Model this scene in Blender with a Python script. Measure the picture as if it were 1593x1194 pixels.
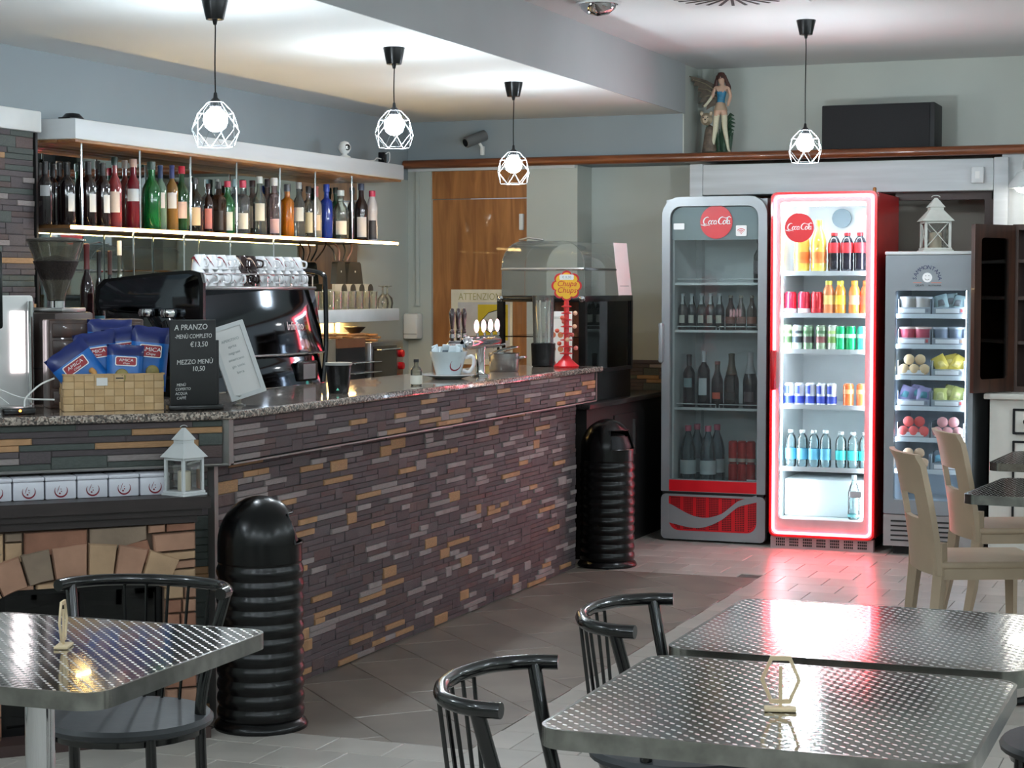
import bpy, bmesh, math, random
from mathutils import Vector, Matrix
PI = math.pi
for o in list(bpy.data.objects):
    bpy.data.objects.remove(o, do_unlink=True)
sc = bpy.context.scene
C = sc.collection
random.seed(7)

# ---------------------------------------------------------------- camera
FPX, CX, CY, CAMZ = 2950.0, 796.5, 597.0, 1.45
PITCH, YAW = math.radians(2.93), math.radians(21.2)
cam_d = bpy.data.cameras.new('camera')
cam_d.sensor_fit = 'HORIZONTAL'; cam_d.sensor_width = 36.0
cam_d.lens = FPX / 1593.0 * 36.0
cam_d.clip_start = 0.05; cam_d.clip_end = 100
cam = bpy.data.objects.new('camera', cam_d)
cam.location = (0, 0, CAMZ)
cam.rotation_euler = (PI / 2 - PITCH, 0, YAW)
C.objects.link(cam)
sc.camera = cam

# ---------------------------------------------------------------- world, exposure
world = bpy.data.worlds.new('world'); sc.world = world; world.use_nodes = True
world.node_tree.nodes['Background'].inputs[0].default_value = (0.75, 0.85, 1.0, 1)
world.node_tree.nodes['Background'].inputs[1].default_value = 0.25
sc.view_settings.view_transform = 'Standard'
sc.view_settings.look = 'None'
sc.view_settings.gamma = 1.0
sc.view_settings.use_curve_mapping = False
sc.view_settings.exposure = 1.1
BULB = 170.0          # pendant bulbs
NEON = 17.0           # red neon outline of the lit fridge
LED = 24.0            # warm strip on the bottle shelf
FRIDGE = 6.3          # light strips in the lit fridge
FREEZER = 6.0
try:
    sc.cycles.max_bounces = 8; sc.cycles.transparent_max_bounces = 20
    sc.cycles.diffuse_bounces = 3; sc.cycles.glossy_bounces = 4; sc.cycles.transmission_bounces = 8
    sc.cycles.sample_clamp_indirect = 6.0
    sc.cycles.caustics_reflective = False; sc.cycles.caustics_refractive = False
except Exception:
    pass

# ---------------------------------------------------------------- ray helper: measured photo point -> real point on a real plane
_F = Vector((-math.sin(YAW) * math.cos(PITCH), math.cos(YAW) * math.cos(PITCH), -math.sin(PITCH)))
_R = Vector((math.cos(YAW), math.sin(YAW), 0)); _U = _R.cross(_F)
CAM = Vector((0, 0, CAMZ))
def on(u, v, x=None, y=None, z=None):
    d = _F + _R * ((u - CX) / FPX) - _U * ((v - CY) / FPX)
    t = (x / d.x) if x is not None else (y / d.y) if y is not None else (z - CAMZ) / d.z
    return CAM + d * t
def proj(p):
    q = Vector(p) - CAM; w = q.dot(_F)
    return CX + FPX * q.dot(_R) / w, CY - FPX * q.dot(_U) / w, w
# the bar's 45-degree corner: s runs along it from the corner, n points into the room
N45 = Vector((0.70711, -0.70711, 0)); T45 = Vector((-0.70711, -0.70711, 0)); P45 = Vector((-3.21, 5.533, 0))
def c45(s, off, z=0.0):
    p = P45 + T45 * s + N45 * off; return Vector((p.x, p.y, z))
def on45(u, v, off):
    d = _F + _R * ((u - CX) / FPX) - _U * ((v - CY) / FPX)
    t = ((P45 + N45 * off) - CAM).dot(N45) / d.dot(N45); return CAM + d * t

# ---------------------------------------------------------------- materials
MATS = {}
def lin(c):
    return tuple(((x / 255) / 12.92 if x / 255 <= 0.04045 else ((x / 255 + 0.055) / 1.055) ** 2.4) for x in c)
def mat(name, rgb=(128, 128, 128), rough=0.5, metal=0.0, var=0.12, scale=8.0, bump=0.0, bscale=60.0, coat=0.0, spec=0.5, emit=0.0, ergb=None, alpha=1.0, stretch=None, detail=3.0):
    if name in MATS: return MATS[name]
    m = bpy.data.materials.new(name); m.use_nodes = True
    nt = m.node_tree; b = nt.nodes['Principled BSDF']
    c = lin(rgb)
    b.inputs['Roughness'].default_value = rough; b.inputs['Metallic'].default_value = metal
    b.inputs['Specular IOR Level'].default_value = spec
    if coat: b.inputs['Coat Weight'].default_value = coat; b.inputs['Coat Roughness'].default_value = 0.05
    tc = nt.nodes.new('ShaderNodeTexCoord'); mp = nt.nodes.new('ShaderNodeMapping')
    nt.links.new(tc.outputs['Object'], mp.inputs['Vector'])
    if stretch: mp.inputs['Scale'].default_value = stretch
    nz = nt.nodes.new('ShaderNodeTexNoise'); nz.inputs['Scale'].default_value = scale; nz.inputs['Detail'].default_value = detail
    nt.links.new(mp.outputs[0], nz.inputs['Vector'])
    rp = nt.nodes.new('ShaderNodeValToRGB')
    rp.color_ramp.elements[0].position = 0.3; rp.color_ramp.elements[1].position = 0.7
    rp.color_ramp.elements[0].color = (*[max(0, x * (1 - var)) for x in c], 1)
    rp.color_ramp.elements[1].color = (*[min(1, x * (1 + var)) for x in c], 1)
    nt.links.new(nz.outputs[0], rp.inputs[0]); nt.links.new(rp.outputs[0], b.inputs['Base Color'])
    if bump:
        n2 = nt.nodes.new('ShaderNodeTexNoise'); n2.inputs['Scale'].default_value = bscale; n2.inputs['Detail'].default_value = 4
        nt.links.new(mp.outputs[0], n2.inputs['Vector'])
        bp = nt.nodes.new('ShaderNodeBump'); bp.inputs['Strength'].default_value = bump; bp.inputs['Distance'].default_value = 0.004
        nt.links.new(n2.outputs[0], bp.inputs['Height']); nt.links.new(bp.outputs[0], b.inputs['Normal'])
    if emit:
        b.inputs['Emission Color'].default_value = (*lin(ergb or rgb), 1); b.inputs['Emission Strength'].default_value = emit
    if alpha < 1: b.inputs['Alpha'].default_value = alpha
    MATS[name] = m; return m
def glass(name, rgb=(255, 255, 255), gloss=1.0, rough=0.02, density=0.0):
    """thin clear sheet: lets light through, mirrors at grazing angles; density adds a milky or coloured film"""
    if name in MATS: return MATS[name]
    m = bpy.data.materials.new(name); m.use_nodes = True; nt = m.node_tree; nt.nodes.clear()
    out = nt.nodes.new('ShaderNodeOutputMaterial'); tr = nt.nodes.new('ShaderNodeBsdfTransparent'); gl = nt.nodes.new('ShaderNodeBsdfGlossy')
    tr.inputs[0].default_value = (*lin(rgb), 1); gl.inputs['Roughness'].default_value = rough
    fr = nt.nodes.new('ShaderNodeFresnel'); fr.inputs[0].default_value = 1.45
    mu = nt.nodes.new('ShaderNodeMath'); mu.operation = 'MULTIPLY'; mu.inputs[1].default_value = gloss; mu.use_clamp = True
    nz = nt.nodes.new('ShaderNodeTexNoise'); nz.inputs['Scale'].default_value = 3.0
    ad = nt.nodes.new('ShaderNodeMath'); ad.operation = 'MULTIPLY_ADD'; ad.inputs[1].default_value = 0.02; nt.links.new(nz.outputs[0], ad.inputs[0])
    nt.links.new(fr.outputs[0], mu.inputs[0]); nt.links.new(mu.outputs[0], ad.inputs[2])
    mx = nt.nodes.new('ShaderNodeMixShader'); nt.links.new(ad.outputs[0], mx.inputs[0])
    base = tr.outputs[0]
    if density:
        df = nt.nodes.new('ShaderNodeBsdfDiffuse'); df.inputs[0].default_value = (*lin(rgb), 1)
        m2 = nt.nodes.new('ShaderNodeMixShader'); m2.inputs[0].default_value = density
        nt.links.new(tr.outputs[0], m2.inputs[1]); nt.links.new(df.outputs[0], m2.inputs[2]); base = m2.outputs[0]
    nt.links.new(base, mx.inputs[1]); nt.links.new(gl.outputs[0], mx.inputs[2]); nt.links.new(mx.outputs[0], out.inputs[0])
    MATS[name] = m; return m
def emis(name, rgb, strength):
    return mat(name, rgb, 0.4, var=0.0, emit=strength)
def wood(name, rgb, rgb2, scale=3.0, stretch=(6, 6, 0.6), rough=0.45, coat=0.2):
    if name in MATS: return MATS[name]
    m = bpy.data.materials.new(name); m.use_nodes = True; nt = m.node_tree; b = nt.nodes['Principled BSDF']
    tc = nt.nodes.new('ShaderNodeTexCoord'); mp = nt.nodes.new('ShaderNodeMapping'); mp.inputs['Scale'].default_value = stretch
    nt.links.new(tc.outputs['Object'], mp.inputs[0])
    n1 = nt.nodes.new('ShaderNodeTexNoise'); n1.inputs['Scale'].default_value = scale; n1.inputs['Detail'].default_value = 6; n1.inputs['Distortion'].default_value = 1.2
    nt.links.new(mp.outputs[0], n1.inputs['Vector'])
    rp = nt.nodes.new('ShaderNodeValToRGB'); rp.color_ramp.elements[0].position = 0.35; rp.color_ramp.elements[1].position = 0.65
    rp.color_ramp.elements[0].color = (*lin(rgb), 1); rp.color_ramp.elements[1].color = (*lin(rgb2), 1)
    nt.links.new(n1.outputs[0], rp.inputs[0]); nt.links.new(rp.outputs[0], b.inputs['Base Color'])
    b.inputs['Roughness'].default_value = rough; b.inputs['Coat Weight'].default_value = coat
    bp = nt.nodes.new('ShaderNodeBump'); bp.inputs['Strength'].default_value = 0.15; bp.inputs['Distance'].default_value = 0.003
    nt.links.new(n1.outputs[0], bp.inputs['Height']); nt.links.new(bp.outputs[0], b.inputs['Normal'])
    MATS[name] = m; return m
def granite(name):
    m = bpy.data.materials.new(name); m.use_nodes = True; nt = m.node_tree; b = nt.nodes['Principled BSDF']
    tc = nt.nodes.new('ShaderNodeTexCoord'); v = nt.nodes.new('ShaderNodeTexVoronoi'); v.inputs['Scale'].default_value = 170
    nt.links.new(tc.outputs['Object'], v.inputs['Vector'])
    rp = nt.nodes.new('ShaderNodeValToRGB'); cr = rp.color_ramp; cr.interpolation = 'CONSTANT'
    cr.elements[0].color = (*lin((92, 84, 78)), 1); cr.elements[1].position = 0.30; cr.elements[1].color = (*lin((150, 138, 128)), 1)
    for p, c in ((0.55, (180, 165, 152)), (0.72, (120, 100, 90)), (0.85, (60, 56, 54))):
        e = cr.elements.new(p); e.color = (*lin(c), 1)
    sp = nt.nodes.new('ShaderNodeSeparateColor'); nt.links.new(v.outputs['Color'], sp.inputs[0]); nt.links.new(sp.outputs[0], rp.inputs[0])
    nt.links.new(rp.outputs[0], b.inputs['Base Color']); b.inputs['Roughness'].default_value = 0.12; b.inputs['Coat Weight'].default_value = 0.5
    MATS[name] = m; return m
def swirl_steel(name, cell=0.0205):
    """stamped bistro steel: polished sheet with a lattice of short burnished strokes, their highlights painted in lighter"""
    m = bpy.data.materials.new(name); m.use_nodes = True; nt = m.node_tree; b = nt.nodes['Principled BSDF']; L = nt.links.new
    def M(op, a, b_=None, clamp=False):
        q = nt.nodes.new('ShaderNodeMath'); q.operation = op; q.use_clamp = clamp
        for i_, v_ in enumerate((a, b_)):
            if v_ is None: continue
            if isinstance(v_, (int, float)): q.inputs[i_].default_value = v_
            else: L(v_, q.inputs[i_])
        return q.outputs[0]
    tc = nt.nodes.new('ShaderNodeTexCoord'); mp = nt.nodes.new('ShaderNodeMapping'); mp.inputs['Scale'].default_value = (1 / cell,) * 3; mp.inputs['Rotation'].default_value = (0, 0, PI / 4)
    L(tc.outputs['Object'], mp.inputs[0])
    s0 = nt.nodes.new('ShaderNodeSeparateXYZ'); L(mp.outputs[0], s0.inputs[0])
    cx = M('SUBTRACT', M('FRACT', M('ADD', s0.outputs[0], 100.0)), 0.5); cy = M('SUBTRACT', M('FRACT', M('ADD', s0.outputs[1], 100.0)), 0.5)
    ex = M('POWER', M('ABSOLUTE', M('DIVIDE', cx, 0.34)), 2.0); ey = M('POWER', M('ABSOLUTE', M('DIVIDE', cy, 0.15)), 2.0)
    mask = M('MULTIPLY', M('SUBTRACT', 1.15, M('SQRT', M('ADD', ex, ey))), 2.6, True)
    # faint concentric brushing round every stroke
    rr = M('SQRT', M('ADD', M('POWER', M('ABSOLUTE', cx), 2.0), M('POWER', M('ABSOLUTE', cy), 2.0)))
    rp = nt.nodes.new('ShaderNodeValToRGB'); rp.color_ramp.elements[0].color = (0.45, 0.455, 0.435, 1); rp.color_ramp.elements[1].color = (0.93, 0.93, 0.91, 1)  # lighter stroke colour paints in the highlights the strokes would catch
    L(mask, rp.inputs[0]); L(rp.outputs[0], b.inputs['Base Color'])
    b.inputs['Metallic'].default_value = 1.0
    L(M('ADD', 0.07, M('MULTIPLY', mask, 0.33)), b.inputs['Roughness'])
    b.inputs['Coat Weight'].default_value = 0.35; b.inputs['Coat Roughness'].default_value = 0.03
    bp = nt.nodes.new('ShaderNodeBump'); bp.inputs['Strength'].default_value = 0.10; bp.inputs['Distance'].default_value = 0.0012
    L(M('ADD', mask, M('MULTIPLY', M('SINE', M('MULTIPLY', rr, 60.0)), 0.06)), bp.inputs['Height']); L(bp.outputs[0], b.inputs['Normal'])
    MATS[name] = m; return m

# ---------------------------------------------------------------- mesh helpers
class MB:
    def __init__(s): s.v = []; s.f = []; s.mi = []
    def add(s, v, f, mi=0):
        o = len(s.v); s.v += [tuple(p) for p in v]; s.f += [tuple(i + o for i in q) for q in f]; s.mi += [mi] * len(f); return s
    def box(s, a, b, mi=0):
        x0, y0, z0 = a; x1, y1, z1 = b
        x0, x1 = min(x0, x1), max(x0, x1); y0, y1 = min(y0, y1), max(y0, y1); z0, z1 = min(z0, z1), max(z0, z1)
        return s.add([(x0, y0, z0), (x1, y0, z0), (x1, y1, z0), (x0, y1, z0), (x0, y0, z1), (x1, y0, z1), (x1, y1, z1), (x0, y1, z1)],
                     [(3, 2, 1, 0), (4, 5, 6, 7), (0, 1, 5, 4), (1, 2, 6, 5), (2, 3, 7, 6), (3, 0, 4, 7)], mi)
    def rbox(s, a, b, r=0.01, seg=2, mi=0):
        bm = bmesh.new(); bmesh.ops.create_cube(bm, size=1)
        sx, sy, sz = (abs(b[i] - a[i]) for i in range(3)); c = [(a[i] + b[i]) / 2 for i in range(3)]
        for v in bm.verts: v.co = (v.co.x * sx + c[0], v.co.y * sy + c[1], v.co.z * sz + c[2])
        r = min(r, sx * .49, sy * .49, sz * .49)
        bmesh.ops.bevel(bm, geom=bm.edges[:], offset=r, segments=seg, profile=0.5, affect='EDGES')
        bm.verts.index_update(); s.add([v.co[:] for v in bm.verts], [[v.index for v in f.verts] for f in bm.faces], mi); bm.free(); return s
    def lathe(s, prof, n=20, c=(0, 0, 0), mi=0, axis='z', sq=None):
        vs, fs = [], []; k = len(prof)
        for i in range(n):
            a = 2 * PI * i / n; ca, sa = math.cos(a), math.sin(a)
            if sq:
                q = (abs(ca) ** sq + abs(sa) ** sq) ** (-1 / sq); ca *= q; sa *= q
            for r, h in prof:
                p = (r * ca, r * sa, h)
                if axis == 'y': p = (r * ca, h, r * sa)
                if axis == 'x': p = (h, r * ca, r * sa)
                vs.append((p[0] + c[0], p[1] + c[1], p[2] + c[2]))
        for i in range(n):
            j = (i + 1) % n
            for q in range(k - 1):
                fs.append((i * k + q, j * k + q, j * k + q + 1, i * k + q + 1))
        if prof[0][0] > 1e-6: fs.append(tuple(i * k for i in reversed(range(n))))
        if prof[-1][0] > 1e-6: fs.append(tuple(i * k + k - 1 for i in range(n)))
        return s.add(vs, fs, mi)
    def tube(s, pts, r, n=8, closed=False, mi=0, caps=True):
        pts = [Vector(p) for p in pts]; m = len(pts); rs = r if isinstance(r, (list, tuple)) else [r] * m
        vs, fs = [], []; prev = None
        for i, p in enumerate(pts):
            a = pts[(i - 1) % m] if (closed or i > 0) else p; b = pts[(i + 1) % m] if (closed or i < m - 1) else p
            d = (b - a); d = d.normalized() if d.length > 1e-9 else Vector((0, 0, 1))
            if prev is None:
                up = Vector((0, 0, 1)) if abs(d.z) < 0.9 else Vector((1, 0, 0)); e1 = d.cross(up).normalized()
            else:
                e1 = (prev - d * prev.dot(d)); e1 = e1.normalized() if e1.length > 1e-6 else d.orthogonal().normalized()
            prev = e1; e2 = d.cross(e1)
            for j in range(n):
                t = 2 * PI * j / n; vs.append(p + e1 * (rs[i] * math.cos(t)) + e2 * (rs[i] * math.sin(t)))
        for i in range(m if closed else m - 1):
            i2 = (i + 1) % m
            for j in range(n):
                j2 = (j + 1) % n; fs.append((i * n + j, i * n + j2, i2 * n + j2, i2 * n + j))
        if caps and not closed:
            fs.append(tuple(reversed(range(n)))); fs.append(tuple((m - 1) * n + j for j in range(n)))
        return s.add(vs, fs, mi)
    def prism(s, poly, h0, h1, fr=None, mi=0):
        """poly in 2D extruded h0..h1; fr=(origin, ex, ey, en)"""
        O, ex, ey, en = fr if fr else (Vector((0, 0, 0)), Vector((1, 0, 0)), Vector((0, 1, 0)), Vector((0, 0, 1)))
        n = len(poly)
        ar = sum(poly[i][0] * poly[(i + 1) % n][1] - poly[(i + 1) % n][0] * poly[i][1] for i in range(n))
        if ar < 0: poly = poly[::-1]
        vs = [O + ex * p[0] + ey * p[1] + en * h0 for p in poly] + [O + ex * p[0] + ey * p[1] + en * h1 for p in poly]
        fs = [tuple(reversed(range(n))), tuple(range(n, 2 * n))] + [(i, (i + 1) % n, n + (i + 1) % n, n + i) for i in range(n)]
        if ex.cross(ey).dot(en) < 0: fs = [tuple(reversed(f)) for f in fs]
        return s.add(vs, fs, mi)
    def ribbon(s, pts, w, fr, h=0.0, mi=0):
        """flat pen stroke in the plane of a frame"""
        O, ex, ey, en = fr; m = len(pts); ws = w if isinstance(w, (list, tuple)) else [w] * m
        vs, fs = [], []
        for i in range(m):
            a = pts[max(0, i - 1)]; b = pts[min(m - 1, i + 1)]; dx, dy = b[0] - a[0], b[1] - a[1]; L = math.hypot(dx, dy) or 1
            nx, ny = -dy / L * ws[i] / 2, dx / L * ws[i] / 2
            for q in (1, -1): vs.append(O + ex * (pts[i][0] + q * nx) + ey * (pts[i][1] + q * ny) + en * h)
        for i in range(m - 1): fs.append((2 * i + 1, 2 * i + 3, 2 * i + 2, 2 * i))
        return s.add(vs, fs, mi)
    def build(s, name, mats, parent=None, smooth=True, angle=38, loc=None, rot=None):
        me = bpy.data.meshes.new(name); me.from_pydata(s.v, [], s.f)
        for m in (mats if isinstance(mats, (list, tuple)) else [mats]): me.materials.append(m)
        if any(s.mi): me.polygons.foreach_set('material_index', s.mi)
        if smooth:
            me.polygons.foreach_set('use_smooth', [True] * len(me.polygons)); me.set_sharp_from_angle(angle=math.radians(angle))
        me.update()
        return put(name, me, parent, loc, rot)
def put(name, me, parent=None, loc=None, rot=None, scale=None):
    o = bpy.data.objects.new(name, me); C.objects.link(o)
    if parent is not None: o.parent = parent
    if loc is not None: o.location = loc
    if rot is not None: o.rotation_euler = rot
    if scale is not None: o.scale = scale
    return o
def thing(name, label, cat, loc=(0, 0, 0), rotz=0.0, group=None):
    o = bpy.data.objects.new(name, None); C.objects.link(o); o.location = loc; o.rotation_euler = (0, 0, rotz); o.empty_display_size = 0.05
    o['label'] = label; o['category'] = cat
    if group: o['group'] = group
    return o
def tag(o, label, cat, group=None):
    o['label'] = label; o['category'] = cat
    if group: o['group'] = group
    return o
def struct(o, label=None):
    o['kind'] = 'structure'
    if label: o['label'] = label
    return o
ORD = ['first', 'second', 'third', 'fourth', 'fifth', 'sixth', 'seventh', 'eighth', 'ninth', 'tenth', 'eleventh', 'twelfth', 'thirteenth', 'fourteenth', 'fifteenth', 'sixteenth', 'seventeenth', 'eighteenth', 'nineteenth', 'twentieth']
def kids(o): return [c for c in C.objects if c.parent == o]
def dup(root, loc, rotz=None, label=None, group=None):
    r = root.copy(); C.objects.link(r); r.location = loc
    if rotz is not None: r.rotation_euler = (0, 0, rotz)
    if label: r['label'] = label
    if group: r['group'] = group
    for ch in root.children:
        c = ch.copy(); C.objects.link(c); c.parent = r
        for g in ch.children:
            d = g.copy(); C.objects.link(d); d.parent = c
    return r
def frame_y(x, y, z):      # surface facing the room from the far side (normal -y)
    return (Vector((x, y, z)), Vector((1, 0, 0)), Vector((0, 0, 1)), Vector((0, -1, 0)))
def frame_x(x, y, z):      # surface facing +x
    return (Vector((x, y, z)), Vector((0, 1, 0)), Vector((0, 0, 1)), Vector((1, 0, 0)))
def frame_45(p):
    return (Vector(p), Vector((0.70711, 0.70711, 0)), Vector((0, 0, 1)), N45.copy())
def text(s, size, fr, m, parent, name='lettering', ext=0.0006, align='CENTER', sx=1.0, shear=0.0, roll=0.0, sp=1.0):
    cu = bpy.data.curves.new('t', 'FONT'); cu.body = s; cu.size = size; cu.align_x = align; cu.align_y = 'CENTER'; cu.extrude = ext; cu.shear = shear
    cu.space_character = sp; cu.resolution_u = 3; cu.materials.append(m)
    o = bpy.data.objects.new('t', cu); C.objects.link(o)
    bpy.context.view_layer.update()
    me = bpy.data.meshes.new_from_object(o.evaluated_get(bpy.context.evaluated_depsgraph_get())); me.name = name
    bpy.data.objects.remove(o, do_unlink=True)
    O, ex, ey, en = fr; cr, sr = math.cos(roll), math.sin(roll)
    fx, fy = ex * cr + ey * sr, ey * cr - ex * sr
    M = Matrix(((fx.x * sx, fy.x, en.x, O.x), (fx.y * sx, fy.y, en.y, O.y), (fx.z * sx, fy.z, en.z, O.z), (0, 0, 0, 1)))
    me.transform(M); return put(name, me, parent)
def circ(r, n=24, c=(0, 0), a0=0, a1=2 * PI, end=False):
    k = n + 1 if end else n
    return [(c[0] + r * math.cos(a0 + (a1 - a0) * i / n), c[1] + r * math.sin(a0 + (a1 - a0) * i / n)) for i in range(k)]
def rrect(x0, y0, x1, y1, r, n=5):
    p = []
    for cx, cy, a in ((x1 - r, y0 + r, -PI / 2), (x1 - r, y1 - r, 0), (x0 + r, y1 - r, PI / 2), (x0 + r, y0 + r, PI)):
        p += [(cx + r * math.cos(a + PI / 2 * i / n), cy + r * math.sin(a + PI / 2 * i / n)) for i in range(n + 1)]
    return p
def clip_poly(poly, box):
    x0, y0, x1, y1 = box
    for ax, lim, sg in ((0, x0, 1), (0, x1, -1), (1, y0, 1), (1, y1, -1)):
        out = []
        for i in range(len(poly)):
            a, b = poly[i], poly[(i + 1) % len(poly)]; da, db = sg * (a[ax] - lim), sg * (b[ax] - lim)
            if da >= 0: out.append(a)
            if (da >= 0) != (db >= 0):
                t = da / (da - db); out.append((a[0] + (b[0] - a[0]) * t, a[1] + (b[1] - a[1]) * t))
        poly = out
        if len(poly) < 3: return []
    return poly
def area(p): return abs(sum(p[i][0] * p[(i + 1) % len(p)][1] - p[(i + 1) % len(p)][0] * p[i][1] for i in range(len(p)))) / 2

# shared materials
BLACK = mat('black plastic', (8, 8, 9), 0.24, var=0.2, spec=0.35)
MBLACK = mat('matt black', (18, 17, 17), 0.6, var=0.2)
DMETAL = mat('dark metal', (30, 30, 32), 0.35, metal=0.6)
CHROME = mat('chrome', (205, 205, 208), 0.07, metal=1.0, var=0.03)
STEEL = mat('brushed steel', (165, 165, 165), 0.28, metal=1.0, var=0.06, stretch=(1, 1, 30))
ALU = mat('aluminium trim', (150, 148, 145), 0.35, metal=0.7, var=0.05)
WHITE = mat('white plastic', (225, 225, 222), 0.35, var=0.03)
PAPER = mat('white paper', (225, 224, 222), 0.7, var=0.04)
WPAINT = mat('white paint', (206, 209, 209), 0.5, var=0.05, bump=0.05)
INK = mat('black ink', (25, 25, 28), 0.6)
RED = mat('red plastic', (200, 18, 26), 0.3, var=0.06, coat=0.2)
CLEAR = glass('clear glass')
# ================================================================ THE ROOM
BLUE = mat('blue grey wall paint', (140, 149, 153), 0.75, var=0.06, scale=1.5, bump=0.04)
PALE = mat('pale grey green wall paint', (182, 186, 178), 0.75, var=0.05, scale=1.5, bump=0.04)
CEIL = mat('ceiling paint', (214, 216, 215), 0.85, var=0.04, scale=1.0, bump=0.03)
BEIGE = mat('beige recess paint', (176, 168, 156), 0.8, var=0.05, scale=2.0)
GROUT = mat('grout', (88, 84, 80), 0.9, var=0.1)
OAK = wood('oak door veneer', (138, 86, 42), (176, 116, 62), 2.4, (7, 7, 0.7))
RAILW = wood('reddish rail wood', (92, 48, 24), (136, 76, 42), 3.0, (0.8, 9, 9), 0.3, 0.4)
struct(MB().box((-5.2, -1.7, -0.12), (3.3, 11.6, -0.004)).build('floor', GROUT, smooth=False))
floor = C.objects['floor']
struct(MB().box((-3.15, -1.7, 2.77), (3.3, 11.6, 2.9)).build('ceiling', CEIL, smooth=False))
struct(MB().box((-5.2, -1.7, 2.48), (-3.15, 10.95, 2.9)).build('ceiling', CEIL, smooth=False))
struct(MB().box((-3.15, -1.7, 2.478), (-3.142, 10.95, 2.77)).build('trim_1', mat('bulkhead paint', (166, 170, 171), 0.75, var=0.05, scale=1.5), smooth=False))
struct(MB().box((-5.2, 6.80, 2.12), (-4.95, 11.6, 2.48)).build('wall_left', BLUE, smooth=False)); struct(MB().box((-5.2, 6.80, 0), (-4.95, 11.6, 2.12)).build('wall_left', PALE, smooth=False))
struct(MB().box((-5.2, -1.7, 0), (-4.95, 6.80, 2.12)).build('wall_left', PALE, smooth=False)); struct(MB().box((-5.2, -1.7, 2.12), (-4.95, 6.80, 2.48)).build('wall_left', BLUE, smooth=False))
struct(MB().box((3.2, -1.7, 0), (3.3, 11.6, 2.77)).build('wall_right', PALE, smooth=False))
struct(MB().box((-5.2, -1.7, 0), (3.3, -1.6, 2.77)).build('wall_front', PALE, smooth=False))
# back wall: the part with the door stands forward, the part behind the fridges is set back
struct(MB().box((-4.95, 10.95, 0), (-4.79, 11.6, 2.19)).build('wall_back', PALE, smooth=False))
struct(MB().box((-4.15, 10.95, 0), (-3.82, 11.6, 2.19)).build('wall_back', PALE, smooth=False))
struct(MB().box((-4.95, 10.95, 2.19), (-3.158, 11.6, 2.9)).build('wall_back', BLUE, smooth=False)); struct(MB().box((-3.158, 10.952, 2.235), (-3.15, 11.25, 2.77)).build('trim_9', PALE, smooth=False))
w = MB(); w.box((-3.82, 11.22, 0), (-3.06, 11.6, 2.19)); struct(w.build('wall_back', PALE, smooth=False))
struct(MB().box((-3.06, 11.45, 0), (-1.3, 11.6, 2.19)).build('wall_back', BEIGE, smooth=False))
struct(MB().box((-1.3, 10.95, 0), (3.2, 11.6, 2.19)).build('wall_back', WPAINT, smooth=False))
struct(MB().box((-3.15, 11.25, 2.19), (3.2, 11.6, 2.77)).build('wall_back', PALE, smooth=False))
struct(MB().box((-3.12, 11.235, 2.235), (-3.05, 11.25, 2.77)).build('trim_2', PALE, smooth=False))
# wooden ledge with its rounded nosing
b = MB(); b.box((-4.94, 10.87, 2.19), (-3.15, 10.95, 2.235)); b.box((-3.15, 10.87, 2.19), (3.2, 11.25, 2.235))
b.lathe([(0.027, -4.94), (0.027, 3.2)], 14, (0, 10.87, 2.2125), axis='x')
struct(b.build('trim_3', RAILW))
struct(MB().box((-4.94, 10.925, 2.172), (-3.83, 10.95, 2.19)).build('trim_4', WPAINT, smooth=False))
# white painted lintel and posts round the recess behind the fridges
b = MB(); b.rbox((-3.02, 10.90, 1.99), (-1.34, 11.12, 2.17), 0.008); struct(b.build('trim_5', mat('washed white wood', (196, 200, 202), 0.6, var=0.1, scale=3, stretch=(0.6, 4, 8))))
struct(MB().rbox((-3.10, 10.90, 0), (-3.02, 11.2, 2.175), 0.006).build('trim_6', MATS['washed white wood']))
struct(MB().rbox((-1.34, 10.90, 0), (-1.26, 11.2, 2.175), 0.006).build('trim_7', MATS['washed white wood']))
b = MB(); b.box((-1.90, 11.0, 1.945), (-1.36, 11.06, 1.99)); b.box((-1.40, 11.0, 0.0), (-1.345, 11.06, 1.945)); struct(b.build('trim_8', mat('dark brown frame', (58, 38, 32), 0.5)))
# door
door = struct(MB().box((-4.79, 10.975, 0.0), (-4.15, 11.01, 1.995)).build('door_1', OAK, smooth=False))
MB().box((-4.79, 10.965, 2.0), (-4.15, 11.01, 2.172)).build('door_head_panel', OAK, door, smooth=False)
MB().rbox((-4.20, 10.945, 1.80), (-4.175, 10.975, 1.90), 0.004).build('door_closer', WHITE, door)
MB().lathe([(0.022, -0.0), (0.022, -0.03), (0.012, -0.035), (0.012, -0.06)], 12, (-4.22, 10.975, 1.0), axis='y').build('door_handle', CHROME, door)

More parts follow.
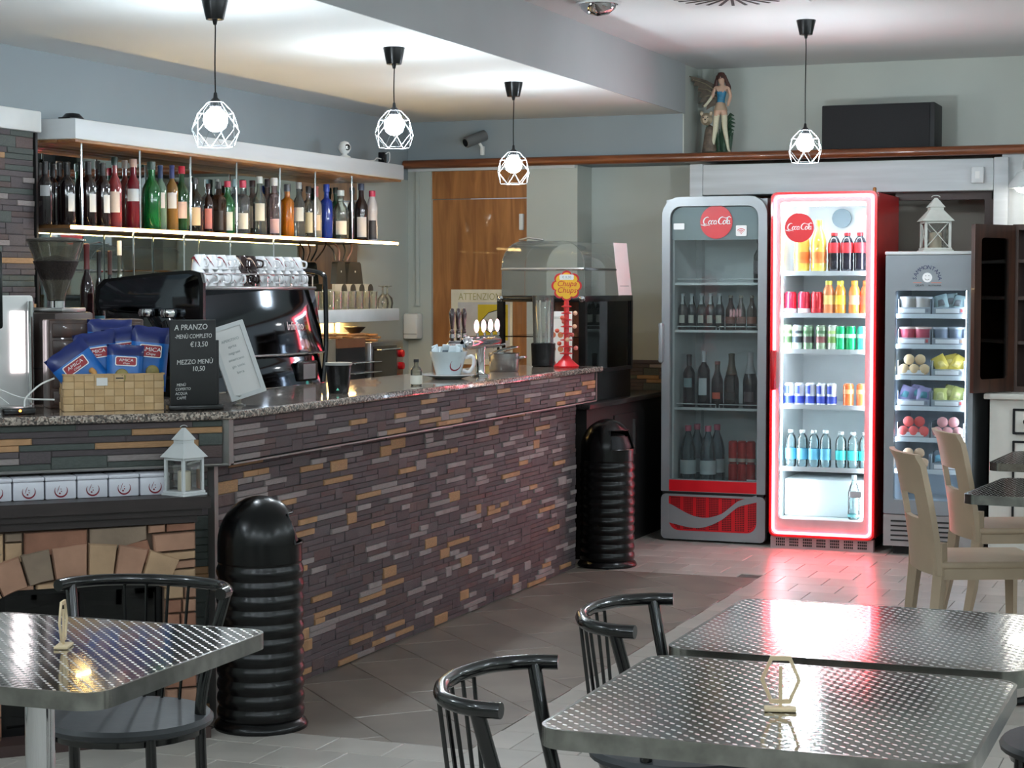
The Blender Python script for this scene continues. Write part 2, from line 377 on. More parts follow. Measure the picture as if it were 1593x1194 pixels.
# ---------------------------------------------------------------- floor tiles
LT = [mat('pale floor tile', (180, 174, 166), 0.30, var=0.10, scale=5, bump=0.03, bscale=25), mat('pale floor tile b', (172, 167, 159), 0.32, var=0.10, scale=5, bump=0.03, bscale=25)]
DT = [mat('dark floor tile', (130, 120, 110), 0.36, var=0.16, scale=4, bump=0.04, bscale=25), mat('dark floor tile b', (122, 113, 104), 0.36, var=0.16, scale=4, bump=0.04, bscale=25)]
DZ = (-3.22, 5.44, -2.255, 9.20)           # the darker strip laid diagonally along the bar
def tile_mesh(poly, m, g=0.0016):
    cx = sum(p[0] for p in poly) / len(poly); cy = sum(p[1] for p in poly) / len(poly)
    q = []
    for p in poly:
        d = Vector((p[0] - cx, p[1] - cy)); l = d.length; d = d * ((l - g * 1.3) / l) if l > 0.01 else d; q.append((d.x, d.y))
    mb = MB(); n = len(q); e = 0.0012
    vs = [(x, y, -0.006) for x, y in q] + [(x, y, -e) for x, y in q] + [(x * (1 - 0.014), y * (1 - 0.014), 0) for x, y in q]
    fs = [(i, (i + 1) % n, n + (i + 1) % n, n + i) for i in range(n)] + [(n + i, n + (i + 1) % n, 2 * n + (i + 1) % n, 2 * n + i) for i in range(n)] + [tuple(range(2 * n, 3 * n))]
    mb.add(vs, fs); return mb, (cx, cy)
tiles = []
S = 0.225
r = 0; y0 = 5.492 - 32 * S
while y0 < 11.4:
    x0 = -2.815 - 11 * S + (S / 2 if r % 2 else 0)
    while x0 < 3.2:
        poly = [(x0, y0), (x0 + S, y0), (x0 + S, y0 + S), (x0, y0 + S)]
        poly = clip_poly(poly, (-4.88, -1.6, 3.2, 11.22))
        if poly:
            cx_, cy_ = x0 + S / 2, y0 + S / 2
            if x0 >= DZ[2] or x0 + S <= DZ[0] or y0 >= DZ[3] or y0 + S <= DZ[1]: tiles.append((poly, (r + int(x0 * 50)) % 2))
            else:
                for bx in ((-9, -9, DZ[0], 20), (DZ[2], -9, 9, 20), (-9, -9, 9, DZ[1]), (-9, DZ[3], 9, 20)):
                    pc = clip_poly(poly, bx)
                    if pc and area(pc) > 0.002: tiles.append((pc, 0)); break
        x0 += S
    y0 += S; r += 1
def vis(poly):
    cx_ = sum(p[0] for p in poly) / len(poly); cy_ = sum(p[1] for p in poly) / len(poly)
    u, v, w_ = proj((cx_, cy_, 0))
    if w_ < 1 or not (-20 < u < 1613 and v < 1215): return 0
    if cx_ < -3.2 and cy_ > 5.5: return 0
    if cy_ > 10.45: return 0
    if v > 940 and u > 1160 - (v - 935) * 1.6 + 30: return 0
    return area(poly) / w_ ** 3
tiles.sort(key=lambda t: -vis(t[0]))
shared = {}
rest = MB()
for i, (poly, k) in enumerate(tiles):
    if i < 300 and vis(poly) > 0:
        full = len(poly) == 4 and abs(area(poly) - S * S) < 1e-5
        mb, c = tile_mesh(poly, None)
        if full:
            if k not in shared: shared[k] = mb.build('tile', LT[k], floor, smooth=False, loc=(*c, 0)).data
            else: put('tile', shared[k], floor, (*c, 0))
        else: mb.build('tile', LT[k], floor, smooth=False, loc=(*c, 0))
    else:
        mb, c = tile_mesh(poly, None); rest.add([(p[0] + c[0], p[1] + c[1], p[2]) for p in mb.v], mb.f, k)
o = rest.build('tile_field', LT, floor, smooth=False); o['kind'] = 'stuff'
a_ = 0.292; h_ = 0.70711
for i in range(-30, 30):
    for j in range(-30, 30):
        off = a_ if i % 2 else 0
        p0 = (j * 2 * a_ + off, i * a_)
        cs = [(p0[0], p0[1]), (p0[0] + 2 * a_, p0[1]), (p0[0] + 2 * a_, p0[1] + a_), (p0[0], p0[1] + a_)]
        # long side along (1,-1)
        poly = [(-3.2 + h_ * c[0] + h_ * c[1], 6.12 - h_ * c[0] + h_ * c[1]) for c in cs]
        poly = clip_poly(poly, DZ)
        if poly and area(poly) > 0.0015:
            mb, c = tile_mesh(poly, None); mb.build('tile', DT[(i + j) % 2], floor, smooth=False, loc=(*c, 0))

# ---------------------------------------------------------------- stone cladding
STONES = [mat('slate dark', (76, 68, 70), 0.6, var=0.25, scale=14, bump=0.5, bscale=45), mat('slate grey', (86, 77, 79), 0.6, var=0.22, scale=14, bump=0.5, bscale=45),
          mat('slate light', (142, 132, 130), 0.6, var=0.2, scale=14, bump=0.5, bscale=45), mat('slate ochre', (170, 130, 92), 0.6, var=0.22, scale=14, bump=0.5, bscale=45),
          mat('slate rust', (86, 70, 68), 0.6, var=0.25, scale=14, bump=0.5, bscale=45), mat('slate green', (74, 80, 76), 0.6, var=0.22, scale=14, bump=0.5, bscale=45)]
CUBE = []
for k_, m_ in enumerate(STONES):
    mb = MB()   # a split-faced slab: unit block with a slightly chipped front
    mb.add([(-.5, .5, -.5), (.5, .5, -.5), (.5, .5, .5), (-.5, .5, .5), (-.5, -.32, -.5), (.5, -.3, -.5), (.5, -.34, .5), (-.5, -.3, .5), (-.485, -.5, -.40), (.485, -.46, -.42), (.487, -.5, .42), (-.487, -.47, .40)],
           [(0, 1, 2, 3), (5, 4, 8, 9), (6, 5, 9, 10), (7, 6, 10, 11), (4, 7, 11, 8), (8, 11, 10, 9)] + [(1, 0, 4, 5), (2, 1, 5, 6), (3, 2, 6, 7), (0, 3, 7, 4)])
    me = bpy.data.meshes.new('stone'); me.from_pydata(mb.v, [], [tuple(reversed(f)) for f in mb.f]); me.materials.append(m_); CUBE.append(me)
def stone_layout(L, H, rh, lmin, lmax, weights, rng, two=0.22):
    nr = max(1, int(round(H / rh))); rh = H / nr; step = 0.02; nc = int(L / step)
    occ = [[False] * nc for _ in range(nr)]; out = []
    for r_ in range(nr):
        c = 0
        while c < nc:
            if occ[r_][c]: c += 1; continue
            free = 0
            while c + free < nc and not occ[r_][c + free]: free += 1
            n = max(1, int(rng.uniform(lmin, lmax) / step)); n = free if free - n < 3 else min(n, free)
            h = 1; k = rng.choices(range(6), weights)[0]
            if r_ < nr - 1 and rng.random() < (two if k != 2 else .06) and all(not occ[r_ + 1][c + q] for q in range(n)): h = 2; 
            if h == 2 and n * step > 0.13: n = max(3, int(n * .6))
            for q in range(n):
                for hh in range(h): occ[r_ + hh][c + q] = True
            out.append((c * step, r_ * rh, n * step, h * rh, k, rng.uniform(0.003, 0.011) if k in (2, 3) else rng.uniform(0.0, 0.005))); c += n
    return out
def add_stones(parent, panels, limit, seed, base_depth=0.012):
    """panels: (origin, t, n, L, H, rh, lmin, lmax, weights, visibility test)"""
    rng = random.Random(seed); allst = []
    for (O, t, n, L, H, rh, lo, hi, wts, ok) in panels:
        for (a, b, l, h, k, d) in stone_layout(L, H, rh, lo, hi, wts, rng):
            c = O + t * (a + l / 2) + Vector((0, 0, b + h / 2))
            u, v, w_ = proj(c)
            seen = -30 < u < 1620 and 0 < v < 1194 and ok(u, v)
            sc_ = (l * h * abs((c - CAM).normalized().dot(n)) / w_ ** 2) if seen else 0
            allst.append((sc_, c, t, n, l, h, k, d))
    allst.sort(key=lambda q: -q[0]); rest_ = MB()
    for i, (sc_, c, t, n, l, h, k, d) in enumerate(allst):
        dep = base_depth + d; g = 0.0006
        p = c + n * (dep / 2); rz = math.atan2(n.x, -n.y)      # local -y is the face
        if i < limit and sc_ > 0:
            put('stone', CUBE[k], parent, p, (0, 0, rz), (l - g, dep, h - g))
        else:
            ca, sa = math.cos(rz), math.sin(rz); vs = []
            for vv in CUBE[k].vertices:
                x_, y_, z_ = vv.co.x * (l - g), vv.co.y * dep, vv.co.z * (h - g)
                vs.append((p.x + x_ * ca - y_ * sa, p.y + x_ * sa + y_ * ca, p.z + z_))
            rest_.add(vs, [tuple(f.vertices) for f in CUBE[k].polygons], k)
    if rest_.v:
        o = rest_.build('stone_cladding', STONES, parent, smooth=False); o['kind'] = 'stuff'

# stone clad pillar at the left end of the bottle wall
pil = thing('stone_pillar', 'stone clad pillar with a white cap left of the bottle shelf', 'pillar', (0, 0, 0))
pil['kind'] = 'structure'; del pil['category']; pil.name = 'wall_left_pillar'
MB().box((-4.95, 5.0, 0), (-4.80, 6.78, 2.11)).build('pillar_core', MBLACK, pil, smooth=False)
MB().rbox((-4.95, 5.0, 2.10), (-4.77, 6.80, 2.19), 0.006).build('pillar_cap', WPAINT, pil)
add_stones(pil, [(Vector((-4.80, 5.0, 0.85)), Vector((0, 1, 0)), Vector((1, 0, 0)), 1.77, 1.25, 0.024, 0.10, 0.30, (34, 26, 12, 6, 12, 22), lambda u, v: u < 52 and v < 440)], 120, 3)
MB().box((-4.80, 6.775, 0.85), (-4.785, 6.79, 2.10)).build('corner_strip', MBLACK, pil, smooth=False)
# ================================================================ THE BAR
bar = thing('bar_counter', 'long bar front clad in split slate in purple grey and ochre', 'bar counter')
low = [(-3.225, 9.19), (-3.225, 5.539), (-4.36, 4.404), (-4.68, 4.72), (-3.66, 5.74), (-3.66, 9.19)]
upp = [(-3.15, 9.28), (-3.15, 5.508), (-4.31, 4.348), (-4.68, 4.72), (-3.66, 5.74), (-3.66, 9.28)]
CORE = mat('bar core', (46, 44, 43), 0.8)
MB().prism(low, 0.0, 0.862).build('lower_body', CORE, bar, smooth=False)
MB().prism(upp, 0.862, 1.012).build('upper_body', CORE, bar, smooth=False)
Y_, X_ = Vector((0, 1, 0)), Vector((1, 0, 0)); D45 = Vector((0.70711, 0.70711, 0))
WM = (42, 20, 15, 9, 14, 0); WL = (22, 10, 16, 9, 3, 40)
a = Vector((-3.225, 5.539, 0)); al = a - D45 * 1.58
b_ = Vector((-3.15, 5.508, 0.866)); bl = b_ - D45 * 1.6
add_stones(bar, [
    (Vector((-3.225, 5.545, 0.004)), Y_, X_, 3.64, 0.854, 0.0214, 0.09, 0.26, WM, lambda u, v: not (u < 475 and v > 765) and u < 900),
    (Vector((-3.15, 5.52, 0.870)), Y_, X_, 3.755, 0.140, 0.0202, 0.08, 0.26, WM, lambda u, v: True),
    (al + Vector((0, 0, 0.004)), D45, N45, 1.575, 0.854, 0.0244, 0.10, 0.30, WL, lambda u, v: u > 302 and v < 770),
    (bl, D45, N45, 1.59, 0.144, 0.0206, 0.12, 0.40, WL, lambda u, v: True)], 300, 11)
tr = MB(); tr.box((-3.152, 5.50, 0.860), (-3.132, 9.285, 0.866)); tr.build('edge_trim', ALU, bar, smooth=False)
MB().box((-3.16, 5.488, 0.86), (-3.132, 5.518, 1.012)).build('corner_trim', ALU, bar, smooth=False)
MB().box((-3.235, 5.52, 0.0), (-3.207, 5.545, 0.858)).build('corner_trim', ALU, bar, smooth=False)
e0, e1 = b_ + N45 * 0.02, bl + N45 * 0.02
MB().tube([(e0.x, e0.y, 0.863), (e1.x, e1.y, 0.863)], 0.005, 6).build('edge_trim', ALU, bar)
MB().box((-3.66, 9.28, 0.866), (-3.132, 9.292, 1.012)).build('end_panel', mat('end slate', (98, 90, 88), 0.6, var=0.2), bar, smooth=False)

GRAN = granite('speckled granite')
wt = [(-3.112, 9.335), (-3.112, 5.492), (-4.30, 4.304), (-4.75, 4.75), (-3.70, 5.80), (-3.70, 9.335)]
bm = bmesh.new(); vs = [bm.verts.new((p[0], p[1], 1.012)) for p in wt]; f = bm.faces.new(vs); ext = bmesh.ops.extrude_face_region(bm, geom=[f])
for v in [g for g in ext['geom'] if isinstance(g, bmesh.types.BMVert)]: v.co.z = 1.040
bmesh.ops.recalc_face_normals(bm, faces=bm.faces)
bmesh.ops.bevel(bm, geom=[e for e in bm.edges if abs(e.verts[0].co.z - e.verts[1].co.z) < 1e-6], offset=0.009, segments=3, profile=0.5, affect='EDGES')
me = bpy.data.meshes.new('bar_worktop'); bm.to_mesh(me); bm.free(); me.materials.append(GRAN)
top = tag(put('bar_worktop', me), 'speckled granite worktop running along the slate bar', 'worktop')

# counters behind the bar
wc = thing('work_counter', 'steel work counter hidden behind the bar under the coffee machine', 'counter')
MB().box((-4.28, 5.95, 0.0), (-3.72, 9.2, 0.93)).build('body', DMETAL, wc, smooth=False)
MB().rbox((-4.30, 5.93, 0.93), (-3.72, 9.22, 0.955), 0.004).build('top', STEEL, wc)
bc = thing('back_counter', 'dark back counter against the bottle wall carrying the ovens', 'counter')
MB().box((-4.94, 6.9, 0.0), (-4.48, 10.6, 0.85)).build('body', MBLACK, bc, smooth=False)
MB().rbox((-4.94, 6.88, 0.85), (-4.46, 10.62, 0.88), 0.005).build('top', mat('dark worktop', (58, 52, 46), 0.3), bc)
ec = thing('end_counter', 'low black counter between the bar end and the grey fridge', 'counter')
MB().box((-4.30, 9.50, 0.0), (-3.26, 10.90, 0.80)).build('body', MBLACK, ec, smooth=False)
MB().rbox((-4.32, 9.47, 0.80), (-3.23, 10.92, 0.83), 0.006).build('top', mat('black granite', (36, 34, 34), 0.25, var=0.5, scale=60), ec)
MB().box((-3.258, 9.95, 0.12), (-3.25, 10.35, 0.74)).build('door', MBLACK, ec, smooth=False)
MB().box((-3.25, 10.28, 0.50), (-3.235, 10.295, 0.70)).build('handle', STEEL, ec, smooth=False)
# splash back of slate along the end wall
sb = thing('slate_splashback', 'dark slate splashback above the low black counter', 'splashback'); sb.name = 'wall_back_slate'; del sb['category']; sb['kind'] = 'structure'
MB().box((-3.81, 11.20, 0), (-3.12, 11.218, 0.98)).build('backing', MBLACK, sb, smooth=False)
add_stones(sb, [(Vector((-3.81, 11.20, 0.30)), X_, Vector((0, -1, 0)), 0.69, 0.70, 0.023, 0.1, 0.3, WL, lambda u, v: u > 980)], 60, 5)

# ---------------------------------------------------------------- fireplace built into the bar's corner
fp = thing('fireplace', 'corner fireplace faced with sandstone blocks and a segmental arch', 'fireplace')
FO = 0.165
def fr45(off): return (c45(0, off, 0), T45.copy(), Vector((0, 0, 1)), N45.copy())
MB().prism([(0.115, 0.0), (0.215, 0.0), (0.215, 0.512), (0.735, 0.512), (0.735, 0.0), (0.86, 0.0), (0.86, 0.70), (0.115, 0.70)], 0.0, FO - 0.012, fr45(0)).build('core', mat('mortar', (104, 86, 72), 0.9), fp, smooth=False)
SAND = [mat('sandstone pink', (158, 120, 98), 0.85, var=0.2, scale=9, bump=0.6, bscale=30), mat('sandstone buff', (168, 138, 108), 0.85, var=0.2, scale=9, bump=0.6, bscale=30),
        mat('sandstone grey', (130, 112, 95), 0.85, var=0.2, scale=9, bump=0.6, bscale=30), mat('sandstone rust', (138, 96, 76), 0.85, var=0.2, scale=9, bump=0.6, bscale=30)]
rs = random.Random(5)
def block(poly, k=None, out=None):
    """one dressed stone: bulging front with chamfered rim"""
    cx = sum(p[0] for p in poly) / len(poly); cz = sum(p[1] for p in poly) / len(poly); n = len(poly)
    ar = sum(poly[i][0] * poly[(i + 1) % n][1] - poly[(i + 1) % n][0] * poly[i][1] for i in range(n))
    if ar < 0: poly = poly[::-1]
    O, ex, ey, en = fr45(FO); d = out if out else rs.uniform(0.009, 0.014); g = 0.0015
    def ring(sh, h):
        res = []
        for p in poly:
            v = Vector((p[0] - cx, p[1] - cz)); l = v.length; v = v * max(0.2, (l - sh) / l); res.append(O + ex * (cx + v.x) + ey * (cz + v.y) + en * (h + rs.uniform(-.0015, .0015))); 
        return res
    vs = ring(g, -0.012) + ring(g, d * .55) + ring(g + 0.005, d); vs.append(O + ex * cx + ey * cz + en * (d + 0.004))
    fs = [(i, n + i, n + (i + 1) % n, (i + 1) % n) for i in range(n)] + [(n + i, 2 * n + i, 2 * n + (i + 1) % n, n + (i + 1) % n) for i in range(n)] + [(2 * n + i, 3 * n, 2 * n + (i + 1) % n) for i in range(n)]
    mb = MB(); mb.add(vs, fs); mb.build('sandstone_block', SAND[k if k is not None else rs.randrange(4)], fp, angle=30)
# measured outlines (s along the corner from its right end, z up)
BL = [
 ([(0.86,0.682),(0.722,0.682),(0.722,0.590),(0.86,0.590)],1), ([(0.718,0.682),(0.665,0.682),(0.665,0.655),(0.718,0.655)],2), ([(0.718,0.652),(0.665,0.652),(0.665,0.59),(0.718,0.59)],1),
 ([(0.66,0.682),(0.462,0.684),(0.462,0.615),(0.585,0.605),(0.66,0.580)],3), ([(0.456,0.684),(0.272,0.686),(0.272,0.642),(0.36,0.615),(0.456,0.615)],2),
 ([(0.268,0.686),(0.212,0.687),(0.212,0.662),(0.268,0.660)],0), ([(0.208,0.687),(0.113,0.688),(0.113,0.664),(0.208,0.662)],3),
 ([(0.254,0.655),(0.113,0.659),(0.113,0.602),(0.250,0.598)],0), ([(0.36,0.635),(0.27,0.640),(0.252,0.585),(0.27,0.560),(0.358,0.575)],3),
 ([(0.264,0.592),(0.113,0.597),(0.113,0.573),(0.232,0.566)],1), ([(0.228,0.562),(0.113,0.568),(0.113,0.543),(0.196,0.540)],0),
 ([(0.192,0.536),(0.113,0.538),(0.113,0.513),(0.192,0.512)],1), ([(0.86,0.616),(0.722,0.622),(0.78,0.585),(0.86,0.556)],2)]
for p, k in BL: block(p, k)
cs, R0 = 0.475, 0.745; zc = 0.640 - R0
angs = [-31, -23.2, -15.6, -8.2, 1.0, 8.4, 16.2, 24.6]
for i in range(7):
    a0, a1 = math.radians(angs[i] + .12), math.radians(angs[i + 1] - .12); Ri = R0 - 0.105
    pts = [(cs - R0 * math.sin(a), zc + R0 * math.cos(a)) for a in (a0, (a0 + a1) / 2, a1)] + [(cs - Ri * math.sin(a), zc + Ri * math.cos(a)) for a in (a1, (a0 + a1) / 2, a0)]
    block(pts, (1, 0, 2, 0, 1, 0, 1)[i], 0.022)
Ri = R0 - 0.109
for s0, s1, k in ((0.235, 0.325, 1), (0.33, 0.475, 0), (0.48, 0.625, 1), (0.63, 0.715, 0)):
    tp = [(s_, zc + math.sqrt(Ri * Ri - (s_ - cs) ** 2)) for s_ in (s0, (s0 + s1) / 2, s1)]
    tp = [(s_, max(z_, 0.516)) for s_, z_ in tp]
    block([(s0, 0.502), (s1, 0.502)] + tp[::-1], k, 0.012)
for side in (0, 1):
    zz = 0.008; x0, x1 = ((0.113, 0.215), (0.735, 0.86))[side]
    while zz < 0.50:
        h = min(rs.choice((0.035, 0.045, 0.055, 0.065)), 0.508 - zz)
        if 0.508 - zz - h < 0.02: h = 0.508 - zz
        xm = x0 + (x1 - x0) * rs.uniform(.35, .65)
        if rs.random() < .7: block([(x0, zz), (xm - .002, zz), (xm - .002, zz + h - .004), (x0, zz + h - .004)]); block([(xm + .002, zz), (x1, zz), (x1, zz + h - .004), (xm + .002, zz + h - .004)])
        else: block([(x0, zz), (x1, zz), (x1, zz + h - .004), (x0, zz + h - .004)])
        zz += h
# black fire box with its glazed doors and grate
fb = MB(); fb.prism([(0.215, 0.0), (0.735, 0.0), (0.735, 0.512), (0.215, 0.512)], 0.005, 0.05, fr45(0)); fb.build('firebox', mat('soot black', (10, 10, 10), 0.7), fp, smooth=False)
fbf = MB()
for r_ in ((0.215, 0.0, 0.235, 0.505), (0.715, 0.0, 0.735, 0.505), (0.235, 0.48, 0.715, 0.505), (0.235, 0.0, 0.715, 0.06), (0.468, 0.06, 0.482, 0.48)):
    fbf.prism([(r_[0], r_[1]), (r_[2], r_[1]), (r_[2], r_[3]), (r_[0], r_[3])], 0.11, 0.135, fr45(0))
fbf.build('door_frame', BLACK, fp, smooth=False)
MB().prism([(0.235, 0.06), (0.715, 0.06), (0.715, 0.48), (0.235, 0.48)], 0.118, 0.122, fr45(0)).build('door_glass', glass('smoked glass', (40, 40, 42), 1.0), fp, smooth=False)
mt = MB(); 
for s0, s1, z0, z1, of in ((0.075, 0.90, 0.738, 0.777, 0.225), (0.10, 0.885, 0.716, 0.738, 0.205), (0.11, 0.87, 0.690, 0.716, 0.185)):
    mt.prism([(s0, z0), (s1, z0), (s1, z1), (s0, z1)], 0.0, of, fr45(0))
mt.build('mantel_shelf', mat('dark stained wood', (38, 28, 27), 0.4, var=0.25, scale=6, stretch=(1, 1, 6)), fp, smooth=False)
MB().prism([(0.09, 0.0), (0.90, 0.0), (0.90, 0.035), (0.09, 0.035)], 0.0, 0.26, fr45(0)).build('hearth', mat('hearth wood', (60, 42, 38), 0.6), fp, smooth=False)

# six white tins on the mantel
SWR = mat('swirl red', (120, 22, 40), 0.5); TINW = mat('tin white', (212, 212, 220), 0.35, var=0.03)
ords = ['nearest the lantern', 'second from the lantern', 'third from the lantern', 'fourth from the lantern', 'fifth from the lantern', 'leftmost of the row']
for i in range(6):
    s_ = 0.232 + 0.1005 * i
    p = c45(s_, 0.075, 0.777)
    t = thing('storage_tin', 'white lidded tin with a dark red swirl on the mantel, ' + ords[i], 'tin', p, PI / 4, 'white tins on the mantel')
    MB().rbox((-.048, -.045, 0), (.048, .045, .058), 0.004).build('body', TINW, t)
    MB().rbox((-.0495, -.0465, .058), (.0495, .0465, .072), 0.005).build('lid', TINW, t)
    fr = (Vector((0, -0.0456, 0.026)), Vector((1, 0, 0)), Vector((0, 0, 1)), Vector((0, -1, 0)))
    mb = MB(); arc = circ(0.020, 20, (0.0, 0.002), math.radians(150), math.radians(395), True)
    mb.ribbon(arc, [0.0008 + 0.0045 * math.sin(PI * q / 20) for q in range(21)], fr, 0.0006)
    mb.ribbon([(-.004, .018), (-.009, .006), (-.012, -.004)], [.001, .002, .001], fr, 0.0006)
    mb.prism(circ(.003, 8, (-.004, -.007)), 0, .0006, fr); mb.prism(circ(.002, 8, (.001, -.001)), 0, .0006, fr); mb.prism(circ(.0015, 8, (0, .007)), 0, .0006, fr)
    mb.build('swirl_emblem', SWR, t, smooth=False)

def lantern(name, label, loc, rotz, W, H, cross=False, m=None):
    """four-sided candle lantern with hipped roof, panes and a candle"""
    m = m or WPAINT; t = thing(name, label, 'lantern', loc, rotz); w2 = W / 2
    bh, gh = 0.07 * H, 0.55 * H
    b = MB(); b.rbox((-w2, -w2, 0), (w2, w2, bh * .45), 0.002); b.rbox((-w2 * .92, -w2 * .92, bh * .45), (w2 * .92, w2 * .92, bh), 0.002); b.build('base', m, t)
    q = w2 * .86; pw = W * .085
    for sx in (-1, 1):
        for sy in (-1, 1):
            MB().box((sx * q, sy * q, bh), (sx * (q - pw), sy * (q - pw), gh)).build('post', m, t, smooth=False)
    z1 = gh
    def pyr(r0, r1, a, b_, nm):
        mb = MB(); mb.add([(-r0, -r0, a), (r0, -r0, a), (r0, r0, a), (-r0, r0, a), (-r1, -r1, b_), (r1, -r1, b_), (r1, r1, b_), (-r1, r1, b_)], [(3, 2, 1, 0), (4, 5, 6, 7), (0, 1, 5, 4), (1, 2, 6, 5), (2, 3, 7, 6), (3, 0, 4, 7)])
        return mb
    mb = MB(); mb.box((-q, -q, gh - .04 * H), (q, q, gh)); 
    for g in (pyr(w2 * 1.04, w2 * .44, gh, gh + .20 * H, ''), pyr(w2 * .44, w2 * .44, gh + .20 * H, gh + .25 * H, ''), pyr(w2 * .54, w2 * .08, gh + .25 * H, gh + .42 * H, '')): mb.add(g.v, g.f)
    mb.build('roof', m, t, smooth=False)
    MB().tube([(w2 * .28 * math.cos(a), 0, gh + .405 * H + w2 * .1 + w2 * .12 * math.sin(a)) for a in [PI * k / 8 for k in range(9)]], W * .012, 6).build('handle', m, t)
    mb = MB(); mb.lathe([(W * .2, bh), (W * .2, bh + .27 * H), (W * .17, bh + .28 * H), (0, bh + .28 * H)], 16); mb.build('candle', mat('candle wax', (214, 205, 180), 0.5), t)
    for k in range(4):
        a = k * PI / 2; e = q - pw * .5; p = [(-e, -e), (e, -e)]; ca, sa = math.cos(a), math.sin(a)
        P = [Vector((x * ca - y * sa, x * sa + y * ca, 0)) for x, y in p]
        if cross:
            mb = MB(); mb.tube([P[0] + Vector((0, 0, bh)), P[1] + Vector((0, 0, gh))], W * .018, 5); mb.tube([P[1] + Vector((0, 0, bh)), P[0] + Vector((0, 0, gh))], W * .018, 5); mb.build('cross_bar', m, t)
        mb = MB(); mb.add([P[0] + Vector((0, 0, bh)), P[1] + Vector((0, 0, bh)), P[1] + Vector((0, 0, gh)), P[0] + Vector((0, 0, gh))], [(0, 1, 2, 3)]); mb.build('pane', CLEAR, t, smooth=False)
    return t
lp = c45(0.145, 0.155, 0.777)
lantern('candle_lantern', 'white candle lantern standing on the dark mantel beside the tins', lp, PI / 4 + 0.5, 0.105, 0.225)
# ================================================================ RUBBISH BINS
def dome_bin(name, label, loc, rotz=0.0):
    t = thing(name, label, 'bin', loc, rotz, 'domed ribbed bins along the bar')
    R_ = 0.140; prof = [(0.0, 0.0), (0.153, 0.0), (0.156, 0.008), (0.150, 0.020), (0.141, 0.028)]; z = 0.032
    for i in range(11):
        prof += [(0.137, z), (0.1425, z + .010), (0.1445, z + .022), (0.1425, z + .034), (0.137, z + .0445)]; z += 0.0465
    prof += [(0.137, z + .004), (0.140, z + .008), (0.0, z + .008)]
    MB().lathe(prof, 40).build('ribbed_body', BLACK, t, angle=60)
    z0 = z + .008; dz = 0.765 - z0 - 0.06
    pr = [(0.139, z0), (0.139, z0 + .03), (0.139, z0 + .06)] + [(0.139 * math.cos(a), z0 + .06 + dz * math.sin(a)) for a in [PI / 2 * k / 9 for k in range(1, 9)]] + [(0.001, 0.765)]
    n = 40; vs, fs = [], []; k = len(pr)
    for i in range(n):
        a = 2 * PI * i / n
        for r_, h in pr: vs.append((r_ * math.cos(a), r_ * math.sin(a), h))
    for i in range(n):
        a = (i + .5) * 360 / n; a = a - 360 if a > 180 else a; j = (i + 1) % n
        for q in range(k - 1):
            if abs(a) < 46 and 2 <= q <= 5: continue
            fs.append((i * k + q, j * k + q, j * k + q + 1, i * k + q + 1))
    MB().add(vs, fs).build('dome_lid', BLACK, t, angle=60)
    MB().lathe([(0.0, z0), (0.118, z0), (0.118, z0 + .07), (0.09, z0 + .13), (0.0, z0 + .15)], 20).build('inner_liner', MBLACK, t)
    rim = []
    for q in range(0, 13):
        a = math.radians(-46 + 92 * q / 12); rim.append((0.141 * math.cos(a), 0.141 * math.sin(a), z0 + .06))
    for q in range(13):
        a = math.radians(46 - 92 * q / 12); rr = pr[6]; rim.append((rr[0] * 1.02 * math.cos(a), rr[0] * 1.02 * math.sin(a), rr[1]))
    MB().tube(rim, 0.004, 6, closed=True).build('opening_rim', BLACK, t)
    f = []
    for q in range(9):
        a = math.radians(-40 + 80 * q / 8)
        f += [(0.126 * math.cos(a), 0.126 * math.sin(a), z0 + .065), (0.105 * math.cos(a), 0.105 * math.sin(a), z0 + .125)]
    MB().add(f, [(2 * i, 2 * i + 2, 2 * i + 3, 2 * i + 1) for i in range(8)]).build('swing_flap', DMETAL, t)
    return t
dome_bin('litter_bin', 'black ribbed bin with a domed lid beside the fireplace', (-3.02, 5.49, 0), 0.7)
dome_bin('litter_bin', 'black ribbed bin with a domed lid at the far end of the bar', (-3.095, 9.352, 0), -0.35)

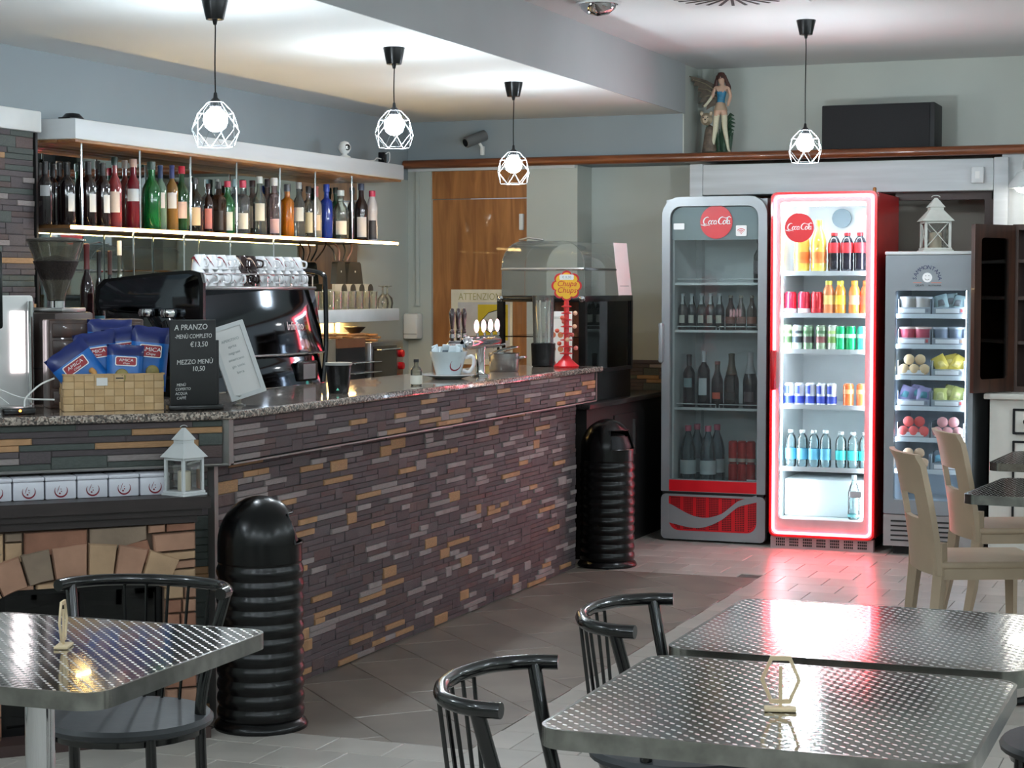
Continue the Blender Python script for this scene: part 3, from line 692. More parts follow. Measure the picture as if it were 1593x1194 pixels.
# ================================================================ BOTTLES AND CANS
_cache = {}
def bottle_mat(rgb, kind):
    nm = 'bottle %s %s' % (kind, rgb)
    if nm in MATS: return MATS[nm]
    if kind == 'clear': return glass(nm, rgb, 1.3, 0.03, 0.10)
    m = mat(nm, rgb, 0.08, var=0.1, coat=0.25); b = m.node_tree.nodes['Principled BSDF']
    if kind == 'tint': b.inputs['Transmission Weight'].default_value = 0.35
    return m
PROF = {
 'wine': [(0.0, 0), (.95, 0), (1, .02), (1, .60), (.97, .66), (.75, .72), (.42, .77), (.36, .82), (.36, .97), (.40, .975), (.40, 1.0)],
 'liquor': [(0.0, 0), (.93, 0), (1, .03), (1, .55), (.96, .62), (.70, .70), (.42, .76), (.38, .80), (.38, 1.0)],
 'vodka': [(0.0, 0), (.93, 0), (1, .03), (1, .66), (.90, .71), (.45, .76), (.42, .80), (.42, 1.0)],
 'beer': [(0.0, 0), (.93, 0), (1, .02), (1, .56), (.94, .62), (.60, .74), (.44, .82), (.42, .97), (.46, .975), (.46, 1.0)],
 'champ': [(0.0, 0), (.95, 0), (1, .02), (1, .46), (.93, .54), (.62, .68), (.42, .80), (.36, .90), (.38, .95), (.40, 1.0)],
 'pet': [(0.0, 0), (.80, 0), (.95, .03), (1, .08), (1, .22), (.94, .25), (1, .28), (1, .42), (.95, .46), (1, .52), (.95, .62), (.70, .76), (.40, .86), (.34, .90), (.34, 1.0)],
 'short': [(0.0, 0), (.80, 0), (.95, .03), (1, .10), (1, .26), (.95, .30), (1, .34), (1, .66), (.96, .76), (.74, .86), (.46, .91), (.46, 1.0)],
 'juice': [(0.0, 0), (.9, 0), (1, .04), (1, .30), (.92, .40), (.92, .52), (1, .60), (1, .68), (.8, .80), (.55, .87), (.55, 1.0)],
 'can': [(0.0, 0.0), (.74, 0.0), (.78, .02), (1, .07), (1, .90), (.80, .97), (.80, 1.0), (.74, 1.0), (.72, .975), (0, .975)],
 'slim': [(0.0, 0.0), (.74, 0.0), (.78, .02), (1, .05), (1, .93), (.80, .98), (.80, 1.0), (.74, 1.0), (.72, .985), (0, .985)]}
CAPF = {'wine': (.42, .80), 'liquor': (.47, .90), 'vodka': (.50, .88), 'beer': (.48, .95), 'champ': (.44, .62), 'pet': (.42, .92), 'juice': (.60, .90), 'short': (.52, .94)}
def bottle(name, label, cat, loc, kind, r, h, body, bk='dark', cap=None, lab=None, lz=(.15, .45), lab2=None, group=None, larc=None, rotz=0.0, n=16, sq=None, cf=None, share=None):
    key = (name, kind, round(r, 4), round(h, 4), body, bk, cap, lab, lz, lab2, larc, sq)
    if key in _cache:
        return dup(_cache[key], loc, rotz, label, group)
    t = thing(name, label, cat, loc, rotz, group); pr = [(a * r, b * h) for a, b in PROF[kind]]
    m = bottle_mat(body, bk) if kind not in ('can', 'slim') else mat('can %s' % (body,), body, 0.25, metal=0.25, var=0.05)
    MB().lathe(pr, n, sq=sq).build('bottle_body' if kind not in ('can', 'slim') else 'can_body', m, t)
    def at(f):
        for i in range(len(PROF[kind]) - 1):
            a, b = PROF[kind][i], PROF[kind][i + 1]
            if a[1] <= f <= b[1] and b[1] > a[1]: return (a[0] + (b[0] - a[0]) * (f - a[1]) / (b[1] - a[1])) * r
        return r
    def band(l0, l1, c, nm, arc=None, o=0.0012):
        pts = sorted(set([l0, l1] + [b for a, b in PROF[kind] if l0 < b < l1])); prf = [(at(f) + o, f * h) for f in pts]
        a0, a1 = arc if arc else (0, 2 * PI); k = 16; vs, fs = [], []
        for i in range(k + 1):
            a = a0 + (a1 - a0) * i / k; ca, sa = math.cos(a), math.sin(a)
            if sq: q_ = (abs(ca) ** sq + abs(sa) ** sq) ** (-1 / sq); ca *= q_; sa *= q_
            vs += [(q[0] * ca, q[0] * sa, q[1]) for q in prf]
        L = len(prf)
        for i in range(k):
            for q in range(L - 1): fs.append((i * L + q, (i + 1) * L + q, (i + 1) * L + q + 1, i * L + q + 1))
        MB().add(vs, fs).build(nm, mat('print %s' % (c,), c, 0.45, var=0.05), t)
    if cap:
        rr, f0 = CAPF[kind]
        if kind in ('champ', 'wine'): band(f0, 1.0, cap, 'foil_cap', None, 0.0015); MB().lathe([(0, h), (at(1.0) + .0015, h), (at(1.0) * .8, h * 1.008), (0, h * 1.01)], 10).build('cap_top', mat('print %s' % (cap,), cap, .45), t)
        else: MB().lathe([(rr * r, f0 * h), (rr * r, 1.012 * h), (rr * r * .9, 1.02 * h), (0, 1.02 * h)], 12).build('cap', mat('cap %s' % (cap,), cap, 0.35), t)
    if lab: band(lz[0], lz[1], lab, 'label', larc)
    if lab2: band(lab2[0], lab2[1], lab2[2], 'label', larc if len(lab2) < 4 else lab2[3], 0.0018)
    if kind in ('can', 'slim'): MB().lathe([(0, .978 * h), (.80 * r, .978 * h), (.80 * r, 1.002 * h), (.76 * r, 1.002 * h), (.74 * r, .982 * h), (0, .983 * h)], 14).build('can_lid', ALU, t)
    _cache[key] = t; return t

# script lettering drawn as pen strokes (C o c a - C o l a)
def cola_script(fr, W, m, parent, name='script_lettering'):
    O, ex, ey, en = fr; mb = MB(); s = W / 9.6
    def T(p): x, y = p; return ((x + y * 0.28 - 4.9) * s, (y - 0.9) * s)
    def st(pts, w0, w1=None):
        n = len(pts); mb.ribbon([T(p) for p in pts], [s * (w0 * .35 + (w0 - w0 * .35) * math.sin(PI * i / max(1, n - 1))) for i in range(n)], fr, 0.0008)
    def ell(cx, cy, rx, ry, a0, a1, w, n=18): st([(cx + rx * math.cos(math.radians(a0 + (a1 - a0) * i / n)), cy + ry * math.sin(math.radians(a0 + (a1 - a0) * i / n))) for i in range(n + 1)], w)
    ell(1.25, 1.2, .95, 1.15, 60, 300, .42); st([(1.7, .2), (1.0, -.15), (.1, -.3), (-.3, .1)], .3)          # C with its tail
    ell(2.55, .62, .42, .60, 0, 360, .34)                                                                    # o
    ell(3.45, .62, .42, .60, 50, 310, .34)                                                                   # c
    ell(4.3, .62, .40, .58, 0, 360, .32); st([(4.75, 1.2), (4.72, .5), (4.85, .05), (5.15, .15)], .32)         # a
    st([(5.1, .75), (5.6, .85)], .26)                                                                        # -
    ell(6.35, 1.2, .95, 1.15, 60, 300, .42); st([(6.8, 2.2), (7.7, 1.95), (8.6, 2.45), (9.3, 2.1)], .34)       # C with its wave
    ell(7.45, .62, .42, .60, 0, 360, .34)
    st([(7.95, .6), (8.35, 1.6), (8.2, 2.0), (8.05, 1.4), (8.1, .3), (8.35, .05)], .3)                          # l
    ell(8.8, .62, .38, .56, 0, 360, .32); st([(9.2, 1.2), (9.15, .5), (9.3, .05), (9.65, .2)], .32)            # a
    st([(-.2, -.25), (1.2, -.5), (2.0, -.25), (3.0, -.5)], .2)
    return mb.build(name, m, parent, smooth=False)
PRINTW = mat('white print', (240, 240, 240), 0.4, var=0.02)

def open_cabinet(t, x0, x1, y0, y1, z0, z1, th, outer, inner):
    """carcass open to -y: outer shell panels and a lining"""
    MB().box((x0, y0, z0), (x0 + th, y1, z1)).build('side_panel', outer, t, smooth=False)
    MB().box((x1 - th, y0, z0), (x1, y1, z1)).build('side_panel', outer, t, smooth=False)
    MB().box((x0 + th, y1 - th, z0), (x1 - th, y1, z1)).build('back_panel', outer, t, smooth=False)
    MB().box((x0 + th, y0, z1 - th), (x1 - th, y1 - th, z1)).build('top_panel', outer, t, smooth=False)
    MB().box((x0 + th, y0, z0), (x1 - th, y1 - th, z0 + th)).build('bottom_panel', outer, t, smooth=False)

# ================================================================ GREY COLA FRIDGE (unlit)
SILV = mat('silver grey plastic', (150, 154, 157), 0.35, metal=0.25, var=0.03)
GREYIN = mat('grey lining', (226, 230, 230), 0.5, var=0.04)
CRED = mat('cola red', (206, 22, 34), 0.35, var=0.04)
X0, X1, Y0 = -3.115, -2.506, 10.39
f1 = thing('drinks_fridge', 'grey drinks fridge with a rounded glass door and unlit shelves', 'fridge', (0, 0, 0))
open_cabinet(f1, X0 + .01, X1 - .01, Y0 + .05, 11.02, 0.06, 1.945, 0.035, SILV, GREYIN)
LX0, LX1 = X0 + .046, X1 - .046
b = MB(); b.box((LX0, 10.96, .31), (LX1, 10.984, 1.90)); b.box((LX0, Y0 + .06, .30), (LX1, 10.96, .318)); b.box((LX0, Y0 + .06, .32), (LX0 + .012, 10.96, 1.9)); b.box((LX1 - .012, Y0 + .06, .32), (LX1, 10.96, 1.9))
b.build('lining', GREYIN, f1, smooth=False)
# door: rounded-top frame ring
FR = frame_y(X0, Y0, 0.0); W1 = X1 - X0
def ring(t, name, fr, outer, inner, h0, h1, m):
    """frame between two outlines with the same number of points"""
    O, ex, ey, en = fr; n = len(outer); vs = []
    for h in (h0, h1):
        for pl_ in (outer, inner): vs += [O + ex * p[0] + ey * p[1] + en * h for p in pl_]
    fs = []
    for i in range(n):
        j = (i + 1) % n
        fs += [(2 * n + i, 2 * n + j, 3 * n + j, 3 * n + i), (i, n + i, n + j, j), (i, j, 2 * n + j, 2 * n + i), (n + i, 3 * n + i, 3 * n + j, n + j)]
    return MB().add(vs, [tuple(reversed(f)) for f in fs]).build(name, m, t, angle=50)
def toprounded(x0, z0, x1, z1, r, rb=0.004, n=8):
    p = []
    for cx, cy, a, rr in ((x1 - rb, z0 + rb, -PI / 2, rb), (x1 - r, z1 - r, 0, r), (x0 + r, z1 - r, PI / 2, r), (x0 + rb, z0 + rb, PI, rb)):
        p += [(cx + rr * math.cos(a + PI / 2 * i / n), cy + rr * math.sin(a + PI / 2 * i / n)) for i in range(n + 1)]
    return p
ring(f1, 'door_frame', FR, toprounded(0, .285, W1, 1.958, .105), toprounded(.047, .355, W1 - .050, 1.905, .065), -0.05, 0.0, SILV)
MB().prism(toprounded(.047, .355, W1 - .050, 1.905, .065), -0.028, -0.024, FR).build('door_glass', glass('fridge glass', (246, 250, 250), 0.8, 0.02, 0.02), f1, smooth=False)
MB().prism(toprounded(.050, 1.715, W1 - .053, 1.90, .062), -0.045, -0.030, FR).build('header_panel', mat('header grey', (128, 138, 142), 0.4, var=0.03), f1, smooth=False)
fd = MB().prism(circ(.094, 36, (.312, 1.815)), -0.0235, -0.021, FR).build('logo_disc', CRED, f1, smooth=False)
cola_script((Vector((X0 + .312, Y0 + .0205, 1.818)), FR[1], FR[2], FR[3]), 0.165, PRINTW, fd)
MB().prism(rrect(.062, 1.775, .125, 1.81, .004), -0.0235, -0.0215, FR).build('sticker', PRINTW, f1, smooth=False)
st_ = MB().prism(rrect(.425, 1.735, .487, 1.795, .006), -0.0235, -0.0215, FR).build('sticker', PRINTW, f1, smooth=False)
mb = MB(); fr_ = (Vector((X0 + .456, Y0 + .021, 1.748)), FR[1], FR[2], FR[3])
for r_ in (.010, .019, .028): mb.ribbon(circ(r_, 8, (0, 0), math.radians(40), math.radians(140), True), .0035, fr_, .0006)
mb.prism(circ(.003, 8), 0, .0006, fr_); mb.build('wave_symbol', CRED, st_, smooth=False)
MB().box((X0 + .048, Y0 - .001, .288), (X1 - .051, Y0 + .01, .352)).build('red_strip', CRED, f1, smooth=False)
MB().box((X0 + .01, Y0 + .005, .268), (X1 - .01, Y0 + .05, .286)).build('shadow_gap', MBLACK, f1, smooth=False)
# kick panel with perforated red grille and a grey wave across it
ring(f1, 'kick_frame', FR, rrect(0, .012, W1, .270, .03, 8), [(p[0], p[1]) for p in toprounded(.045, .062, W1 - .05, .258, .004, .06)], -0.05, 0.0, SILV)
gr = MB().prism(toprounded(.045, .062, W1 - .05, .258, .004, .06), -.012, -.006, FR).build('grille', CRED, f1, smooth=False)
mb = MB()
for i in range(54):
    for j in range(18):
        x = .058 + i * .0094; z = .072 + j * .0102
        if i % 8 in (6, 7): continue
        if (x < .10 and z < .12 - (x - .045)) or (x > W1 - .105 and z < .12 - (W1 - .05 - x)): continue
        mb.prism([(x, z), (x + .0062, z), (x + .0062, z + .0068), (x, z + .0068)], -.0062, -.0052, FR)
mb.build('grille_holes', mat('hole dark', (60, 6, 10), .7), gr, smooth=False)['kind'] = 'stuff'
wv = []; N = 28
up_ = [(.045 + (W1 - .095) * i / N, .215 - .075 * math.sin(PI * min(1, i / N * 1.25)) ** 1.2 + .085 * max(0, i / N - .62) * 2) for i in range(N + 1)]
lo_ = [(p[0], p[1] - (.095 * (1 - abs(i / N - .02)) * (1 - i / N) ** .8 + .016 + .06 * max(0, i / N - .6))) for i, p in enumerate(up_)]
mb = MB(); O, ex, ey, en = FR
mb.add([O + ex * p[0] + ey * p[1] + en * -.003 for p in up_] + [O + ex * p[0] + ey * p[1] + en * -.003 for p in lo_], [(i + 1 + N, i + N + 2, i + 1, i) for i in range(N)]); mb.build('grille_wave', SILV, gr, smooth=False)
for i_ in range(2): MB().box((X0 + .05 + i_ * .43, Y0 + .06, 0.0), (X0 + .13 + i_ * .43, 10.98, .06)).build('foot', MBLACK, f1, smooth=False)
MB().rbox((X0 - .012, Y0 - .03, 1.02), (X0 + .014, Y0 + .012, 1.245), 0.008).build('handle', SILV, f1)
WIRE = mat('white wire', (205, 210, 210), 0.4)
for z in (1.472, 1.203, .760):
    b = MB(); b.box((LX0 + .012, Y0 + .075, z - .010), (LX1 - .012, 10.95, z)); sh = b.build('shelf', glass('shelf grey', (190, 196, 196), .5, .2, .6), f1, smooth=False)
    b = MB()
    for q in (.05, .30):
        b.tube([(X0 + .02 + q, Y0 + .075, z), (X0 + .02 + q, Y0 + .075, z + .022), (X0 + .25 + q, Y0 + .075, z + .022), (X0 + .25 + q, Y0 + .075, z)], .0028, 6)
    b.box((LX0 + .012, Y0 + .07, z - .012), (LX1 - .012, Y0 + .078, z + .002)); b.build('shelf_rail', WIRE, sh)
MB().box((X1 - .125, Y0 + .068, .325), (X1 - .055, Y0 + .074, .36)).build('price_tag', PRINTW, f1, smooth=False)
def fx(u, Y): return on(u, 600, y=Y).x
# its contents
for i, u in enumerate((1062, 1076, 1091, 1105, 1119)):
    bottle('beer_bottle', 'dark beer bottle with silver neck foil on the second shelf of the grey fridge', 'bottle', (fx(u, 10.52), 10.52, 1.203), 'beer', .027, .205, (16, 18, 18), 'dark', (150, 155, 158), (176, 172, 160), (.20, .42), (.72, .97, (160, 165, 165)), group='silver necked beers in the grey fridge', larc=(-PI / 2 - .6, -PI / 2 + .6))
for i, u in enumerate((1136, 1152, 1169)):
    bottle('beer_bottle', 'brown beer bottle on the right of the grey fridge, second shelf', 'bottle', (fx(u, 10.52), 10.52, 1.203), 'beer', .028, .195, (46, 26, 18), 'dark', (120, 110, 96), (110, 60, 44), (.2, .4), group='brown beers in the grey fridge')
bottle('tall_bottle', 'lone dark bottle at the right of the top shelf in the grey fridge', 'bottle', (fx(1180, 10.52), 10.52, 1.472), 'liquor', .033, .25, (30, 24, 22), 'dark', (40, 36, 34), (60, 50, 60), (.2, .5))
for u, kd, r, h, bd, cp, lb, lz, nm in ((1072, 'wine', .036, .30, (22, 10, 14), (30, 24, 26), (120, 138, 140), (.38, .56), 'wine bottle with a pale green label'), (1095, 'wine', .036, .325, (22, 10, 14), (170, 170, 172), (190, 196, 198), (.22, .52), 'wine bottle with a tall white label'),
        (1116, 'beer', .034, .26, (30, 12, 12), (96, 40, 36), (205, 84, 54), (.20, .34), 'dark bottle with an orange label'), (1138, 'champ', .043, .31, (20, 18, 12), (60, 50, 30), (40, 38, 34), (.15, .3), 'sparkling wine bottle with dark gold foil'), (1167, 'champ', .042, .32, (26, 14, 18), (150, 148, 150), (70, 56, 60), (.12, .3), 'sparkling wine bottle with silver foil')):
    bottle('wine_bottle', nm + ' on the third shelf of the grey fridge', 'bottle', (fx(u, 10.53), 10.53, .760), kd, r, h, bd, 'dark', cp, lb, lz, larc=(-PI / 2 - .7, -PI / 2 + .7))
for q, (u, yy) in enumerate(((1071, 10.53), (1102, 10.53), (1085, 10.66), (1116, 10.66))):
    bottle('water_bottle', 'large clear water bottle with a white label at the bottom of the grey fridge', 'bottle', (fx(u, yy), yy, .318), 'pet', .046, .33, (200, 212, 218), 'clear', (190, 90, 110), (196, 206, 208), (.18, .42), group='water bottles in the grey fridge')
for k in range(2):
    for u in (1141, 1155, 1169):
        bottle('drink_can', ('red drink can with a pale band, bottom row in the grey fridge', 'red drink can with a pale band, upper row in the grey fridge')[k], 'can', (fx(u, 10.53), 10.53, .318 + .128 * k), 'slim', .0265, .127, (186, 34, 32), 'dark', None, (176, 160, 150), (.06, .22), group=('lower red cans in the grey fridge', 'upper red cans in the grey fridge')[k])

# ================================================================ LIT COLA FRIDGE WITH NEON OUTLINE
X0, X1, Y0 = -2.462, -1.882, 10.31; W2 = X1 - X0
f2 = thing('drinks_fridge', 'brightly lit red drinks fridge with a neon outline round its glass door', 'fridge')
FRED = mat('fridge red', (190, 14, 26), 0.3, var=0.04, coat=0.2)
WIN = mat('bright white lining', (236, 240, 242), 0.5, var=0.02)
open_cabinet(f2, X0, X1, Y0 + .05, 11.0, 0.075, 1.963, 0.03, FRED, WIN)
b = MB(); b.box((X0 + .03, 10.95, .15), (X1 - .03, 10.97, 1.93)); b.box((X0 + .03, Y0 + .055, .14), (X1 - .03, 10.95, .165)); b.box((X0 + .03, Y0 + .055, .165), (X0 + .042, 10.95, 1.93)); b.box((X1 - .042, Y0 + .055, .165), (X1 - .03, 10.95, 1.93)); b.box((X0 + .042, Y0 + .055, 1.915), (X1 - .042, 10.95, 1.93))
b.build('lining', WIN, f2, smooth=False)
FR = frame_y(X0, Y0, 0.0)
ring(f2, 'door_frame', FR, rrect(0, .07, W2, 1.967, .03, 6), rrect(.048, .165, W2 - .057, 1.915, .02, 6), -0.05, 0.0, mat('door frame grey', (196, 178, 180), 0.35))
ring(f2, 'door_edge', FR, rrect(-.003, .066, W2 + .003, 1.970, .033, 6), rrect(.010, .078, W2 - .010, 1.957, .022, 6), -0.052, 0.004, FRED)
MB().prism(rrect(.048, .165, W2 - .057, 1.915, .02, 6), -0.03, -0.026, FR).build('door_glass', glass('bright fridge glass', (250, 252, 252), .6), f2, smooth=False)
nr = [FR[0] + FR[1] * p[0] + FR[2] * p[1] + FR[3] * 0.004 for p in rrect(.021, .088, W2 - .021, 1.948, .028, 6)]
MB().tube(nr, 0.0065, 8, closed=True).build('neon_tube', emis('red neon', (255, 78, 92), NEON), f2)
LEDW = emis('fridge led', (235, 247, 255), FRIDGE * 3)
for xs in (X0 + .0435, X1 - .0435):
    MB().box((xs - .0015, Y0 + .058, .18), (xs + .0015, Y0 + .098, 1.90)).build('light_strip', LEDW, f2, smooth=False)
MB().rbox((X0 + .05, Y0 + .07, 1.895), (X1 - .05, Y0 + .10, 1.912), .003).build('light_strip', LEDW, f2)
g_ = MB().box((X0 + .004, Y0 + .012, 0.0), (X1 - .004, Y0 + .06, .066)).build('kick_panel', mat('grey kick panel', (160, 146, 146), 0.4), f2, smooth=False)
MB().box((X0 + .03, Y0 + .06, 0.0), (X1 - .03, 10.98, .075)).build('base', MBLACK, f2, smooth=False)
for k in range(7):
    mb = MB(); x0_ = .035 + k * .076
    for i in range(5):
        for j in range(3): mb.box((X0 + x0_ + i * .0105, Y0 + .010, .014 + j * .016), (X0 + x0_ + i * .0105 + .0075, Y0 + .0125, .014 + j * .016 + .011))
    mb.build('vent_holes', MBLACK, g_, smooth=False)
MB().rbox((X0 + .012, Y0 - .045, .88), (X0 + .034, Y0 + .0, 1.10), .006).build('handle', FRED, f2)
fd = MB().prism(circ(.081, 36, (.150, 1.775)), -0.0255, -0.0225, FR).build('logo_disc', CRED, f2, smooth=False)
cola_script((Vector((X0 + .150, Y0 + .022, 1.778)), FR[1], FR[2], FR[3]), 0.142, PRINTW, fd)
MB().prism(circ(.055, 28, (.268, 1.845)), -0.62, -0.60, FR).build('fan_grille', mat('fan grey', (130, 146, 156), .5), f2, smooth=False)
MB().lathe([(.010, 1.965), (.010, 1.985), (.006, 1.99), (0, 1.99)], 10, (X1 - .02, Y0 + .04, 0)).build('top_hinge', mat('brass', (150, 96, 50), .4, metal=.6), f2)
SHELF2 = mat('white shelf', (232, 240, 244), 0.4, var=0.02)
for z in (1.530, 1.298, 1.098, .790, .443):
    b = MB(); b.box((X0 + .043, Y0 + .08, z - .014), (X1 - .043, 10.94, z)); b.box((X0 + .043, Y0 + .076, z - .018), (X1 - .043, Y0 + .082, z + .008)); b.build('shelf', SHELF2, f2, smooth=False)
MB().rbox((X0 + .045, Y0 + .16, .165), (X1 - .045, 10.93, .375), .01).build('bottom_riser', WIN, f2)
tg = MB().box((X1 - .135, Y0 + .024, .295), (X1 - .075, Y0 + .027, .33)).build('price_tag', mat('tag grey', (170, 178, 182), .5), f2, smooth=False)
YB = 10.46
for i, u in enumerate((1246, 1272)):
    bottle('orangeade_bottle', ('yellow orangeade bottle half behind the red disc, top shelf', 'tall yellow orangeade bottle beside the colas, top shelf')[i], 'bottle', (fx(u, YB), YB, 1.530), 'pet', .044, .285, (226, 190, 84), 'dark', (232, 150, 60), (238, 130, 60), (.18, .40), group='orangeades in the lit fridge')
for u in (1296, 1316, 1336):
    bottle('cola_bottle', 'dark cola bottle with a red label on the top shelf of the lit fridge', 'bottle', (fx(u, YB), YB, 1.530), 'short', .0345, .215, (26, 22, 34), 'dark', (200, 30, 40), (216, 40, 50), (.50, .76), group='colas on the top shelf')
for i, u in enumerate((1229, 1250, 1270)):
    bottle('drink_can', ('red can with a white foot at the left end of the second lit shelf', 'red can with a white foot between two other red cans', 'plain red can beside the yellow capped bottles')[i], 'can', (fx(u, YB), YB, 1.298), 'can', .034, .125, (214, 38, 66) if i < 2 else (206, 36, 48), 'dark', None, (240, 228, 232) if i < 2 else (190, 30, 40), (.07, .26), group='red cans in the lit fridge')
for i, (u, c, cp) in enumerate(((1288, (226, 140, 90), (226, 218, 90)), (1306, (232, 150, 60), (226, 218, 80)), (1328, (240, 140, 70), (244, 170, 60)), (1346, (226, 100, 60), (236, 120, 60)))):
    bottle('juice_bottle', ('juice bottle with a pale yellow cap, first after the red cans', 'amber juice bottle with a yellow cap and yellow label', 'orange juice bottle with an orange cap', 'dark orange juice bottle at the right end of the second lit shelf')[i], 'bottle', (fx(u, YB), YB, 1.298), 'juice', .032, .182, c, 'dark', cp, ((248, 214, 130), (248, 216, 60), (248, 190, 150), (230, 90, 60))[i], (.30, .58), group='juice bottles in the lit fridge')
for i, u in enumerate((1224, 1240, 1257, 1277, 1295)):
    lab = ('pale green patterned can at the left end of the third lit shelf', 'white can with dark bars, second on the third lit shelf', 'dark green patterned can in the middle of the third shelf', 'mottled green and pink can, fourth on the third shelf', 'pale can next to the bright green cans')[i]
    bottle('drink_can', lab, 'can', (fx(u, YB), YB, 1.098), 'slim', .029, .140, ((196, 214, 170), (226, 230, 226), (120, 150, 120), (160, 176, 150), (220, 230, 214))[i], 'dark', None, ((90, 120, 80), (60, 70, 80), (70, 60, 60), (150, 90, 90), (130, 170, 90))[i], (.30, .55), (.66, .78, ((120, 150, 100), (90, 100, 110), (60, 100, 60), (90, 130, 90), (170, 200, 120))[i]), group='patterned cans in the lit fridge')
for i, (u, c) in enumerate(((1307, (20, 176, 110)), (1323, (16, 168, 100)), (1341, (70, 190, 170)))):
    bottle('drink_can', ('bright green can beside the patterned cans', 'second bright green can, left of the turquoise one', 'turquoise can at the right end of the third lit shelf')[i], 'can', (fx(u, YB), YB, 1.098), 'can', .030, .135, c, 'dark', None, (190, 236, 210), (.52, .68), group='green cans in the lit fridge')
for i, u in enumerate((1228, 1244, 1261, 1278, 1294)):
    bottle('drink_can', 'slim silver and blue energy drink can on the fourth lit shelf', 'can', (fx(u, YB), YB, .790), 'slim', .0285, .125, (226, 230, 240), 'dark', None, (52, 70, 170), (.10, .42), (.52, .88, (60, 78, 176), (-2.4, -1.4)), group='energy drink cans')
for i, u in enumerate((1320, 1341)):
    bottle('drink_can', ('orange can beside the energy drinks', 'orange can at the right end of the fourth lit shelf')[i], 'can', (fx(u, YB), YB, .790), 'slim', .030, .125, (240, 120, 70), 'dark', None, (250, 170, 120), (.55, .75), group='orange cans')
for i, u in enumerate((1231, 1249, 1267, 1285)):
    bottle('water_bottle', 'small clear water bottle with a blue label on the fifth lit shelf', 'bottle', (fx(u, YB), YB, .443), 'short', .031, .205, (225, 244, 248), 'clear', (236, 246, 248), (110, 190, 222), (.22, .52), group='blue labelled water bottles')
for i, u in enumerate((1309, 1328, 1346)):
    bottle('water_bottle', 'small clear water bottle with a turquoise label on the fifth lit shelf', 'bottle', (fx(u, YB), YB, .443), 'short', .031, .200, (225, 246, 246), 'clear', (190, 196, 200), (70, 214, 214), (.24, .50), group='turquoise labelled water bottles')
bottle('milk_bottle', 'white bottle with a grey tag on the floor of the lit fridge', 'bottle', (fx(1330, 10.42), 10.42, .166), 'pet', .034, .24, (220, 238, 240), 'clear', (226, 240, 244), (120, 200, 205), (.06, .12))

# ================================================================ ICE CREAM FREEZER
X0, X1, Y0 = -1.824, -1.356, 10.27; W3 = X1 - X0
FZ = mat('freezer grey', (140, 146, 151), 0.4, metal=0.2, var=0.03)
f3 = thing('ice_cream_freezer', 'tall grey ice cream freezer with six lit rows of baskets', 'freezer')
open_cabinet(f3, X0, X1, Y0 + .05, 10.92, 0.05, 1.625, 0.03, FZ, WIN)
MB().rbox((X0 - .004, Y0 - .004, 1.622), (X1 + .004, 10.925, 1.640), .004).build('top_board', WPAINT, f3)
MB().box((X0 + .04, Y0 + .08, 0), (X1 - .04, 10.88, .05)).build('base', MBLACK, f3, smooth=False)
b = MB(); b.box((X0 + .03, 10.86, .26), (X1 - .03, 10.89, 1.46)); b.box((X0 + .03, Y0 + .055, .26), (X0 + .045, 10.86, 1.46)); b.box((X1 - .045, Y0 + .055, .26), (X1 - .03, 10.86, 1.46)); b.box((X0 + .03, Y0 + .055, .245), (X1 - .03, 10.86, .262)); b.box((X0 + .03, Y0 + .055, 1.46), (X1 - .03, 10.86, 1.475)); b.build('lining', mat('freezer lining', (214, 224, 234), .5, var=.02), f3, smooth=False)
FR = frame_y(X0, Y0, 0.0)
ring(f3, 'door_frame', FR, rrect(0, .225, W3, 1.620, .006, 5), rrect(.052, .300, W3 - .025, 1.430, .014, 5), -0.05, 0.0, FZ)
MB().prism(rrect(.052, .300, W3 - .025, 1.430, .014, 5), -.03, -.026, FR).build('door_glass', glass('freezer glass', (244, 248, 250), .6), f3, smooth=False)
b = MB().box((X0, Y0 + .004, .05), (X1, Y0 + .05, .220)).build('kick_panel', mat('kick grey', (150, 147, 146), .4), f3, smooth=False)
for i in range(5): MB().box((X0 + .04, Y0 + .001, .078 + i * .026), (X0 + .36, Y0 + .0045, .086 + i * .026)).build('louvre_slot', MBLACK, b, smooth=False)
MB().box((X0 + .235, Y0 + .0, .195), (X0 + .262, Y0 + .0045, .215)).build('control', MBLACK, b, smooth=False)
FLED = emis('freezer led', (225, 238, 255), FREEZER * 3)
for xs in (X0 + .0465, X1 - .0465): MB().box((xs - .0015, Y0 + .056, .30), (xs + .0015, Y0 + .070, 1.43)).build('light_strip', FLED, f3, smooth=False)
# arched maker's emblem: a round face with a smile
em = MB().prism(circ(.026, 24, (.222, 1.500)), -.001, .0015, FR).build('emblem_disc', PRINTW, f3, smooth=False)
mb = MB(); fe = (Vector((X0 + .222, Y0 - .0016, 1.500)), FR[1], FR[2], FR[3])
mb.ribbon(circ(.013, 10, (0, 0), math.radians(200), math.radians(320), True), .002, fe, .0005); mb.prism(circ(.002, 8, (-.008, .009)), 0, .0005, fe); mb.ribbon([(.006, .010), (.012, .009)], .002, fe, .0005)
mb.build('emblem_face', INK, em, smooth=False)
NAVY = mat('navy print', (38, 44, 86), .5)
for i, ch in enumerate('SAMMONTANA'):
    a = math.radians(174 - 168 * i / 9); text(ch, .030, (Vector((X0 + .222 + .066 * math.cos(a), Y0 - .001, 1.488 + .066 * math.sin(a))), FR[1], FR[2], FR[3]), NAVY, f3, 'emblem_letter', roll=a - PI / 2)
mb = MB(); fe2 = (Vector((X0 + .222, Y0 - .001, 1.472)), FR[1], FR[2], FR[3]); mb.ribbon([(-.075, 0), (-.030, 0)], .003, fe2, .0004); mb.ribbon([(.02, 0), (.075, 0)], .003, fe2, .0004); mb.build('emblem_rule', mat('salmon print', (200, 120, 100), .5), f3, smooth=False)
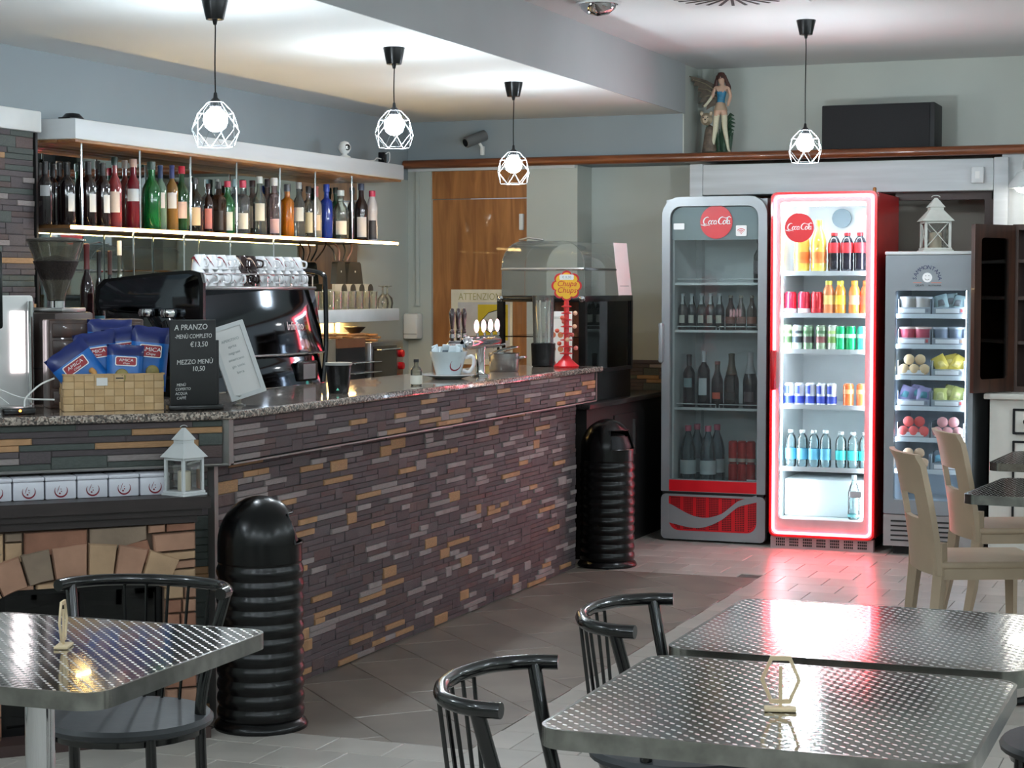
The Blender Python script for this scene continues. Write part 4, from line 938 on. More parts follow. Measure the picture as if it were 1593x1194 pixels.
text('GELATI', .014, (Vector((X0 + .182, Y0 - .001, 1.457)), FR[1], FR[2], FR[3]), INK, f3, 'emblem_letter'); text("ALL'ITALIANA", .013, (Vector((X0 + .262, Y0 - .001, 1.457)), FR[1], FR[2], FR[3]), INK, f3, 'emblem_letter', sx=.85)
BASK = glass('basket acrylic', (236, 242, 248), .4, .1, .35)
rows = [1.300, 1.136, .968, .802, .632, .460]
YI = 10.40
for ri, z in enumerate(rows + [.275]):
    b = MB(); b.box((X0 + .046, Y0 + .07, z - .016), (X1 - .046, 10.85, z)); b.box((X0 + .046, Y0 + .066, z - .02), (X1 - .046, Y0 + .072, z + .004)); b.build('shelf', SHELF2, f3, smooth=False)
    if ri == 6: continue
    for q in range(2):
        a0 = X0 + .056 + q * .182; a1 = a0 + .174
        b = MB(); b.box((a0, Y0 + .075, z), (a1, Y0 + .079, z + .040)); b.box((a0, Y0 + .079, z), (a0 + .004, 10.7, z + .085)); b.box((a1 - .004, Y0 + .079, z), (a1, 10.7, z + .085)); b.build('basket', BASK, f3, smooth=False)
        MB().box((a0 + .02, Y0 + .072, z + .010), (a1 - .03, Y0 + .0748, z + .032)).build('price_card', PRINTW, f3, smooth=False)
        MB().box((a1 - .024, Y0 + .072, z + .014), (a1 - .012, Y0 + .0748, z + .031)).build('price_mark', mat('mark %d' % ((ri + q) % 3), ((120, 120, 130), (200, 90, 90), (190, 150, 120))[(ri + q) % 3], .5), f3, smooth=False)
def icecream(kind, loc, c, c2, label, group, tilt=0.0, rz=0.0):
    if kind == 'cup':
        t = thing('ice_cream_tub', label, 'ice cream', loc, rz, group)
        MB().lathe([(0, 0), (.028, 0), (.036, .066), (0, .066)], 14).build('tub', mat('pack %s' % (c,), c, .5, var=.08, scale=30), t); MB().lathe([(.038, .066), (.038, .074), (0, .076)], 14).build('lid', mat('pack %s' % (c2,), c2, .5), t)
    elif kind == 'cone':
        t = thing('ice_cream_cone', label, 'ice cream', loc, rz, group)
        ca, sa = math.cos(tilt), math.sin(tilt)
        mb = MB(); mb.lathe([(.004, 0), (.012, .03), (.031, .125), (.0, .125)], 14); R3 = Matrix.Rotation(tilt, 3, 'X'); mb.v = [tuple(R3 @ Vector(p) + Vector((0, 0, .034))) for p in mb.v]; mb.build('wrapper', mat('pack %s' % (c,), c, .5, var=.08, scale=30), t)
        mb = MB(); mb.lathe([(.033, .122), (.034, .132), (.024, .137), (0, .138)], 14); mb.v = [tuple(R3 @ Vector(p) + Vector((0, 0, .034))) for p in mb.v]; mb.build('lid', mat('pack %s' % (c2,), c2, .5), t)
    else:
        t = thing('ice_cream_packet', label, 'ice cream', loc, rz, group); w, h, n = .058, .075, 6; vs, fs = [], []
        R3 = Matrix.Rotation(tilt, 3, 'Y') @ Matrix.Rotation(PI / 2 - .35, 3, 'X')
        for sgn in (1, -1):
            for i in range(n + 1):
                for j in range(n + 1):
                    a, b2 = i / n * 2 - 1, j / n * 2 - 1; vs.append(tuple(R3 @ Vector((a * w / 2, b2 * h / 2, sgn * .016 * (1 - a ** 4) * (1 - b2 ** 2)))))
        m_ = (n + 1) ** 2
        for i in range(n):
            for j in range(n):
                q = i * (n + 1) + j; fs += [(q, q + n + 1, q + n + 2, q + 1), (m_ + q, m_ + q + 1, m_ + q + n + 2, m_ + q + n + 1)]
        zmin = min(p[2] for p in vs); vs = [(p[0], p[1], p[2] - zmin + .004) for p in vs]
        MB().add(vs, fs).build('wrapper', mat('pack %s' % (c,), c, .45, var=.1, scale=30), t)
        MB().add([(p[0] * .6, p[1] - .004, p[2] * .5 + .028) for p in vs[:m_]], [f for f in fs if max(f) < m_]).build('print', mat('pack %s' % (c2,), c2, .5), t)
    t.scale = (.86,) * 3 if kind == 'cone' else (1.28,) * 3
    return t
rn = random.Random(3)
spec = [('cup', (206, 196, 186), (226, 224, 220), 'white ice cream tub', 'pack', (170, 190, 188), (120, 120, 120), 'silver and mint ice cream packet'),
        ('cup', (206, 84, 104), (238, 210, 200), 'red ice cream tub with a pale lid', 'cup', (130, 140, 156), (190, 196, 204), 'grey blue ice cream tub'),
        ('cone', (206, 176, 130), (228, 196, 150), 'beige wrapped cone', 'pack', (222, 196, 84), (236, 214, 130), 'yellow ice cream packet'),
        ('pack', (150, 140, 176), (70, 130, 140), 'lilac and teal ice cream packet', 'pack', (190, 190, 110), (206, 204, 140), 'olive yellow ice cream packet'),
        ('cone', (150, 70, 80), (232, 96, 92), 'dark pink cone with a red lid', 'cone', (150, 140, 150), (226, 160, 160), 'mauve grey cone with a pink lid'),
        ('cone', (150, 120, 100), (228, 190, 156), 'brown cone with a beige lid', 'pack', (130, 140, 150), (120, 180, 200), 'grey ice cream packet with a blue print')]
rown = ('top', 'second', 'third', 'fourth', 'fifth', 'sixth')
for ri, z in enumerate(rows):
    for q in range(2):
        kd, c, c2, nm = spec[ri][q * 4:q * 4 + 4]; a0 = X0 + .066 + q * .182
        lab = '%s, %s basket, %s freezer row' % (nm, ('left', 'right')[q], rown[ri]); grp = 'ice creams, %s row %s' % (rown[ri], ('left', 'right')[q])
        pts = [(a0 + .036, YI, 0), (a0 + .116, YI, 0), (a0 + .076, YI + .085, .0)]
        if kd == 'cone': pts = [(a0 + .024, YI + .06, .0), (a0 + .079, YI + .06, .0), (a0 + .134, YI + .06, .0), (a0 + .050, YI + .07, .052), (a0 + .108, YI + .08, .052)]
        if kd == 'pack': pts = [(a0 + .030, YI, 0), (a0 + .078, YI + .03, .010), (a0 + .124, YI, .0)]
        for (x, y, dz) in pts:
            if kd == 'pack': icecream(kd, (x, y, z + .004 + dz), c, c2, lab, grp, rn.uniform(-.5, .5), rn.uniform(-.3, .3))
            else: icecream(kd, (x, y, z + .002 + dz), c, c2, lab, grp, PI / 2 - .05)

lantern('cross_barred_lantern', 'white lantern with crossed bars standing on the freezer', (on(1455, 388, y=10.45).x, 10.45, 1.640), 0.35, 0.165, 0.30, True, mat('aged white metal', (200, 202, 194), .5))
# ================================================================ STEEL TABLES
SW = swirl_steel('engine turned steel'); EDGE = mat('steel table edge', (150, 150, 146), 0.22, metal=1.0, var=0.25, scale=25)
def steel_table(label, cx, cy, w, d, rotz=0.0, leg='chrome', zt=0.742, edge=None):
    t = thing('steel_table', label, 'table', (cx, cy, 0), rotz, 'steel topped bistro tables')
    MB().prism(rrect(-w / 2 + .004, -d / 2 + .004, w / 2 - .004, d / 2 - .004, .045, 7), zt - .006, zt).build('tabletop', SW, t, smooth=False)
    rim = rrect(-w / 2, -d / 2, w / 2, d / 2, .05, 7); inn = rrect(-w / 2 + .006, -d / 2 + .006, w / 2 - .006, d / 2 - .006, .044, 7)
    ring(t, 'edge_band', (Vector((0, 0, 0)), Vector((1, 0, 0)), Vector((0, 1, 0)), Vector((0, 0, 1))), rim, inn, zt - .032, zt + .0005, EDGE)
    MB().prism(inn, zt - .030, zt - .008).build('underside', MBLACK, t, smooth=False)
    if leg == 'chrome': MB().lathe([(.029, .02), (.029, zt - .03)], 20).build('column', CHROME, t)
    else: MB().rbox((-.03, -.03, .02), (.03, .03, zt - .03), .004).build('column', BLACK, t)
    for k in range(4):
        a = PI / 4 + k * PI / 2; MB().tube([(0, 0, .03), (.27 * math.cos(a), .27 * math.sin(a), .015)], [.026, .014], 8).build('foot', CHROME if leg == 'chrome' else BLACK, t)
    return t
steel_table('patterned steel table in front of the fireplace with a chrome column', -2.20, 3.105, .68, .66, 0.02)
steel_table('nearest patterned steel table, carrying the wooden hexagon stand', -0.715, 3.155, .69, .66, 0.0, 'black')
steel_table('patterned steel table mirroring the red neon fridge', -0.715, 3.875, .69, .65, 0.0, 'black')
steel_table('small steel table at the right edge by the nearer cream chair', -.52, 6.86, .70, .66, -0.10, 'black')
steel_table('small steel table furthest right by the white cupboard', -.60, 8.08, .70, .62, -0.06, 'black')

def menu_stand(label, loc, rotz):
    t = thing('card_stand', label, 'card stand', loc, rotz, 'wooden table stands'); m = mat('pale plywood', (206, 184, 148), .55, var=.12, scale=20)
    MB().rbox((-.027, -.014, 0), (.027, .014, .006), .002).build('foot_plate', m, t)
    hx = [(.034 * math.sin(a) * 1.0, .052 + .046 * math.cos(a)) for a in [PI / 6 + PI / 3 * k for k in range(6)]]
    ring(t, 'hexagon_frame', (Vector((0, .0025, 0)), Vector((1, 0, 0)), Vector((0, 0, 1)), Vector((0, -1, 0))), hx, [(p[0] * .80, .052 + (p[1] - .052) * .82) for p in hx], 0, .004, m)
    MB().box((-.003, -.002, .006), (.003, .002, .075)).build('stem', m, t, smooth=False)
    return t
menu_stand('small wooden hexagon stand on the nearest steel table', (-.717, 3.09, .7425), YAW - .1)
menu_stand('small wooden stand seen edge on, on the table by the fireplace', (-2.16, 3.13, .7425), YAW + PI / 2)

# ================================================================ BLACK TUBULAR CHAIRS
TUBE = mat('black lacquered tube', (9, 9, 10), 0.15, var=0.1, coat=0.2)
VINYL = mat('charcoal vinyl', (52, 55, 58), 0.5, var=0.1, scale=20, bump=0.1)
def bez(p, n=18):
    """smooth curve through points (Catmull-Rom)"""
    P = [Vector(q) for q in p]; P = [P[0] * 2 - P[1]] + P + [P[-1] * 2 - P[-2]]; out = []
    for i in range(1, len(P) - 2):
        for k in range(n):
            t = k / n; a, b, c, d = P[i - 1], P[i], P[i + 1], P[i + 2]
            out.append(.5 * ((2 * b) + (c - a) * t + (2 * a - 5 * b + 4 * c - d) * t * t + (3 * b - a - 3 * c + d) * t ** 3))
    return out + [P[-2]]
def tub_chair(label, loc, rotz):
    t = thing('bistro_chair', label, 'chair', loc, rotz, 'black tubular bistro chairs')
    MB().tube(bez([(-.055, .215, .735), (-.11, .205, .735), (-.17, .155, .735), (-.203, .07, .735), (-.210, 0, .735), (-.203, -.07, .735), (-.17, -.155, .735), (-.11, -.205, .735), (-.055, -.215, .735)], 6), .0145, 10).build('back_rail', TUBE, t)
    for s in (1, -1):
        MB().tube(bez([(-.10, s * .207, .730), (-.075, s * .185, .62), (-.045, s * .170, .50), (-.04, s * .168, .40), (-.05, s * .170, .2), (-.06, s * .172, 0)], 5), .0135, 10).build('leg', TUBE, t)
        MB().tube([(.13, s * .13, .43), (.145, s * .15, 0)], .0125, 10).build('leg', TUBE, t)
    for k in range(5):
        y = -.10 + .05 * k; MB().tube([(-.205 + abs(y) * .10, y * 1.15, .730), (-.165, y * .95, .445)], .0042, 6).build('spindle', TUBE, t)
    MB().lathe([(0, .425), (.185, .425), (.198, .432), (.200, .442), (.192, .452), (.15, .457), (0, .459)], 32).build('seat', VINYL, t)
    MB().lathe([(.165, .410), (.178, .410), (.178, .426), (.165, .426)], 28).build('seat_ring', TUBE, t)
    return t
tub_chair('black tubular chair with thin spindles between the fireplace and its steel table', (-2.43, 3.775, 0), -PI / 2 + .06)
tub_chair('nearest black tubular chair left of the hexagon stand table', (-1.135, 3.17, 0), .12)
tub_chair('black tubular chair left of the table that mirrors the neon', (-1.14, 3.95, 0), .10)
tub_chair('black tubular chair pushed under the steel tables at the lower right corner', (-.30, 4.30, 0), PI - .1)

# ================================================================ CREAM RESIN CHAIRS
RESIN = mat('cream resin', (176, 156, 132), 0.45, var=0.05)
def resin_chair(label, loc, rotz):
    t = thing('resin_chair', label, 'chair', loc, rotz, 'cream resin chairs')
    MB().rbox((-.19, -.195, .425), (.215, .195, .452), .010, 3).build('seat', RESIN, t)
    b = MB(); b.box((-.18, -.185, .385), (.20, -.165, .43)); b.box((-.18, .165, .385), (.20, .185, .43)); b.box((.18, -.185, .385), (.20, .185, .43)); b.build('apron', RESIN, t, smooth=False)
    for s in (1, -1):
        MB().tube([(.185, s * .170, .43), (.19, s * .172, .2), (.195, s * .175, 0)], [.027, .022, .017], 4).build('leg', RESIN, t, smooth=False)
        MB().tube([(-.185, s * .170, .52), (-.185, s * .170, .40), (-.205, s * .172, .2), (-.245, s * .178, 0)], [.026, .027, .023, .017], 4).build('leg', RESIN, t, smooth=False)
    ny, zs = 12, [.40, .46, .52, .585, .60, .645, .69, .705, .76, .80, .835, .842]
    def pt(i, k, off):
        yv = -.195 + .39 * i / ny; z = zs[k]; f = (z - .40) / .44
        x = -.178 - .075 * f ** 1.4 - .028 * (1 - (yv / .195) ** 2) - (.012 if k >= 10 else 0)
        return (x - off, yv * (1 - .06 * f), z)
    vs, fs = [], []; K = len(zs)
    for off in (0, .022):
        for i in range(ny + 1):
            for k in range(K): vs.append(pt(i, k, off))
    m_ = (ny + 1) * K
    hole = lambda i, k: 3 <= i < 9 and 4 <= k < 6
    for i in range(ny):
        for k in range(K - 1):
            if hole(i, k): continue
            q = i * K + k; fs += [(q, q + K, q + K + 1, q + 1), (m_ + q, m_ + q + 1, m_ + q + K + 1, m_ + q + K)]
    for i in range(ny):
        for k in (0, K - 1):
            q = i * K + k; f = (q, m_ + q, m_ + q + K, q + K); fs.append(f if k == 0 else f[::-1])
    for k in range(K - 1):
        for i in (0, ny):
            q = i * K + k; f = (q, q + 1, m_ + q + 1, m_ + q); fs.append(f if i == 0 else f[::-1])
    for i in range(3, 9):
        for k in (4, 6):
            q = i * K + k; fs.append((q, q + K, m_ + q + K, m_ + q))
    for k in range(4, 6):
        for i in (3, 9):
            q = i * K + k; fs.append((q, q + 1, m_ + q + 1, m_ + q))
    MB().add(vs, fs).build('backrest', RESIN, t, angle=45)
    return t
resin_chair('cream resin chair with a slot in its back, nearer of the pair', (-.93, 7.20, 0), math.radians(24))
resin_chair('cream resin chair with a slot in its back, further of the pair', (-.93, 8.24, 0), math.radians(24))

# ================================================================ CUPBOARDS AT THE RIGHT
CWH = mat('white cupboard paint', (202, 200, 192), .5, var=.05)
cb = thing('white_cupboard', 'white painted low cupboard with square drawer fronts behind the small tables', 'cupboard')
MB().box((-1.27, 10.30, 0.0), (-.45, 10.90, .855)).build('body', CWH, cb, smooth=False)
MB().rbox((-1.30, 10.27, .855), (-.43, 10.92, .885), .006).build('top', CWH, cb)
for i, (z0, z1) in enumerate(((.68, .80), (.20, .63))):
    f = MB().rbox((-1.145, 10.29, z0), (-.80, 10.301, z1), .004).build(('drawer', 'door')[i], CWH, cb); MB().lathe([(.012, 10.29), (.016, 10.272), (0, 10.268)], 10, (-1.08, 0, (z0 + z1) / 2), axis='y').build('knob', DMETAL, f)
    ring(f, 'moulding', frame_y(0, 10.29, 0), rrect(-1.15, z0 - .008, -.795, z1 + .008, .004, 2), rrect(-1.138, z0 + .004, -.807, z1 - .004, .003, 2), 0, .004, DMETAL)
BRN = wood('dark walnut', (48, 30, 24), (76, 48, 36), 3, (6, 6, .7), .4)
dc = thing('display_cabinet', 'dark walnut display cabinet with shelves, standing on the white cupboard', 'cabinet')
open_cabinet(dc, -1.185, -.45, 10.50, 10.90, .885, 1.785, .03, BRN, BRN)
for z in (1.14, 1.38, 1.58): MB().box((-1.155, 10.52, z), (-.48, 10.87, z + .018)).build('shelf', BRN, dc, smooth=False)
h0, h1 = Vector((-1.180, 10.49, 0)), Vector((-1.352, 10.19, 0)); ex_ = (h1 - h0).normalized(); L_ = (h1 - h0).length; frd = (h0, ex_, Vector((0, 0, 1)), Vector((0, 0, 1)).cross(ex_) * -1)
dl = ring(dc, 'glazed_door', frd, rrect(0, .89, L_, 1.78, .004, 2), rrect(.055, .96, L_ - .055, 1.71, .02, 2), -.012, .012, BRN)
MB().prism(rrect(.055, .96, L_ - .055, 1.71, .02, 2), -.002, .002, frd).build('pane', glass('old glass', (210, 220, 220), 1.3), dl, smooth=False)
for i, (x, z) in enumerate(((-1.10, 1.158), (-1.03, 1.158), (-.95, 1.158), (-1.08, 1.398), (-1.0, 1.398))):
    t = thing('stemware_glass', 'clear glass standing in the dark display cabinet', 'glass', (x, 10.62, z), 0, 'glasses in the display cabinet')
    MB().lathe([(.026, 0), (.027, .003), (.004, .008), (.004, .06), (.022, .075), (.032, .11), (.030, .145)], 14).build('bowl_and_stem', CLEAR, t)
t = thing('wall_lamp', 'white domed wall lamp glowing at the right edge', 'lamp', (-1.16, 10.72, 1.99))
MB().lathe([(.01, .10), (.012, .09), (.03, .085), (.075, .02), (.08, 0)], 20).build('shade', WPAINT, t)
MB().lathe([(0, -.028), (.03, -.02), (.045, 0), (.03, .02), (0, .03)], 14).build('bulb', emis('wall bulb', (255, 250, 240), 22), t)
MB().tube([(0, 0, .10), (0, .06, .15), (0, .23, .15)], .007, 8).build('arm', WPAINT, t)
MB().lathe([(.035, .23), (.035, .215)], 14, (0, 0, .15), axis='y').build('wall_plate', WPAINT, t)

# ================================================================ ON THE LEDGE
t = thing('speaker_box', 'wide black speaker box on the wooden ledge above the fridges', 'speaker')
MB().rbox((-2.318, 10.93, 2.236), (-1.672, 11.20, 2.495), .006).build('cabinet', mat('black speaker', (26, 26, 28), .6, var=.1, scale=80), t)
MB().rbox((-2.312, 10.922, 2.242), (-1.70, 10.932, 2.489), .003).build('grille_cloth', mat('speaker cloth', (30, 30, 32), .85, var=.2, scale=300), t)
t = thing('switch_box', 'small grey junction box fixed to the white lintel', 'switch box', (-1.425, 10.90, 2.075))
MB().rbox((-.034, -.03, -.045), (.034, 0, .045), .004).build('housing', WPAINT, t); MB().box((-.012, -.033, -.02), (.012, -.03, .02)).build('switch', WHITE, t, smooth=False)
# wall camera
t = thing('security_camera', 'grey bullet camera on a bracket on the blue wall above the door', 'camera', on(742, 215, y=10.87))
MB().lathe([(0, -.09), (.030, -.09), (.034, -.085), (.034, .06), (.028, .065), (0, .065)], 18, axis='y').build('housing', mat('camera grey', (96, 98, 98), .45), t, rot=(.35, 0, -.6))
MB().lathe([(0, -.094), (.024, -.094), (.024, -.088), (0, -.088)], 16, axis='y').build('lens', BLACK, t, rot=(.35, 0, -.6))
MB().tube([(.0, .03, -.02), (.012, .05, -.05), (.014, .06, -.09)], .009, 8).build('bracket', WHITE, t)
MB().rbox((.002, .045, -.10), (.026, .07, -.045), .003).build('bracket_base', WHITE, t)

# ---- fairy figurine
def skin(name, pts, edges, rad, m, parent, sub=1, root=0):
    me = bpy.data.meshes.new(name); me.from_pydata(pts, edges, []); o = put(name, me, None)
    md = o.modifiers.new('s', 'SKIN'); md.use_smooth_shade = True
    for i, r_ in enumerate(rad): me.skin_vertices[0].data[i].radius = (r_, r_)
    me.skin_vertices[0].data[root].use_root = True
    if sub: o.modifiers.new('d', 'SUBSURF').levels = sub
    bpy.context.view_layer.update()
    me2 = bpy.data.meshes.new_from_object(o.evaluated_get(bpy.context.evaluated_depsgraph_get())); bpy.data.objects.remove(o, do_unlink=True)
    me2.name = name; me2.materials.clear()
    for q in (m if isinstance(m, list) else [m]): me2.materials.append(q)
    me2.polygons.foreach_set('use_smooth', [True] * len(me2.polygons))
    return put(name, me2, parent)
fg = thing('fairy_figurine', 'painted fairy figurine with brown wing, blue corset and tiger on the ledge', 'figurine', (-2.955, 11.06, 2.236), 0.12)
SKIN_ = mat('figurine skin', (196, 158, 134), .5); CREAM = mat('figurine stocking', (206, 200, 172), .55, var=.12, scale=120, stretch=(1, 1, 3)); TEAL = mat('corset blue', (30, 112, 146), .4, var=.3, scale=60); HAIR = mat('auburn hair', (74, 40, 32), .5, var=.25, scale=50, stretch=(4, 4, 1))
P_ = [(0, 0, .275), (0, 0, .31), (.004, 0, .345), (.006, 0, .385), (.008, 0, .415), (.004, -.006, .438), (.002, -.008, .462),      # pelvis..neck, head low, head
      (-.022, 0, .262), (-.030, -.004, .150), (-.052, .002, .028), (-.060, -.018, .010), (.022, 0, .262), (.026, -.010, .160), (.048, .004, .030), (.058, -.016, .010),
      (-.034, 0, .400), (-.048, -.004, .350), (-.082, -.020, .300), (-.098, -.026, .286), (.046, 0, .398), (.060, -.006, .345), (.050, -.030, .300), (.046, -.038, .285)]
E_ = [(0, 1), (1, 2), (2, 3), (3, 4), (4, 5), (5, 6), (0, 7), (7, 8), (8, 9), (9, 10), (0, 11), (11, 12), (12, 13), (13, 14), (3, 15), (15, 16), (16, 17), (17, 18), (3, 19), (19, 20), (20, 21), (21, 22)]
R_ = [.030, .024, .026, .026, .011, .022, .021, .022, .017, .009, .007, .022, .017, .009, .007, .013, .011, .009, .007, .013, .011, .009, .007]
bd = skin('body', P_, E_, R_, [SKIN_, CREAM, TEAL], fg, 2)
for p in bd.data.polygons:
    c = p.center
    if c.z < .235 or (c.x < -.052 and c.z < .352 and c.z > .25): p.material_index = 1
    elif .285 < c.z < .375 and -.034 < c.x < .042: p.material_index = 2
MB().lathe([(.040, .268), (.043, .262), (.030, .300), (.024, .312)], 18).build('skirt', mat('skirt tan', (176, 152, 128), .6), fg)
hp = []; 
b = MB(); b.lathe([(0, .492), (.018, .488), (.027, .470), (.027, .450), (.020, .436)], 14, (.002, .004, 0)); 
for s, l in ((1, .36), (-1, .395)): b.tube(bez([(s * .020 + .002, .0, .470), (s * .030 + .004, .004, .435), (s * .040 + .008, .006, .40), (s * .040 + .008, .004, l)], 4), [.010] * 3 + [.012] * 3 + [.013] * 4 + [.010] * 2 + [.004], 8)
b.build('hair', HAIR, fg)
b = MB()
for s in (-1, 1): b.lathe([(0, -.0035), (.0025, -.002), (0, 0)], 8, (.002 + s * .007, -.029, .463), axis='y')
b.build('eyes', INK, fg); MB().tube([(-.003, -.030, .449), (.002, -.031, .448), (.007, -.030, .449)], .0013, 6).build('mouth', mat('lip', (150, 70, 66), .5), fg); MB().lathe([(0, .452), (.003, .454), (.0015, .462), (0, .463)], 8, (.002, -.029, 0)).build('nose', SKIN_, fg)
WING = mat('wing brown', (92, 80, 66), .6, var=.35, scale=40)
wing = [(-.01, .37), (-.04, .42), (-.09, .448), (-.155, .468), (-.205, .480), (-.178, .462), (-.185, .448), (-.160, .440), (-.168, .418), (-.135, .412), (-.142, .385), (-.118, .378), (-.135, .350), (-.108, .345), (-.142, .312), (-.105, .318), (-.118, .285), (-.085, .300), (-.09, .272), (-.06, .290), (-.03, .30)]
MB().prism(wing, -.004, .006, (Vector((0, .028, 0)), Vector((1, 0, 0)), Vector((0, 0, 1)), Vector((0, -1, 0)))).build('wing', WING, fg, smooth=False)
for i, (a0, a1) in enumerate((((-.02, .375), (-.17, .455)), ((-.03, .36), (-.14, .40)), ((-.03, .345), (-.12, .345)), ((-.04, .33), (-.10, .305)))):
    MB().tube([(a0[0], .020, a0[1]), ((a0[0] + a1[0]) / 2, .020, (a0[1] + a1[1]) / 2 + .012), (a1[0], .020, a1[1])], [.004, .003, .0015], 6).build('wing_vein', mat('vein', (150, 138, 112), .6), fg)
TIG = mat('tiger cream', (176, 160, 136), .6, var=.3, scale=50)
b = MB(); b.lathe([(0, -.045), (.018, -.043), (.030, -.02), (.038, .0), (.034, .025), (0, .035)], 16, (-.085, .005, .215), axis='y'); b.lathe([(0, -.05), (.014, -.048), (.018, -.03), (.01, -.01)], 12, (-.085, -.005, .200), axis='y')
for s in (-1, 1): b.lathe([(0, .03), (.010, .022), (.012, .01), (.006, 0)], 8, (-.085 + s * .028, .0, .235))
b.build('tiger_head', TIG, fg)
b = MB()
for s in (-1, 1): b.lathe([(0, -.042), (.004, -.040), (0, -.036)], 8, (-.085 + s * .013, .0, .222), axis='y')
b.lathe([(0, -.060), (.005, -.056), (0, -.050)], 8, (-.085, .0, .207), axis='y')
b.build('tiger_face', INK, fg)
b = MB(); b.lathe([(0, 0), (.045, .0), (.046, .03), (.036, .09), (.030, .14), (.022, .17), (0, .185)], 14, (-.068, .02, 0)); b.build('tiger_body', mat('tiger brown', (96, 82, 70), .65, var=.5, scale=35), fg)
GRN = mat('figurine leaves', (38, 66, 46), .5, var=.35, scale=40)
rg = random.Random(2)
for k in range(11):
    x = -.035 + .0085 * k; lean = (x - .01) * rg.uniform(.2, .9); h = rg.uniform(.13, .20); y = rg.uniform(.006, .03)
    MB().tube([(x, y, 0), (x + lean * .5, y, h * .5), (x + lean * 1.4, y - .004, h)], [.010, .011, .002], 6).build('leaf', GRN, fg)
for k in range(6):
    z = .10 + .022 * k; MB().tube([(.03, .02, z), (.062, .012, z + .03), (.088 - .004 * abs(k - 3), .008, z + .022)], [.006, .012, .002], 6).build('leaf', GRN, fg)
MB().lathe([(0, -.006), (.10, -.006), (.10, .004), (.09, .010), (0, .012)], 24, (-.01, .005, .006)).build('base', GRN, fg)

# ================================================================ CEILING
t = thing('ceiling_vent', 'square white air diffuser with slanting blades on the right ceiling', 'vent', (-2.20, 8.41, 2.77))
MB().box((-.30, -.30, -.012), (.30, .30, 0)).build('plate', WPAINT, t, smooth=False)
for k in range(28):
    a = 2 * PI * k / 28; ca, sa = math.cos(a), math.sin(a); MB().box((.07, -.007, -.0145), (.27, .007, -.012)).build('blade_slot', MBLACK, t, smooth=False, rot=(0, 0, a))
t = thing('smoke_dome', 'chrome dome fitting on the ceiling next to the bar bulkhead', 'ceiling fitting', (-2.84, 8.43, 2.77))
MB().lathe([(.10, 0), (.10, -.010), (.085, -.014), (.08, -.03), (.05, -.055), (0, -.065)], 24).build('dome', CHROME, t); MB().lathe([(.105, 0), (.105, -.008), (.10, -.012), (.09, -.012)], 24).build('rim', WPAINT, t)

# ================================================================ PENDANT LAMPS
CAGE = mat('white cage wire', (150, 156, 158), .35)
BULBM = emis('cool bulb', (232, 246, 255), BULB)
def pendant(label, x, y, zc, zb, first=[None]):
    """zc ceiling, zb centre of bulb"""
    t = thing('pendant_lamp', label, 'lamp', (x, y, zb), 0.3, 'caged pendant lamps'); H = zc - zb
    MB().lathe([(.048, H), (.048, H - .004), (.032, H - .072), (.010, H - .073), (.006, H - .09), (0, H - .09)], 24).build('ceiling_cup', BLACK, t)
    pts = [(0, 0, H - .085), (.0012, .001, H * .7 + .02), (-.001, 0, H * .4 + .03), (0, 0, .082)]
    MB().tube(bez(pts, 5), .0028, 6).build('cord', BLACK, t)
    MB().lathe([(.003, .098), (.006, .094), (.008, .078), (.020, .066), (.022, .045), (.016, .042)], 16).build('socket', DMETAL, t)
    MB().lathe([(0, -.045), (.020, -.041), (.036, -.028), (.044, -.006), (.042, .012), (.030, .030), (.016, .042), (.014, .05)], 20).build('bulb', BULBM, t)
    rr = [(.028, .062, 0), (.066, .022, 0), (.089, -.040, PI / 6), (.066, -.098, 0)]; V = [[Vector((r_ * math.cos(PI / 3 * k + a), r_ * math.sin(PI / 3 * k + a), z)) for k in range(6)] for r_, z, a in rr]
    b = MB(); w = .0014
    for k in range(6):
        n_ = (k + 1) % 6; b.tube([V[0][k], V[0][n_]], w, 5); b.tube([V[0][k], V[1][k]], w, 5); b.tube([V[1][k], V[1][n_]], w, 5)
        b.tube([V[1][k], V[2][k]], w, 5); b.tube([V[1][n_], V[2][k]], w, 5); b.tube([V[2][k], V[3][k]], w, 5); b.tube([V[2][k], V[3][n_]], w, 5); b.tube([V[3][k], V[3][n_]], w, 5)
    b.build('wire_cage', CAGE, t)
    return t
pendant('caged pendant lamp nearest the camera above the bar, left of the row', -3.48, 6.02, 2.48, 2.052)
pendant('caged pendant lamp in the middle of the row above the bar', -3.455, 7.50, 2.48, 2.148)
pendant('caged pendant lamp at the far end of the bar before the oak door', -3.475, 8.98, 2.48, 2.068)
pendant('caged pendant lamp hanging from the right ceiling in front of the lit fridge', -2.07, 9.37, 2.77, 2.165)
for x, y in ((.75, 9.2), (.75, 7.0), (.75, 5.0), (2.2, 8.2), (2.2, 6.0), (2.2, 4.0), (-2.45, .2), (-.9, .2), (.7, .2), (2.2, .2), (-2.3, 1.9), (-.9, 2.0), (.7, 2.6), (2.2, 2.0), (-3.7, 1.2), (-3.9, 3.1)):  # unseen lamps added to raise the general light in the room
    pendant('added caged pendant lamp out of view, brightening the dining room', x, y, 2.48 if x < -3.15 else 2.77, 2.165)['group'] = 'added fill lamps out of view'
